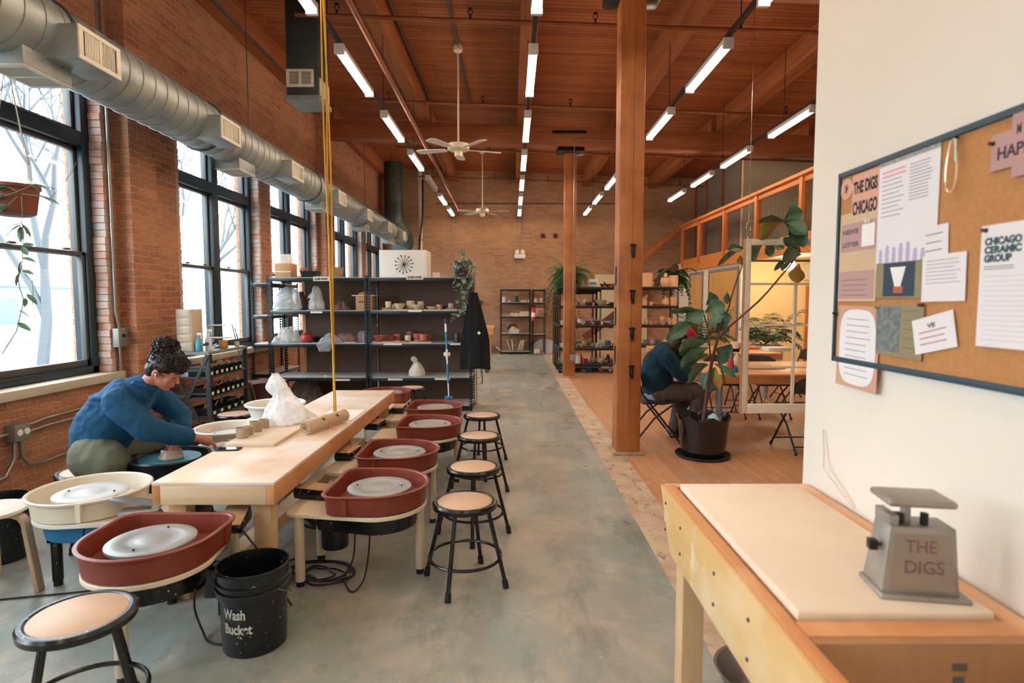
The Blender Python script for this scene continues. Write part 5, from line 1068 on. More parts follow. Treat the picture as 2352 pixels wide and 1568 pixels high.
t = E('round_fan', 'pale box with a round dark hole on the floor against the far wall', 'box', (at(1100, 780, 17.0).x, 17.05, 0)); MB().box(-.15, .25, -.12, .12, 0, .38).build('box', WHITEP, t, bevel=.01); MB().torus((.08, -.12, .2), .06, .02, 20, 8, 'y').build('ring', BLACKP, t)
# leaning cream panels behind the pottery shelves
tag(MB().box(2.45, 4.0, 17.30, 17.34, 0, 2.32).build('cream_panel', mat('cream_board', '#d9cba9', .7)), 'wide cream board against the far brick wall behind the pottery shelves', 'board')
# ---------------------------------------------------------------- pottery shelves
PZ = [.02, .20, .54, 1.03, 1.44, 1.84]; y0 = 12.42
ux0 = at(1284, 800, y0).x
unit('pottery_shelf', 'black shelf unit crowded with glazed pottery behind the far post', ux0, 2.32, y0, y0+.6, PZ, BLKS, mat('dark_shelf_board', '#57514b', .7), 'black pottery shelves')
unit('pottery_shelf', 'black shelf unit of pale bisque pots seen right of the near post', 2.36, at(1559, 700, y0).x, y0, y0+.6, [.10, .6, 1.03, 1.44, 1.84], BLKS, MC['dark_shelf_board'], 'black pottery shelves')
unit('pottery_shelf', 'black shelf unit standing directly behind the crowded pottery shelf', ux0, 2.0, y0+.68, y0+1.28, [.02, .54, 1.03, 1.44, 1.80], BLKS, MC['dark_shelf_board'], 'black pottery shelves')
unit('pottery_shelf', 'rearmost black shelf unit behind the pottery shelves', ux0, 2.0, y0+1.36, y0+1.96, [.02, .54, 1.03, 1.44, 1.76], BLKS, MC['dark_shelf_board'], 'black pottery shelves')
names = {1: ('bottom', PZ[0]), 2: ('second lowest', PZ[1]), 3: ('third lowest', PZ[2]), 4: ('third highest', PZ[3]), 5: ('second highest', PZ[4]), 6: ('top', PZ[5])}
rows = {
 5: [(1292, 'cup', 'yellow', 1), (1300, 'cup', 'pink', .9), (1328, 'cup', 'brown', .9), (1338, 'bowl', 'pink', .85), (1352, 'bowl', 'brown', .8), (1363, 'cup', 'pink', .7), (1381, 'bowl', 'speckled', 1.4), (1400, 'dish', 'brown', 1.0)],
 4: [(1291, 'mug', 'white', 1), (1328, 'dish', 'yellow', 1), (1338, 'bowl', 'white', .9), (1346, 'cup', 'blue', .6), (1354, 'pot', 'red', .5), (1363, 'bowl', 'grey', .8), (1371, 'bowl', 'brown', 1.0), (1383, 'cup', 'white', .8), (1392, 'dish', 'red', .9), (1404, 'dish', 'pink', .9)],
 3: [(1290, 'cup', 'white', 1.0), (1328, 'mug', 'blue', .9), (1338, 'bowl', 'yellow', 1.0), (1352, 'dish', 'yellow', .9), (1362, 'mug', 'green', .9), (1372, 'mug', 'grey', 1.0), (1381, 'bowl', 'white', .6), (1391, 'dish', 'grey', 1.1), (1405, 'dish', 'red', 1.1)],
 2: [(1292, 'pot', 'white', 1.0), (1328, 'cylinder', 'white', 1.1), (1342, 'mug', 'red', 1.1), (1357, 'dish', 'grey', 1.1), (1368, 'plate', 'blue', 1.0), (1382, 'pot', 'speckled', .9), (1392, 'bowl', 'grey', .8), (1404, 'mug', 'brown', .9)],
 1: [(1292, 'dish', 'grey', .9), (1328, 'dish', 'brown', 1), (1342, 'dish', 'cream', .9), (1358, 'bowl', 'blue', .8), (1370, 'dish', 'brown', 1), (1381, 'bowl', 'pink', .75), (1394, 'cup', 'brown', .6), (1404, 'bowl', 'white', .7)],
}
for rk, its in rows.items():
    for back in (0, 1):
        for k, (px, kind, col, s) in enumerate(its):
            if back:
                if rk in (1,) : continue
                px += 6; col = ('white', 'pink', 'grey', 'blue', 'cream', 'green', 'brown')[(k*3+rk) % 7]; kind = ('pot', 'mug', 'bowl', 'vase', 'cup')[(k+rk) % 5]; s = .85
            y = y0+.13+back*.26; s2 = min(s, .34/KP[kind][1]*.9) if rk != 1 else min(s, .14/KP[kind][1])
            pot(kind, col, at(px, 700, y).x, y, names[rk][1], s2, '%s %s, %s from left, %s row, %s tier of crowded shelf' % (col, kind if kind != 'cylinder' else 'pot', ordn[k], 'back' if back else 'front', names[rk][0]), 'glazed pots on the crowded pottery shelf')
for k, (px, col) in enumerate(((1384, 'brown'), (1397, 'red'), (1408, 'terracotta'))): pot('bowl', col, at(px, 700, y0+.1).x, y0+.1, PZ[5], .75, '%s flared bowl on the very top of the crowded pottery shelf' % ('dark brown', 'dark red', 'orange red')[k], 'flared bowls on top')
t = E('white_sculpture', 'small white and teal trays leaning on top of the pottery shelf beside the fern', 'tray', (at(1362, 650, y0+.2).x, y0+.2, PZ[5]+.001)); MB().obox((0, 0, .09), (.20, .02, .16), (R(-12), 0, 0)).build('tray', WHITEPL, t, bevel=.004); MB().obox((-.0, -.02, .08), (.14, .012, .05), (R(-12), 0, 0)).build('teal_patch', mat('teal_patch', '#3f8f94', .5), t)
BQ = 'bisque pots on the pale pottery shelf'
def XB(px): return at(px, 700, y0+.15).x
bis = {1.84: [(1487, 'cylinder', 'peach', 1.9, 'tall peach cylinder beside the near post on the top tier'), (1495, 'pot', 'grey', .8, 'small bluish grey jar on the top tier'), (1528, 'pot', 'peach', 1.35, 'broad peach shouldered vase with cut out neck on the top tier'), (1546, 'cylinder', 'peach', 1.55, 'tall tapering peach vase at the right of the top tier')],
 1.44: [(1481, 'bottle', 'peach', .9, 'peach bottle beside the near post on the second tier'), (1496, 'mug', 'peach', .9, 'squat peach mug on the second tier'), (1504, 'bowl', 'pink', .9, 'pink bowl stacked at the back of the second tier'), (1513, 'dish', 'peach', 1.0, 'stack of peach plates on the second tier'), (1529, 'jar', 'peach', 1.2, 'peach jar with pointed lid on the second tier'), (1547, 'cylinder', 'peach', 1.2, 'big peach jar at the right of the second tier')],
 1.03: [(1485, 'vase', 'pink', .75, 'pinkish vase at the left of the third tier'), (1497, 'cup', 'peach', .8, 'small peach cup on the third tier'), (1505, 'bowl', 'pink', 1.1, 'tilted pink bowl on the third tier'), (1523, 'bowl', 'peach', 1.0, 'peach bowl under the tipped mug on the third tier'), (1539, 'mug', 'peach', 1.0, 'peach mug on the third tier'), (1550, 'cylinder', 'peach', .9, 'straight peach cup at the right of the third tier')]}
for z, its in bis.items():
    for px, k, c, s, lab in its: pot(k, c, XB(px), y0+.16+(.08 if 'back' in lab else 0), z, s, lab, BQ, sx=1.15 if k in ('cylinder',) and s > 1.1 and px > 1500 else 1.0)
pot('mug', 'peach', XB(1521), y0+.16, 1.03+.09, 1.0, 'tipped peach mug on top of the peach bowl on the third tier', BQ); pot('jar', 'peach', XB(1528), y0+.16, 1.84+.203, .62, 'cut out neck piece on the broad peach vase, top tier', BQ); pot('pot', 'peach', XB(1539), y0+.34, 1.03, 1.0, 'peach pot behind the mug on the third tier', BQ)
for k, (px, c) in enumerate(((1484, 'green'), (1500, 'grey'), (1514, 'brown'), (1530, 'cream'))): pot('cup', c, XB(px), y0+.2, .6, 1.2, 'dim %s cup on the fourth tier of the pale pottery shelf' % c, BQ)
# ---------------------------------------------------------------- plants
def frondplant(name, lab, loc, n, L, droop, m, sd, pot_=None, cat='potted plant', leafl=.05, lw=.012, up=.5, arc=None, seg=16):
    t = E(name, lab, cat, loc); rr = random.Random(sd); st = MB(); lf = MB()
    for k in range(n):
        a = 2*math.pi*k/n + rr.uniform(-.3, .3); l = L*rr.uniform(.7, 1.15); u0 = up*rr.uniform(.5, 1.4); dr = droop*rr.uniform(.6, 1.3); P = []
        for i in range(seg):
            s = i/(seg-1); P.append(Vector((math.cos(a)*l*s*(.55 if dr > 1 else .8), math.sin(a)*l*s*(.55 if dr > 1 else .8), .02+l*(u0*s - dr*s*s))))
        st.tube(P, .003, 4)
        for i in range(2, seg):
            d = (P[i]-P[i-1]).normalized(); sd_ = d.cross(Vector((0, 0, 1))).normalized(); q = math.sin(math.pi*(i/seg)*.9+.2)
            for s in (-1, 1): add_leaf(lf, P[i], sd_*s + d*.5 + Vector((0, 0, rr.uniform(-.35, .1))), leafl*q*rr.uniform(.8, 1.2), lw, rr.uniform(-.4, .4), n=3)
    st.build('stems', mat('plant_stem', '#557043', .7), t); lf.build('foliage', m, t)
    if pot_: MB().lathe(pot_[0], n=28).build('pot', pot_[1], t)
    return t
POT1 = ([(.09, -.20), (.13, -.18), (.15, .0), (.14, .0), (.13, -.02)], mat('dark_planter', '#2b2620', .6))
frondplant('potted_fern', 'bushy green fern on top of the pottery shelf behind the far post', (1.22, y0+.24, PZ[5]+.202), 170, .62, .95, FERN, 3, POT1, leafl=.065, lw=.010, up=.85)
frondplant('trailing_plant', 'dark trailing plant down the left corner of the pottery shelves', (1.10, y0+.95, PZ[5]+.18), 26, .9, 1.9, LEAFD, 5, ([(.07, -.18), (.10, 0), (.09, 0)], POT1[1]), leafl=.05, lw=.014, up=.35)
frondplant('potted_plant', 'dark leafy plant spilling over behind the bisque pots near the doors', (3.55, y0+.45, 1.84+.19), 34, .62, 1.35, LEAFD, 8, ([(.08, -.185), (.12, 0), (.11, 0)], POT1[1]), leafl=.12, lw=.025, up=.9)
frondplant('potted_palm', 'feathery green palm in the lit corner behind the tables', (4.72, 10.75, .75), 30, .85, .8, LEAFD, 15, ([(.16, -.75), (.24, -.70), (.28, -.02), (.25, -.02), (.24, -.08)], CREAMP), leafl=.20, lw=.018, up=1.0)
frondplant('potted_palm', 'second feathery palm seen between the fig leaves and the door', (3.72, 11.3, .70), 24, .7, .7, LEAFD, 17, ([(.14, -.70), (.2, -.66), (.24, -.02), (.21, -.02), (.2, -.08)], mat('grey_planter', '#b9b6a4', .6)), leafl=.17, lw=.018, up=1.1)
# brown board leaning at the door
tag(MB().box(-.1, .1, -.02, .02, 0, 1.35).build('leaning_plank', grain('brown_plank', '#9c6a3e', '#85562f', None, .6, 'z'), loc=(4.35, 14.0, 0)), 'brown wooden plank standing between the bisque shelf and the door', 'plank')
# hanging pots at the big window
p = at(32, 462, 4.35)
t = E('hanging_planter', 'hanging terracotta planter with trailing vine in front of the big window', 'hanging plant', (p.x, 4.35, p.z-.11))
MB().lathe([(.09, 0), (.13, .02), (.155, .2), (.165, .2), (.165, .225), (.15, .225), (.14, .2)], n=36).build('pot', mat('brown_terracotta', '#7d3b29', .6, c2='#693023', ns=4), t); MB().lathe([(.145, .2), (.02, .21)], n=24).build('soil', MC['soil'], t)
ds = 4.4; tz = cz(p.x) - t.location.z
for k, (dx, dy) in enumerate(((-.16, 0), (.155, -.03), (.02, .16))): MB().tube([(dx, dy, .225), (.0, 0, 1.15)], .003, 5).build('hanger_string', mat('string', '#c2b7a4', .8), t)
MB().tube([(0, 0, 1.15), (0, 0, tz-.005)], .004, 5).build('hanger_cord', MC['string'], t)
lf = MB(); stt = MB(); rr = random.Random(4)
def L3(px, py, dy=0): return at(px, py, 4.2+dy) - Vector(t.location)
for pts in ([(40, 440), (20, 430), (0, 440)], [(40, 440), (75, 425), (90, 440)], [(50, 445), (90, 450), (100, 458)], [(40, 440), (10, 450), (-20, 462)], [(40, 450), (20, 470), (0, 470)]):
    P = [L3(*q) for q in pts]; stt.tube(P, .003, 5); add_leaf(lf, P[-1] if len(P) < 3 else P[1], P[-1]-P[0], .15, .024, .2, n=6, cup=.2); add_leaf(lf, P[1], P[2]-P[0]+Vector((0, 0, -.02)), .12, .022, -.4, n=6)
vine = [(50, 450), (52, 500), (45, 520), (50, 560), (52, 590), (50, 610), (42, 640), (45, 660), (55, 690), (45, 730), (38, 760), (5, 812)]
P = [L3(*q) for q in vine]; stt.tube(P, .0028, 5)
for (px, py), (dx, dy), L_ in (((46, 518), (-.5, -.35), .11), ((47, 512), (.45, -.5), .10), ((50, 515), (.9, -.9), .12), ((47, 520), (-.1, -.8), .11), ((50, 520), (.15, -1), .12), ((44, 515), (-.6, -.1), .10), ((52, 565), (1, .2), .11), ((50, 568), (.6, -.6), .08), ((52, 592), (1, -.25), .09), ((50, 600), (-.4, -.9), .10), ((45, 628), (-.35, -1), .09), ((52, 622), (.8, -.2), .08), ((55, 630), (.9, -.8), .09), ((62, 676), (.8, -.7), .10), ((56, 685), (.1, -1), .06), ((44, 714), (1, -.4), .09), ((40, 742), (1, -.55), .10)):
    add_leaf(lf, L3(px, py), (dx, rr.uniform(-.25, .1), dy), L_, .021, rr.uniform(-.8, .8), n=6)
stt.tube([L3(62, 618), L3(74, 640), L3(76, 676), L3(75, 700)], .002, 4)
stt.tube([L3(96, 452), L3(115, 455), L3(140, 430), L3(165, 395), L3(175, 372)], .0018, 4)
stt.build('vine_stem', MC['vine_stem'], t); lf.build('foliage', mat('hoya_green', '#4f7358', .4, c2='#6d8f72', ns=12), t)
# ================================================================ people
def head_parts(mb, c, pitch, s=1.0):
    """face looks along +x, tipped down by pitch"""
    M = Matrix.Translation(c) @ Matrix.Rotation(pitch, 4, 'Y') @ Matrix.Scale(s, 4)
    h = MB(); h.ell((-.012, 0, .025), (.096, .074, .10)).ell((.025, 0, -.045), (.066, .054, .062)).ell((.058, 0, -.088), (.026, .024, .02))
    h.tube([(.080, 0, .022), (.100, 0, -.004), (.108, 0, -.018)], [.008, .010, .0125], 10).ell((.104, 0, -.020), (.014, .015, .010)).ell((.072, 0, .034), (.020, .046, .012))
    h.ell((.082, 0, -.052), (.014, .024, .007)).ell((.081, 0, -.064), (.014, .020, .007)).ell((.062, .036, -.022), (.022, .022, .024)).ell((.062, -.036, -.022), (.022, .022, .024))
    for y in (-1, 1): h.ell((-.012, y*.078, -.008), (.018, .010, .031), (0, R(12), 0)); h.ell((.070, y*.031, .012), (.012, .016, .010))
    mb.add([M @ Vector(p) for p in h.v], h.f); return M
def hand_parts(mb, w, d, up, side, curl=.5):
    """w wrist, d direction of the hand, up = back of the hand, side = +1/-1 thumb side"""
    d = Vector(d).normalized(); up = Vector(up); up = (up - d*up.dot(d)).normalized(); s = d.cross(up)*side; w = Vector(w)
    def P(a, b, c): return w + d*a + s*b + up*c
    mb.tube([P(0, 0, 0), P(.04, 0, 0), P(.085, 0, 0)], [.025, .033, .034], 10)
    for k, (b, L) in enumerate(((.028, .07), (.010, .078), (-.010, .072), (-.027, .056))):
        p = P(.083, b, .004); pts = [p]; ang = 0
        for q in (.45, .32, .23): ang += curl*.9; p = p + (d*math.cos(ang) - up*math.sin(ang))*L*q; pts.append(p)
        mb.tube(pts, [.0098, .009, .008, .0065], 8); [mb.ell(q, (.0085,)*3, n=8, m=6) for q in pts]
    t0 = P(.025, .026, -.004); mb.tube([t0, P(.05, .05, -.012), P(.08, .054, -.024), P(.098, .050, -.03)], [.013, .011, .0095, .007], 8)
def curls(cs, n, sd, rad, m, parent, name, curl=.012):
    rr = random.Random(sd); mb = MB()
    for k in range(n):
        c, r = cs[k % len(cs)]; v = Vector((rr.gauss(0, 1), rr.gauss(0, 1), rr.gauss(0, 1)+.3)).normalized(); p = Vector(c) + Vector((v.x*r[0], v.y*r[1], v.z*r[2])); t = v.orthogonal().normalized(); b = v.cross(t); P = []
        L = rr.uniform(.006, .022); ph = rr.uniform(0, 6)
        for i in range(9): a = ph + i*.9; P.append(p + v*(L*i/9) + (t*math.cos(a) + b*math.sin(a))*curl*rr.uniform(.7, 1.1))
        mb.tube(P, rad, 4)
    return mb.build(name, m, parent)
DEN = mat('blue_shirt_cloth', '#07466f', .85, c2='#0a527c', ns=5, bump=.35, bs=16)
t = E('person', 'seated person in a blue shirt and olive trousers bending over the black pottery wheel', 'person', (0, 0, 0))
b = MB()
chain(b, [(-2.66, 3.72, .58, .12), (-2.62, 3.72, .70, .115), (-2.50, 3.72, .88, .12), (-2.40, 3.715, .985, .075), (-2.33, 3.71, 1.03, .05), (-2.262, 3.71, 1.07, .052)])
chain(b, [(-2.43, 3.62, .94, .045), (-2.43, 3.56, .915, .04), (-2.285, 3.585, .765, .04), (-2.185, 3.685, .70, .040), (-2.08, 3.79, .645, .026)])
chain(b, [(-2.43, 3.84, .955, .06), (-2.40, 3.90, .93, .055), (-2.28, 3.985, .75, .045), (-2.23, 3.90, .67, .036), (-2.22, 3.85, .635, .026)])
chain(b, [(-2.64, 3.66, .56, .10), (-2.49, 3.555, .54, .065), (-2.50, 3.555, .30, .055), (-2.50, 3.555, .09, .038), (-2.40, 3.555, .045, .03)])
chain(b, [(-2.64, 3.80, .56, .10), (-2.44, 4.06, .56, .065), (-2.36, 4.12, .30, .055), (-2.32, 4.13, .09, .038), (-2.23, 4.13, .045, .03)])
hand_parts(b, (-2.075, 3.795, .642), (.095, .09, -.055), (.1, -.05, 1), -1, .45)
hand_parts(b, (-2.22, 3.845, .635), (.02, -.09, -.02), (0, 0, 1), 1, .5)
HM = head_parts(b, (-2.222, 3.71, 1.098), R(33))
blob(b, 'body', SKIN, t, .0055, 3, .45)
def onface(mb): return mb.xf(HM)
for y in (-1, 1):
    onface(MB().tube([(.084, y*.018, .009), (.0835, y*.029, .006), (.078, y*.040, .009)], .0022, 5)).build('eyelid', mat('dark_lash', '#3a2520', .6), t)
    onface(MB().tube([(.090, y*.014, .034), (.0885, y*.026, .040), (.082, y*.038, .037)], .003, 5)).build('eyebrow', mat('dark_brow', '#2e211c', .7), t)
onface(MB().ell((.0885, 0, -.0545), (.009, .021, .0045)).ell((.0875, 0, -.063), (.009, .017, .0045))).build('lips', mat('lip_colour', '#a8574d', .5), t)
onface(MB().ell((.0, -.0865, -.014), (.006, .006, .008)).tube([(.002, -.088, -.014), (.010, -.088, -.032)], .003, 6)).build('earbud', WHITEPL, t)
hb = MB(); hb.ell((-.022, 0, .052), (.104, .086, .096)).ell((-.058, 0, .0), (.062, .070, .088)).ell((.040, 0, .092), (.060, .066, .036)).ell((-.05, 0, .118), (.062, .058, .05)).ell((-.075, 0, .140), (.056, .054, .045))
for y in (-1, 1): hb.ell((-.01, y*.070, .05), (.052, .022, .045))
onface(hb); hr = blob(hb, 'hair', HAIR, t, .006, 3, .5)
hc = [(HM @ Vector(c), r) for c, r in (((-.02, 0, .06), (.103, .085, .095)), ((.055, 0, .09), (.048, .058, .034)), ((-.07, 0, .135), (.066, .062, .056)), ((.078, 0, .072), (.022, .036, .022)), ((-.08, 0, .145), (.060, .056, .050)))]
curls(hc, 900, 3, .0034, HAIR, t, 'hair_curls', .0085)
s_ = MB()
chain(s_, [(-2.66, 3.73, .67, .175), (-2.63, 3.72, .74, .175), (-2.56, 3.72, .82, .165), (-2.48, 3.72, .91, .15), (-2.40, 3.715, .975, .10), (-2.355, 3.712, 1.01, .072)], 20)
chain(s_, [(-2.46, 3.64, .94, .095), (-2.43, 3.55, .925, .085), (-2.36, 3.56, .85, .086), (-2.285, 3.585, .765, .080), (-2.19, 3.68, .70, .070), (-2.125, 3.745, .668, .058)], 16)
chain(s_, [(-2.46, 3.80, .94, .095), (-2.40, 3.89, .92, .085), (-2.28, 3.985, .755, .070), (-2.235, 3.91, .68, .055)], 16)
for k in range(9): rr = random.Random(k); z = .66+.035*k; s_.torus((-2.655+.22*max(0, z-.62)*1.6, 3.72, z), .168-.03*max(0, (z-.7)*4), .011, 28, 8)
for k, (p, r) in enumerate((((-2.33, 3.565, .815), .078), ((-2.30, 3.58, .78), .076), ((-2.25, 3.62, .745), .068), ((-2.215, 3.655, .72), .064))): s_.ell(p, (r, r*1.02, r*.55), (R(20), R(50), 0))
blob(s_, 'shirt', DEN, t, .009, 4, .5, .026, .10)
bake([('DISPLACE', dict(texture=ctex('wrinkle', .035), strength=.010, mid_level=.5, texture_coords='LOCAL'))], t.children[-1])
cf = MB().tube([(-2.155, 3.715, .684), (-2.105, 3.765, .655)], [.064, .058], 20); cf.build('shirt_cuff', DEN, t, bevel=.004)
cl = MB().tube([(-2.41, 3.66, 1.02), (-2.37, 3.64, 1.035), (-2.31, 3.655, 1.01), (-2.28, 3.70, .985), (-2.31, 3.765, 1.01), (-2.37, 3.78, 1.035), (-2.42, 3.76, 1.03), (-2.44, 3.71, 1.03)], .017, 8, closed=True); cl.build('collar', DEN, t)
OL = mat('olive_trousers', '#6f7362', .85, c2='#5f6455', ns=7, bump=.4, bs=16)
p_ = MB()
chain(p_, [(-2.67, 3.72, .555, .165), (-2.62, 3.61, .565, .15), (-2.56, 3.58, .57, .128), (-2.50, 3.56, .56, .112), (-2.50, 3.555, .42, .092), (-2.50, 3.555, .28, .082), (-2.50, 3.555, .16, .078)], 18)
chain(p_, [(-2.67, 3.74, .555, .165), (-2.55, 3.92, .56, .13), (-2.44, 4.05, .55, .10), (-2.38, 4.10, .34, .085), (-2.34, 4.125, .18, .075)], 18)
blob(p_, 'trousers', OL, t, .010, 5, .5, .022, .08)
for (x, y) in ((-2.50, 3.555), (-2.33, 4.13)):
    bo = MB(); chain(bo, [(x-.02, y, .17, .05), (x-.02, y, .07, .05), (x+.06, y, .05, .042), (x+.13, y, .042, .038)]); bo.box(x-.07, x+.17, y-.04, y+.04, .0, .02); blob(bo, 'boot', mat('black_leather', '#17181a', .4), t, .007, 3)
# ---- second person
SW = mat('teal_blue_sweater', '#062c3e', .95, c2='#083546', ns=9, bump=.3, bs=60)
PB = mat('brown_trousers', '#5a4a44', .85, c2='#4d3f3b', ns=7, bump=.3, bs=16)
t = E('person', 'seated person in a dark blue sweater and red cap, head bowed, on a folding chair', 'person', (0, 0, 0)); Y = 6.42
b = MB()
chain(b, [(1.62, Y, .54, .12), (1.58, Y, .70, .12), (1.60, Y, .90, .12), (1.70, Y, 1.02, .08), (1.79, Y, 1.05, .05), (1.86, Y, 1.06, .05)])
for s in (-1, 1):
    chain(b, [(1.66, Y+s*.12, .98, .06), (1.68, Y+s*.19, .95, .055), (1.82, Y+s*.22, .74, .045), (1.97, Y+s*.10, .82, .03)])
    chain(b, [(1.64, Y+s*.09, .52, .09), (2.05, Y+s*.13, .555, .06), (1.98-.10*(s > 0), Y+s*.13, .30, .05), (1.96-.12*(s > 0), Y+s*.13, .08, .036), (2.06-.12*(s > 0), Y+s*.13, .04, .03)])
    hand_parts(b, (1.97, Y+s*.10, .82), (.6, -s*.4, .25), (0, s*.6, 1), -s, .6)
HM = head_parts(b, (1.885, Y, 1.105), R(50)); blob(b, 'body', SKIN, t, .0065, 3, .45)
for y in (-1, 1): MB().tube([(.082, y*.016, .008), (.083, y*.030, .005), (.077, y*.044, .009)], .0022, 5).xf(HM).build('eyelid', MC['dark_lash'], t)
hb = MB().ell((-.02, 0, .03), (.102, .082, .10)).ell((-.06, 0, -.03), (.06, .075, .10)).xf(HM)
chain(hb, [(1.82, Y-.02, 1.08, .07), (1.76, Y-.05, 1.04, .06), (1.86, Y-.07, .96, .05), (1.90, Y-.08, .88, .035)]); chain(hb, [(1.84, Y+.03, 1.06, .07), (1.86, Y+.07, .95, .045)])
blob(hb, 'hair', HAIR, t, .008, 3); rr = random.Random(6); m = MB()
for k in range(60):
    a0 = Vector((1.86+rr.uniform(-.08, .04), Y-.06+rr.uniform(-.05, .02), 1.06)); m.tube([a0, a0+Vector((rr.uniform(-.05, .03), rr.uniform(-.05, 0), -.07)), a0+Vector((rr.uniform(-.04, .07), rr.uniform(-.06, 0), -.17))], .003, 4)
m.build('hair_strands', HAIR, t)
CAPR = mat('bright_red_cap', '#c3122a', .7, c2='#ad0f24', ns=6)
cp = MB().lathe([(.108, .03), (.110, .06), (.098, .105), (.06, .138), (.01, .146)], (-.02, 0, .02), n=30, sx=1.04, sy=.90).xf(HM); cap = cp.build('cap', CAPR, t)
bm_ = MB().loft([[(.08, y*1.0, .052), (.14, y*.85, .045), (.165, y*.5, .038)] for y in (-.07, -.03, .03, .07)], False, False, close=False).xf(HM); o = bm_.build('cap_brim', CAPR, cap); bake([('SOLIDIFY', dict(thickness=.004))], o)
MB().ell((-.126, -.03, .075), (.006, .014, .012)).xf(HM).build('cap_patch', PAPER, cap)
s_ = MB(); chain(s_, [(1.62, Y, .58, .17), (1.60, Y, .72, .175), (1.62, Y, .86, .17), (1.69, Y, .97, .13), (1.75, Y, 1.02, .085)], 20)
for s in (-1, 1): chain(s_, [(1.66, Y+s*.10, .96, .10), (1.68, Y+s*.19, .93, .088), (1.77, Y+s*.215, .80, .08), (1.83, Y+s*.21, .745, .072), (1.93, Y+s*.13, .80, .05)], 16)
blob(s_, 'sweater', SW, t, .010, 5, .5, .02, .07)
MB().lathe([(.150, .47), (.158, .50), (.150, .53)], (1.62, Y, 0), n=30, cap0=True).build('shirt_hem', mat('grey_shirt', '#8c8f90', .9), t)
p_ = MB()
for s in (-1, 1): chain(p_, [(1.63, Y+s*.06, .525, .125), (1.80, Y+s*.12, .545, .10), (2.05, Y+s*.13, .555, .082), (2.0-.10*(s > 0), Y+s*.13, .34, .075), (1.965-.12*(s > 0), Y+s*.13, .12, .068)], 16)
blob(p_, 'trousers', PB, t, .010, 5, .5, .024, .06)
for s in (-1, 1):
    x = 1.96-.12*(s > 0); bo = MB(); chain(bo, [(x, Y+s*.13, .09, .045), (x+.06, Y+s*.13, .05, .04), (x+.13, Y+s*.13, .04, .035)]); bo.box(x-.05, x+.165, Y+s*.13-.038, Y+s*.13+.038, 0, .02); blob(bo, 'shoe', MC['black_leather'], t, .008, 3)
# ---------------------------------------------------------------- folding chairs
CHM = mat('dark_chair_metal', '#1a1f22', .45); CHP = mat('grey_black_pad', '#2a2e30', .6, c2='#34383a', ns=6)
def fchair(t):
    MB().loft([[(-.19, -.19, .43), (.20, -.20, .44), (.20, .20, .44), (-.19, .19, .43)], [(-.19, -.19, .455), (.20, -.20, .465), (.20, .20, .465), (-.19, .19, .455)]]).build('seat', CHP, t, bevel=.010)
    rings = []
    for y, h in ((-.20, .0), (-.19, .05), (-.13, .085), (0, .10), (.13, .085), (.19, .05), (.20, .0)):
        dx = -.02*(1-(y/.2)**2); rings.append([(-.235+dx, y, .62), (-.265+dx, y, .70+h), (-.255+dx, y, .70+h), (-.225+dx, y, .62)])
    MB().loft(rings).build('backrest', CHP, t)
    for s in (-1, 1):
        MB().tube([(-.262, s*.205, .74), (-.20, s*.205, .55), (.22, s*.205, .015)], .011, 8).cyl((.218, s*.205, .03), (.224, s*.205, 0), .015, n=10).build('leg', CHM, t)
        MB().tube([(.14, s*.188, .43), (-.06, s*.188, .28), (-.27, s*.188, .015)], .011, 8).cyl((-.266, s*.188, .03), (-.272, s*.188, 0), .015, n=10).build('leg', CHM, t)
    for a, w in (((.165, .085), .205), ((-.22, .075), .188)): MB().cyl((a[0], -w, a[1]), (a[0], w, a[1]), .007, n=8).build('crossbar', CHM, t)
c0 = E('folding_chair', 'black folding chair under the person in the red cap', 'chair', (1.60, Y, 0), 0, 'folding chairs'); fchair(c0)
for x, y, a, lab in ((3.02, 6.02, 92, 'black folding chair nearest the white partition, behind the hanging sash'), (3.42, 7.72, -88, 'black folding chair, right one tucked in at the far side of the near table'), (2.85, 7.75, -92, 'black folding chair tucked in at the far side of the near table, left of another'), (4.38, 9.1, 182, 'grey folding chair at the right end of the far wooden table'), (1.95, 9.3, 0, 'folding chair at the left end of the far wooden table'), (3.35, 8.35, 85, 'folding chair between the two wooden tables')):
    dup(c0, (x, y, 0), R(a), lab, 'folding chairs')
# ---------------------------------------------------------------- tables on the wood floor
TT = grain('honey_butcher_block', '#e0a468', '#d0905280'[:7], None, .4, 'x', 7, .04); TE = grain('knotty_edge', '#b9723b', '#a5622f', '#c98548', .5, 'x', 12, .1, (6, .68, '#6b3a1d'))
GL = mat('blue_grey_leg', '#8a949b', .35, .3)
def wtable(x0, x1, y0, y1, z, lab):
    t = E('wooden_table', lab, 'table', ((x0+x1)/2, (y0+y1)/2, 0), 0, 'honey coloured wooden tables'); hx, hy = (x1-x0)/2, (y1-y0)/2
    MB().box(-hx, hx, -hy, hy, z-.02, z).build('tabletop', TT, t, bevel=.003); MB().box(-hx+.001, hx-.001, -hy+.001, hy-.001, z-.10, z-.0205).build('apron', TE, t)
    for x in (-hx+.18, hx-.18):
        for y in (-hy+.14, hy-.14): g = MB().cyl((x, y, .16), (x, y, z-.10), .036, n=20).cyl((x, y, .07), (x, y, .16), .024, n=14).build('leg', GL, t); MB().torus((x, y, .035), .024, .011, 14, 6, 'y').box(x-.01, x+.01, y-.006, y+.006, .04, .075).build('caster', CHROME, g)
    return t
wtable(2.10, 5.2, 6.22, 7.55, .76, 'near honey coloured wooden table behind the hanging white sash'); wtable(2.35, 4.08, 8.75, 10.2, .76, 'far honey coloured wooden table before the palms')
zt = .7608
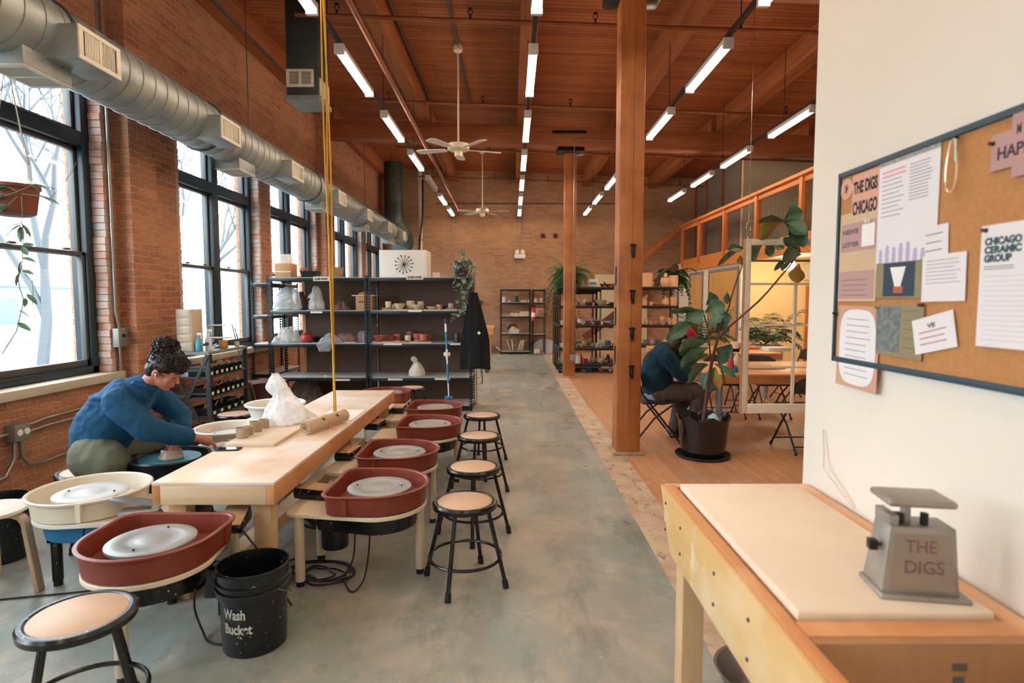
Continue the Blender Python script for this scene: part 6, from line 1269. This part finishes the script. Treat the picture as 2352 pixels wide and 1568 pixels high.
def bottle(name, lab, px, py, y, prof, m, topm=None, toph=None):
    p = at(px, py, y); t = E(name, lab, 'bottle', (p.x, y, zt)); MB().lathe(prof, n=20).build('bottle', m, t)
    if topm: MB().lathe([(.014, toph), (.016, toph+.005), (.012, toph+.03), (.004, toph+.05)], n=14).build('cap', topm, t)
bottle('paint_bottle', 'red paint bottle on the near wooden table', 1677, 860, 6.38, [(.034, 0), (.036, .01), (.036, .13), (.015, .16), (.014, .165)], mat('red_paint', '#c9423f', .4), PAPER, .165)
bottle('paint_bottle', 'orange paint jar left of the red paint bottle', 1663, 862, 6.42, [(.032, 0), (.034, .01), (.034, .07), (.03, .075)], mat('orange_paint', '#e0883b', .4)); bottle('paint_bottle', 'pale pink bottle behind the red paint bottle', 1672, 850, 6.62, [(.036, 0), (.038, .01), (.038, .17), (.015, .20), (.015, .21)], mat('pale_pink', '#d8b7a6', .4))
t = E('spray_bottle', 'cream spray bottle with black trigger on the near wooden table', 'bottle', (at(1692, 850, 6.5).x, 6.5, zt)); MB().lathe([(.04, 0), (.042, .01), (.04, .13), (.016, .19), (.015, .215)], n=20).build('bottle', CREAMP, t); MB().obox((-.02, 0, .235), (.085, .025, .035)).obox((-.05, 0, .21), (.01, .015, .05)).build('trigger', BLACKP, t, bevel=.003)
bottle('paint_bottle', 'teal bottle lying low beside the spray bottle', 1688, 862, 6.36, [(.03, 0), (.032, .01), (.03, .06), (.012, .08)], mat('teal_paint', '#1f8795', .4), PAPER, .08)
tag(bagmesh((0, 0, 0), .26, .09, .022, 70, amp=.12, top=lambda u: 1-.3*u).build('purple_cloth', mat('purple_cloth', '#6b4a5a', .9, c2='#8a8060', ns=8), loc=(at(1753, 855, 6.75).x, 6.75, zt)), 'crumpled purple grey cloth flat on the near wooden table', 'cloth')
for k in range(3): tag(MB().box(-.19, .19, -.13, .13, 0, .018).build('white_tray', WHITEPL, loc=(at(1785, 800, 9.2).x, 9.2, zt+k*.0192), bevel=.004), 'white tray on the far wooden table, %s of the stack' % ('bottom', 'middle', 'top')[k], 'tray', 'white trays stacked on the far table')
tag(MB().box(-.12, .12, -.1, .1, 0, .035).build('orange_block', OR, loc=(at(1722, 795, 9.5).x, 9.5, zt), bevel=.004), 'orange wooden block on the far wooden table', 'block')
pot('bowl', 'white', at(1692, 793, 9.6).x, 9.6, zt, 1.2, 'white bowl on the far wooden table'); pot('jar', 'cream', at(1705, 793, 9.9).x, 9.9, zt, 1.0, 'cream lidded jar on the far wooden table')
tag(MB().box(-.2, .2, -.06, .06, 0, .05).build('pink_tray', mat('pink_tray', '#d9938a', .6), loc=(at(1500, 790, 8.0).x-.0, 9.7, .0)), 'pink tray seen low behind the seated person', 'tray')
# ---------------------------------------------------------------- hanging sash
fy = 5.35; x0 = at(1707, 700, fy).x; z0 = at(1720, 948, fy).z; z1 = at(1720, 549, fy).z; x1 = x0+.98
t = E('salvaged_window', 'old white multi pane window sash hanging on a chain from the ceiling', 'window sash', (x0, fy, 0)); WS = mat('chipped_white_paint', '#e3dccb', .5, c2='#cfc2a8', ns=9, bump=.2); W_ = x1-x0
MB().box(0, .055, -.02, .02, z0, z1).box(W_-.055, W_, -.02, .02, z0, z1).box(.055, W_-.055, -.02, .02, z0, z0+.085).box(.055, W_-.055, -.02, .02, z1-.055, z1).build('frame', WS, t, bevel=.003)
m = MB(); hs = [at(1720, q, fy).z for q in (652, 746, 843)]
for z in hs: m.box(.055, W_-.055, -.012, .012, z-.010, z+.010)
xm = at(1826, 700, fy).x-x0
m.box(xm-.012, xm+.012, -.0125, .0125, z0+.085, hs[0]-.01); m.build('muntin', WS, t)
MB().box(.05, W_-.05, -.002, .002, z0+.08, z1-.05).build('pane', GLASS, t, smooth=False)
MB().box(-.004, -.0005, -.022, .022, z0, z1).build('edge_strip', mat('worn_tan_edge', '#a57a58', .7), t)
xc = at(1714, 540, fy).x-x0
k = 0; z = z1+.0
hh = MB().cyl((.03, 0, z1-.01), (.03, 0, z1+.03), .006, n=8).torus((.03, 0, z1+.045), .016, .004, 16, 6, 'y').build('eye_hook', CHROME, t)
MB().tube([(.03+.02*math.cos(a), 0, z1+.11+.045*math.sin(a)) for a in [i*math.pi/10 for i in range(20)]], .004, 6, closed=True).build('carabiner', CHROME, t)
MB().tube([(.03, 0, z1+.155), (.03, 0, cz(x0)-.012)], .0022, 5).build('cable', CHROME, t); MB().cyl((W_-.03, 0, z1-.005), (W_-.03, 0, cz(x1)-.012), .0022, n=5).build('cable', CHROME, t)
# ---------------------------------------------------------------- fiddle leaf fig
p = at(1612, 1048, 5.77); PX, PYY = p.x, 5.75
t = E('potted_fig', 'tall fiddle leaf fig in a black wavy rimmed ceramic pot on a saucer', 'potted plant', (PX, PYY, 0))
BG = mat('black_glaze', '#05090c', .15, c2='#0c151b', ns=5, bump=.35, bs=14, spec=.7)
MB().lathe([(.22, 0), (.262, .008), (.27, .03), (.26, .032), (.235, .014), (.1, .012)], n=48).build('saucer', mat('dark_saucer', '#1b2226', .4), t)
n = 64; rings = []
for r, z, wv in ((.185, .016, 0), (.205, .03, 0), (.225, .15, 0), (.235, .30, 0), (.245, .36, .4), (.262, .405, 1), (.252, .41, 1), (.232, .36, .4), (.222, .28, 0), (.215, .27, 0)):
    rings.append([(r*(1+.03*wv*math.cos(7*a))*math.cos(a), r*(1+.03*wv*math.cos(7*a))*math.sin(a), z+.022*wv*math.sin(7*a)) for a in [2*math.pi*j/n for j in range(n)]])
MB().loft(rings).build('pot', BG, t); MB().lathe([(.222, .30), (.1, .315), (.01, .32)], n=30, cap0=True).build('soil', mat('mulch', '#5a3d28', .95, c2='#8a5a35', ns=50, bump=.8), t)
MB().ell((.09, -.06, .37), (.075, .07, .075)).build('glazed_ball', mat('silver_blue_glaze', '#2f4858', .2, c2='#a9c0cc', ns=16, amt=.15, spec=.8), t)
def Q(px, py, y=0): return at(px, py, PYY+y) - Vector((PX, PYY, 0))
tr = MB(); tr.tube([Q(1612, 985, .0) * Vector((1, 1, 1)), Q(1616, 960), Q(1625, 894, -.01), Q(1634, 836, -.02), Q(1647, 780, -.03)], [.022, .021, .018, .016, .015], 10)
tr.tube([Q(1647, 780, -.03), Q(1653, 755, 0), Q(1662, 730, .05), Q(1673, 708, .1), Q(1679, 685, .12), Q(1692, 643, .12), Q(1704, 613, .1), Q(1711, 575, .1)], [.012, .011, .010, .009, .008, .007, .006, .005], 8)
tr.tube([Q(1647, 780, -.03), Q(1668, 757, -.22), Q(1684, 742, -.44), Q(1700, 729, -.50), Q(1716, 715, -.51), Q(1742, 692, -.5), Q(1764, 669, -.52), Q(1790, 638, -.52), Q(1815, 609, -.52), Q(1838, 577, -.50), Q(1828, 545, -.48), Q(1801, 508, -.45)], [.011, .0105, .010, .010, .009, .009, .008, .008, .007, .007, .006, .006], 8)
tr.tube([Q(1634, 836, -.02), Q(1630, 800, -.05), Q(1627, 760, -.05), Q(1617, 722, -.03)], [.008, .008, .007, .006], 6); tr.build('trunk', BARK, t)
def fleaf(mb, a, b, w, roll=60, cup=.12, n=9, bend=0):
    a, b = Vector(a), Vector(b); d = b-a; L = d.length; q = d.normalized().to_track_quat('X', 'Z').to_matrix().to_4x4(); M = Matrix.Translation(a) @ q @ Matrix.Rotation(R(roll), 4, 'X'); v = []; f = []
    for i in range(n+1):
        u = i/n; ww = w*(.10+.90*math.sin(math.pi*min(1, (u**1.45)*.93+.03)))*(1-.12*math.sin(u*9)*.6); 
        if i == n: ww = w*.12
        if i == 0: ww = .004
        zz = -cup*L*(4*u*(1-u))*-.5 + .0
        for s in (-1, -.66, -.33, 0, .33, .66, 1): v.append((L*u, ww*s, zz + abs(s)**1.5*w*.28 + .05*w*math.sin(u*20+s*3)*abs(s)))
    for i in range(n):
        for j in range(6): c = i*7+j; f.append((c, c+1, c+8, c+7))
    mb.add([M @ Vector(c) for c in v], f)
lf = MB(); ly = MB(); U = 1/228.
for (a, b, w, rl, y0_, y1_) in (((1615, 722), (1537, 719), 15, 30, 0, -.1), ((1617, 717), (1576, 738), 22, -55, 0, -.05), ((1620, 719), (1664, 700), 20, 60, 0, 0), ((1627, 748), (1663, 724), 15, 50, -.05, -.1), ((1592, 736), (1530, 782), 15, -60, 0, -.12), ((1590, 742), (1545, 758), 12, -60, 0, .02), ((1664, 712), (1670, 750), 24, 75, .05, 0), ((1627, 786), (1562, 810), 23, 72, -.03, -.2), ((1627, 800), (1580, 828), 20, 60, .05, .1), ((1628, 816), (1566, 844), 26, 68, -.03, -.22), ((1628, 838), (1585, 880), 27, 66, -.03, -.2), ((1642, 800), (1672, 826), 28, 75, -.03, -.02), ((1640, 836), (1690, 868), 10, 45, -.03, -.12), ((1641, 843), (1632, 900), 20, 80, 0, .02), ((1640, 846), (1618, 895), 18, 70, .03, .08), ((1654, 850), (1662, 885), 12, 60, .05, .1), ((1650, 800), (1684, 822), 7, 30, 0, 0), ((1640, 765), (1668, 748), 18, 60, 0, .12), ((1620, 700), (1650, 690), 22, 60, .05, .12), ((1672, 668), (1671, 698), 8, 80, .1, .1), ((1710, 570), (1650, 612), 12, 55, .1, -.02), ((1708, 572), (1672, 576), 12, -50, .1, 0), ((1801, 508), (1741, 512), 13, 35, -.45, -.6), ((1801, 506), (1843, 488), 22, 70, -.45, -.45), ((1803, 508), (1850, 540), 18, 60, -.45, -.55), ((1805, 512), (1846, 568), 22, 65, -.45, -.5), ((1839, 580), (1801, 546), 10, 50, -.5, -.6), ((1843, 585), (1802, 604), 28, 72, -.5, -.7), ((1818, 590), (1779, 622), 8, 70, -.5, -.55), ((1757, 556), (1728, 600), 20, 70, .1, .05), ((1760, 556), (1800, 570), 16, 60, .1, .1), ((1756, 556), (1768, 590), 16, 65, .1, .1)):
    A_, B_ = Q(a[0], a[1], y0_), Q(b[0], b[1], y1_); fleaf(lf, A_, B_, w*U*(5.75+y0_)/5.75, rl)
for (a, b, w, rl, y0_, y1_) in (((1800, 509), (1748, 548), 22, 60, -.45, -.5), ((1838, 606), (1833, 650), 18, 82, -.5, -.5), ((1704, 585), (1703, 608), 10, 70, .1, .1), ((1642, 845), (1652, 893), 9, 70, -.05, -.08)):
    fleaf(ly, Q(a[0], a[1], y0_), Q(b[0], b[1], y1_), w*U, rl)
lf.build('foliage', LEAF, t); ly.build('yellowing_leaves', LEAFY, t)
# warm lamp under the mezzanine
p = at(1808, 612, 11.2)
t = E('globe_lamp', 'glowing lamp under the mezzanine before the yellow wall', 'lamp', (p.x, 11.2, 2.40)); MB().lathe([(.05, 0), (.07, -.03), (.05, -.05)], n=20).build('base', WHITEPL, t)
LM = mat('lamp_globe', (1, .78, .5), .4, emis=26); MB().ell((0, 0, -.16), (.14, .14, .12)).build('globe', LM, t)
t = E('globe_lamp', 'unseen lamp under the mezzanine behind the partition wall, added to light the yellow wall', 'lamp', (6.6, 9.6, 2.40)); MB().lathe([(.05, 0), (.07, -.03), (.05, -.05)], n=20).build('base', WHITEPL, t); MB().ell((0, 0, -.16), (.14, .14, .12)).build('globe', LM, t)  # second globe, out of view, added to brighten the yellow wall
# ================================================================ foreground work bench, scale, cork board
t = E('workbench', 'pale wooden workbench in the right foreground against the partition wall', 'workbench', (0, 0, 0)); YB_ = grain('honey_ply', '#e3bd84', '#d6a96a', '#ead2ab', .5, 'y', 6, .05, (3, .62, '#f0e6d6'))
RL = grain('orange_bench_rail', '#dba06b', '#cd8a52', '#e6bd92', .5, 'y', 7, .05)
MB().box(.588, .622, .55, 2.195, .795, .848).build('side_rail', RL, t, bevel=.003); MB().box(1.085, 1.135, .55, 2.195, .80, .848).build('side_rail', RL, t, bevel=.003)
MB().box(.622, 1.085, 2.16, 2.195, .80, .848).build('end_rail', RL, t, bevel=.003); MB().box(.622, 1.085, 1.175, 1.235, .80, .850).build('cross_rail', RL, t, bevel=.003)
MB().box(.622, 1.085, 1.235, 2.16, .815, .835).build('bench_deck', YB_, t)
ap = MB().loft([[(x, .55, .635), (x, 2.06, .635), (x, 2.20, .846), (x, .55, .846)] for x in (.572, .588)]).build('side_panel', YB_, t, bevel=.002); MB().box(.589, 1.13, 2.196, 2.206, .70, .846).build('end_panel', WHITEP, t, bevel=.002)
for y, z in ((2.12, .80), (2.12, .70), (1.93, .78), (1.93, .69), (1.60, .78), (1.60, .69), (1.36, .78), (1.36, .68), (1.12, .76), (.95, .70)): MB().cyl((.572, y, z), (.569, y, z), .0055, n=10).build('screw_head', mat('dark_screw', '#4d4d50', .4, .6), ap)
pn = MB().box(.623, 1.13, 1.150, 1.172, .42, .848).build('crate_panel', grain('brown_crate', '#b98a62', '#a5754e', '#c79c76', .6, 'z', 5, .05), t)
mk = mat('faded_print', '#5f5a4c', .8)
for k in range(7): MB().box(.905+.003*(k % 2), .935-.004*(k % 3), 1.1485, 1.1502, .79-.028*k, .806-.028*k).build('faded_stamp', mk, pn)
PZ_ = PINE
for x, y in ((.592, 1.955), (1.05, 1.955), (.592, .6), (1.05, .6)): MB().box(x, x+.075, y, y+.085, 0, .795).build('leg', PINE, t, bevel=.004)
o = MB().loft([[(x, y, z) for x, y in ((.632+i_, 1.245+i_), (1.068-i_, 1.245+i_), (1.068-i_, 2.150-i_), (.632+i_, 2.150-i_))] for z, i_ in ((.8355, .004), (.840, 0), (.860, 0), (.864, .006))]).build('plaster_board', mat('cream_wedging_board', '#ead9c3', .75, c2='#e2ceb4', ns=3), bevel=.006); tag(o, 'thick cream wedging board on top of the foreground workbench', 'board')
# scale
ps = Vector((.950, 1.335, .8645)); t = E('kitchen_scale', 'grey metal mechanical scale with red handwriting on its back, on the cream board', 'scale', ps, R(-9)); SM = mat('worn_grey_metal', '#aaa49b', .45, .5, c2='#8f8a83', ns=7, amt=.3); SMD = mat('grey_brown_panel', '#a0917f', .55, .2, c2='#8d8378', ns=6)
MB().loft([[(-.095, -.055, 0), (.098, -.055, 0), (.098, .07, 0), (-.095, .07, 0)], [(-.093, -.053, .012), (.096, -.053, .012), (.096, .068, .012), (-.093, .068, .012)]]).build('base', SM, t, bevel=.004)
MB().loft([[(-.088, -.040, .012), (.076, -.040, .012), (.080, .060, .012), (-.088, .060, .012)], [(-.070, -.030, .165), (.068, -.030, .165), (.068, .050, .165), (-.070, .050, .165)]]).build('body', SM, t, bevel=.003)
MB().loft([[(-.072, -.0405, .022), (.066, -.0405, .022), (.066, -.036, .022), (-.072, -.036, .022)], [(-.058, -.0330, .150), (.058, -.0330, .150), (.058, -.029, .150), (-.058, -.029, .150)]]).build('back_panel', SMD, t)
MB().box(-.072, -.052, -.028, .048, .165, .19).build('top_bracket', SM, t, bevel=.002); MB().cyl((-.022, .01, .165), (-.022, .01, .215), .011, n=16).build('platform_stem', SM, t); MB().cyl((.012, -.005, .165), (.012, -.005, .192), .009, n=8).build('adjusting_knob', BLACKP, t); MB().box(-.05, -.034, -.01, .01, .165, .188).build('stop_block', BLACKP, t)
MB().box(-.082, .064, -.045, .062, .214, .232).build('platform', SM, t, bevel=.010, seg=3); MB().obox((-.095, .0, .11), (.018, .022, .024)).cyl((-.095, 0, .11), (-.07, 0, .11), .004, n=8).build('side_knob', BLACKP, t, bevel=.003)
REDI = mat('faded_red_ink', '#7d5d58', .8)
for k, (ln, w) in enumerate((('THE', .066), ('DIGS', .082))):
    def warp(p, k=k):
        z = .108-.047*k + p.y; u = (z-.022)/.128; return Vector((-.040+p.x-.003*k, -.0410+.0075*u-.0008-p.z, z))
    text(ln, .042, None, REDI, t, 'handwriting', .0003, warp, width=w)
# steel bowl under the bench
t = E('steel_bowl', 'grey steel bowl on the floor under the foreground workbench', 'bowl', (.985, 2.25-.05, 0)); MB().lathe([(.08, 0), (.14, .03), (.175, .10), (.182, .104), (.17, .10), (.13, .035), (.07, .008)], n=48).build('bowl', mat('dull_steel', '#8d8785', .35, .7), t)
# cord on the wall edge
tag(MB().tube([(1.135, 2.1, 1.08), (1.13, 2.08, 1.0), (1.12, 2.06, .95), (1.12, 1.95, .90), (1.138, 1.9, .86)], .003, 6).build('white_wire', mat('wire_tan', '#d9cbb2', .6)), 'thin pale wire hanging on the partition wall at the end of the bench', 'wire')
# cork board
XW = 1.145
def WP(px, py, x=1.125): return atx(px, py, x)
tl, bl = WP(1930, 408), WP(1922, 822)
ytop = tl.y; yn = ytop - 1.22; zt_, zb_ = tl.z+.002, bl.z
t = E('cork_board', 'cork notice board in a dark blue frame on the partition wall', 'notice board', (XW, 0, 0)); CK = mat('cork', '#c28a56', .85, c2='#b57c48', ns=60, bump=.2, bs=90); FR = mat('dark_blue_frame', '#2c4652', .5)
MB().box(-.014, -.001, yn, ytop, zb_, zt_).build('cork_panel', CK, t, smooth=False)
MB().box(-.022, -.001, yn, ytop+.008, zt_-.006, zt_+.012).box(-.022, -.001, yn, ytop+.008, zb_-.012, zb_+.006).box(-.022, -.001, ytop-.002, ytop+.010, zb_-.012, zt_+.012).build('frame', FR, t, bevel=.002)
dk = [0]
def sheet(name, lab, px0, py0, px1, py1, m, rot=0, cat='paper', grp='papers pinned to the cork board', th=.0012):
    a, b = WP(px0, py0), WP(px1, py1); dk[0] += .0004; X0 = -.0148-dk[0]
    yc, zc = (a.y+b.y)/2, (a.z+b.z)/2; w, h = abs(a.y-b.y), abs(a.z-b.z)
    q = E(name, lab, cat, (XW+X0, yc, zc), 0, grp); q.rotation_euler = (R(rot), 0, 0)
    MB().box(-th, 0, -w/2, w/2, -h/2, h/2).build('sheet', m, q, smooth=False); return q, w, h, -th
def lines(q, w, h, X, rows, m=None, u0=.1, u1=.9, v0=.1, v1=.9, th=.004):
    mb = MB(); rr = random.Random(rows)
    for i in range(rows):
        v = v0 + (v1-v0)*i/max(1, rows-1); z = h/2 - h*v; e = u1 - rr.uniform(0, .25)*(u1-u0); mb.box(X-.0003, X-.0001, w/2-w*e, w/2-w*u0, z-th/2, z+th/2)
    return mb.build('printed_lines', m or mat('grey_print', '#a3a3a6', .8), q, smooth=False)
def ptext(q, body, w, X, u, v, W_, H_, size, m, width, bold=.0008):
    M = Matrix(((0, 0, -1, X-.0003), (-1, 0, 0, W_/2-W_*u), (0, 1, 0, H_/2-H_*v), (0, 0, 0, 1))); return text(body, size, M, m, q, 'lettering', .0002, width=width, bold=bold)
def patch(q, W_, H_, X, u0, v0, u1, v1, m, name='printed_panel', d=.0001): return MB().box(X-.0004-d, X-.0002, W_/2-W_*u1, W_/2-W_*u0, H_/2-H_*v1, H_/2-H_*v0).build(name, m, q, smooth=False)
PINKP = mat('dusty_pink_paper', '#d9a58e', .8); TANP = mat('tan_paper', '#d3b896', .8, c2='#c9ad8b', ns=5); MAUV = mat('mauve_card', '#b99490', .8); OLV = mat('olive_print', '#8f8464', .7); NAVY = mat('navy_print', '#27394a', .6); PALE = mat('pale_paper', '#e6e2e4', .8); LAV = mat('lavender_print', '#b9b2cc', .8)
q, w, h, X = sheet('paper_disc', 'small round pink paper with a dark starburst at the top left of the cork board', 1930, 412, 1955, 458, TANP); 
COL_ = [c for c in q.children]
for c in list(q.children): bpy.data.objects.remove(c)
MB().cyl((-.0012, 0, 0), (0, 0, 0), w*.5, n=24).build('sheet', PINKP, q, smooth=False)
m = MB()
for k in range(7): a = math.pi*2*k/7; m.bar((-.0015, 0, 0), (-.0015, .014*math.cos(a), .016*math.sin(a)), .003, .0006)
m.build('printed_star', INK, q)
q, w, h, X = sheet('name_sign', 'dusty pink cut out sign with hand drawn studio name on the cork board', 1957, 404, 2017, 492, PINKP, rot=0)
ptext(q, 'THE DIGS', w, X, .05, .42, w, h, h*.36, INK, w*.86, .0022); ptext(q, 'CHICAGO', w, X, .04, .88, w, h, h*.38, INK, w*.88, .0022)
q, w, h, X = sheet('tan_hanging_sheet', 'long tan paper with two mauve cards below the pink sign', 1930, 495, 2008, 692, TANP)
patch(q, w, h, X, .04, .12, .96, .44, MAUV); patch(q, w, h, X, .60, .16, .92, .40, PAPER, d=.0004); patch(q, w, h, X, .0, .66, .95, .97, MAUV)
ptext(q, 'NEWS', w, X-.0006, .08, .24, w, h, .022, mat('grey_letter', '#6e6360', .8), w*.42); ptext(q, 'LETTER', w, X-.0006, .08, .38, w, h, .020, MC['grey_letter'], w*.45); lines(q, w, h, X-.0006, 4, MC['grey_letter'], .1, .8, .76, .93, .002)
q, w, h, X = sheet('white_flyer', 'tall white flyer with a coloured top strip and lavender drawing on the cork board', 2020, 372, 2146, 608, PALE)
patch(q, w, h, X, .0, .0, 1, .06, mat('multi_print', '#7d8c90', .7, c2='#c9b8a6', ns=70)); lines(q, w, h, X, 9, None, .06, .46, .20, .52, .003); lines(q, w, h, X, 12, None, .54, .9, .12, .42, .003); lines(q, w, h, X, 2, mat('pink_print', '#e2a5ad', .8), .06, .6, .12, .16, .006)
rr = random.Random(3); m = MB()
for k in range(7): u = .05+.12*k; hh_ = rr.uniform(.05, .12); m.box(X-.0004, X-.0002, w/2-w*(u+.07), w/2-w*u, -h/2+.01, -h/2+.01+h*hh_*1.6); m.cyl((X-.0004, w/2-w*(u+.035), -h/2+h*(.05+hh_*1.6)), (X-.0002, w/2-w*(u+.035), -h/2+h*(.05+hh_*1.6)), .008, n=10)
m.build('printed_drawing', LAV, q, smooth=False)
q, w, h, X = sheet('note_card', 'small white note card overlapping the tall flyer', 2114, 524, 2174, 590, PALE, rot=-3); lines(q, w, h, X, 3, INK, .2, .85, .25, .75, .002)
q, w, h, X = sheet('olive_flyer', 'olive flyer with a photo of a white cup on the cork board', 2012, 606, 2114, 684, OLV)
patch(q, w, h, X, .18, .02, .86, .95, NAVY, 'printed_photo'); MB().loft([[(X-.0008, w*.17, h*.36), (X-.0008, -w*.17, h*.36)], [(X-.0008, w*.05, -h*.2), (X-.0008, -w*.07, -h*.2)]], False, False, close=False).build('printed_cup', PAPER, q, smooth=False); patch(q, w, h, X, .42, .68, .62, .86, mat('orange_print', '#b5623f', .7), d=.0005)
q, w, h, X = sheet('white_card', 'white printed card right of the cup flyer', 2119, 588, 2214, 692, PALE, rot=-1); lines(q, w, h, X, 7, None, .1, .9, .12, .6, .002)
q, w, h, X = sheet('arched_notice', 'pinkish notice with rounded white panel hanging below the board frame', 1926, 702, 2012, 905, mat('pink_brown_paper', '#c99c86', .8), rot=1)
m = MB(); P = []
for i in range(24):
    a = 2*math.pi*i/24; P.append((math.copysign(abs(math.cos(a))**.6, math.cos(a))*w*.44, math.copysign(abs(math.sin(a))**.5, math.sin(a))*h*.46))
m.loft([[(X-.0003, y, z) for y, z in P], [(X-.0006, y, z) for y, z in P]]).build('printed_panel', PALE, q, smooth=False); lines(q, w, h, X-.0006, 10, None, .22, .85, .16, .84, .003)
q, w, h, X = sheet('olive_flyer', 'olive flyer with dark photo of pots, lower middle of the cork board', 2012, 700, 2116, 828, OLV, rot=1)
patch(q, w, h, X, .04, .04, .55, .92, mat('dark_photo', '#4c5458', .6, c2='#8b8f8c', ns=60), 'printed_photo'); lines(q, w, h, X, 4, PAPER, .12, .5, .22, .72, .010); lines(q, w, h, X, 5, mat('dark_olive', '#6f6648', .8), .6, .95, .1, .8, .002)
q, w, h, X = sheet('white_card', 'white card with pink script pinned at a slant', 2100, 722, 2192, 812, PALE, rot=-13); lines(q, w, h, X, 3, MAUV, .15, .85, .42, .75, .004); ptext(q, 'VE', w, X, .38, .32, w, h, .016, MC['grey_letter'], w*.2)
q, w, h, X = sheet('white_poster', 'large white sheet with dark green heading at the right edge of the cork board', 2256, 520, 2460, 815, PALE)
G_ = mat('green_heading', '#3c5a5e', .8)
for k, s_x in enumerate(('CHICAGO', 'CERAMIC', 'GROUP')): ptext(q, s_x, w, X, .05, .16+.07*k, w, h, .022, G_, w*(.42, .42, .32)[k], .0014)
lines(q, w, h, X, 2, None, .05, .5, .34, .36, .003); lines(q, w, h, X, 14, mat('faint_print', '#cfd0d2', .8), .05, .9, .42, .94, .002)
for (a_, b_, c_, d_, tx, lab) in ((2328, 262, 2420, 300, 'M', 'pink paper strip with a letter M at the top right'), (2280, 312, 2400, 362, 'HAPPY', 'pink paper strip reading HAPPY at the top right'), (2326, 364, 2400, 390, None, 'small plain pink paper strip below the HAPPY strip')):
    q, w, h, X = sheet('paper_strip', lab, a_, b_, c_, d_, MAUV, rot=0)
    if tx: ptext(q, tx, w, X, .12, .72, w, h, h*.46, mat('plum_letter', '#4a3540', .8), w*(.12 if tx == 'M' else .8), .001)
# carabiner and pins
a = WP(2190, 320); t = E('key_loop', 'shiny clear key loop hanging on a pin at the top of the cork board', 'key loop', (XW-.03, a.y-.012, a.z)); L_ = a.z-WP(2190, 442).z
MB().tube([(0, .018*math.sin(u)*(1+.35*math.cos(u+math.pi)), -L_/2+L_/2*math.cos(u)) for u in [i*2*math.pi/28 for i in range(28)]], .0028, 7, closed=True).build('loop', mat('pale_gold_loop', '#e8d7ae', .15, .4), t); MB().tube([(0, -.012, -.005), (0, -.013, -.06)], .0035, 7).build('clasp', CHROME, t); MB().cyl((-.004, 0, .0), (.012, 0, 0), .004, n=10).build('pin', BLACKP, t)
for px, py, lab, c in ((1921, 719, 'dark clip on the left frame edge of the cork board', BLACKP), (2016, 705, 'small brass pin above the lower olive flyer', mat('brass', '#c99a4a', .3, .8)), (2266, 529, 'dark red pin at the corner of the large white sheet', mat('dark_red_pin', '#5a1d1a', .4)), (2283, 330, 'dark red pin at the start of the HAPPY strip', MC['dark_red_pin']), (2118, 700, 'red brown pin above the slanted card', MC['dark_red_pin']), (1996, 508, 'white pin on the long tan paper', WHITEPL)):
    p = WP(px, py); tag(MB().lathe([(.005, 0), (.006, .003), (.003, .006), (.005, .012), (.004, .014)], n=12).xf(Matrix.Rotation(R(-90), 4, 'Y')).build('push_pin', c, loc=(XW-.0185, p.y, p.z)), lab, 'pin', 'pins on the cork board')
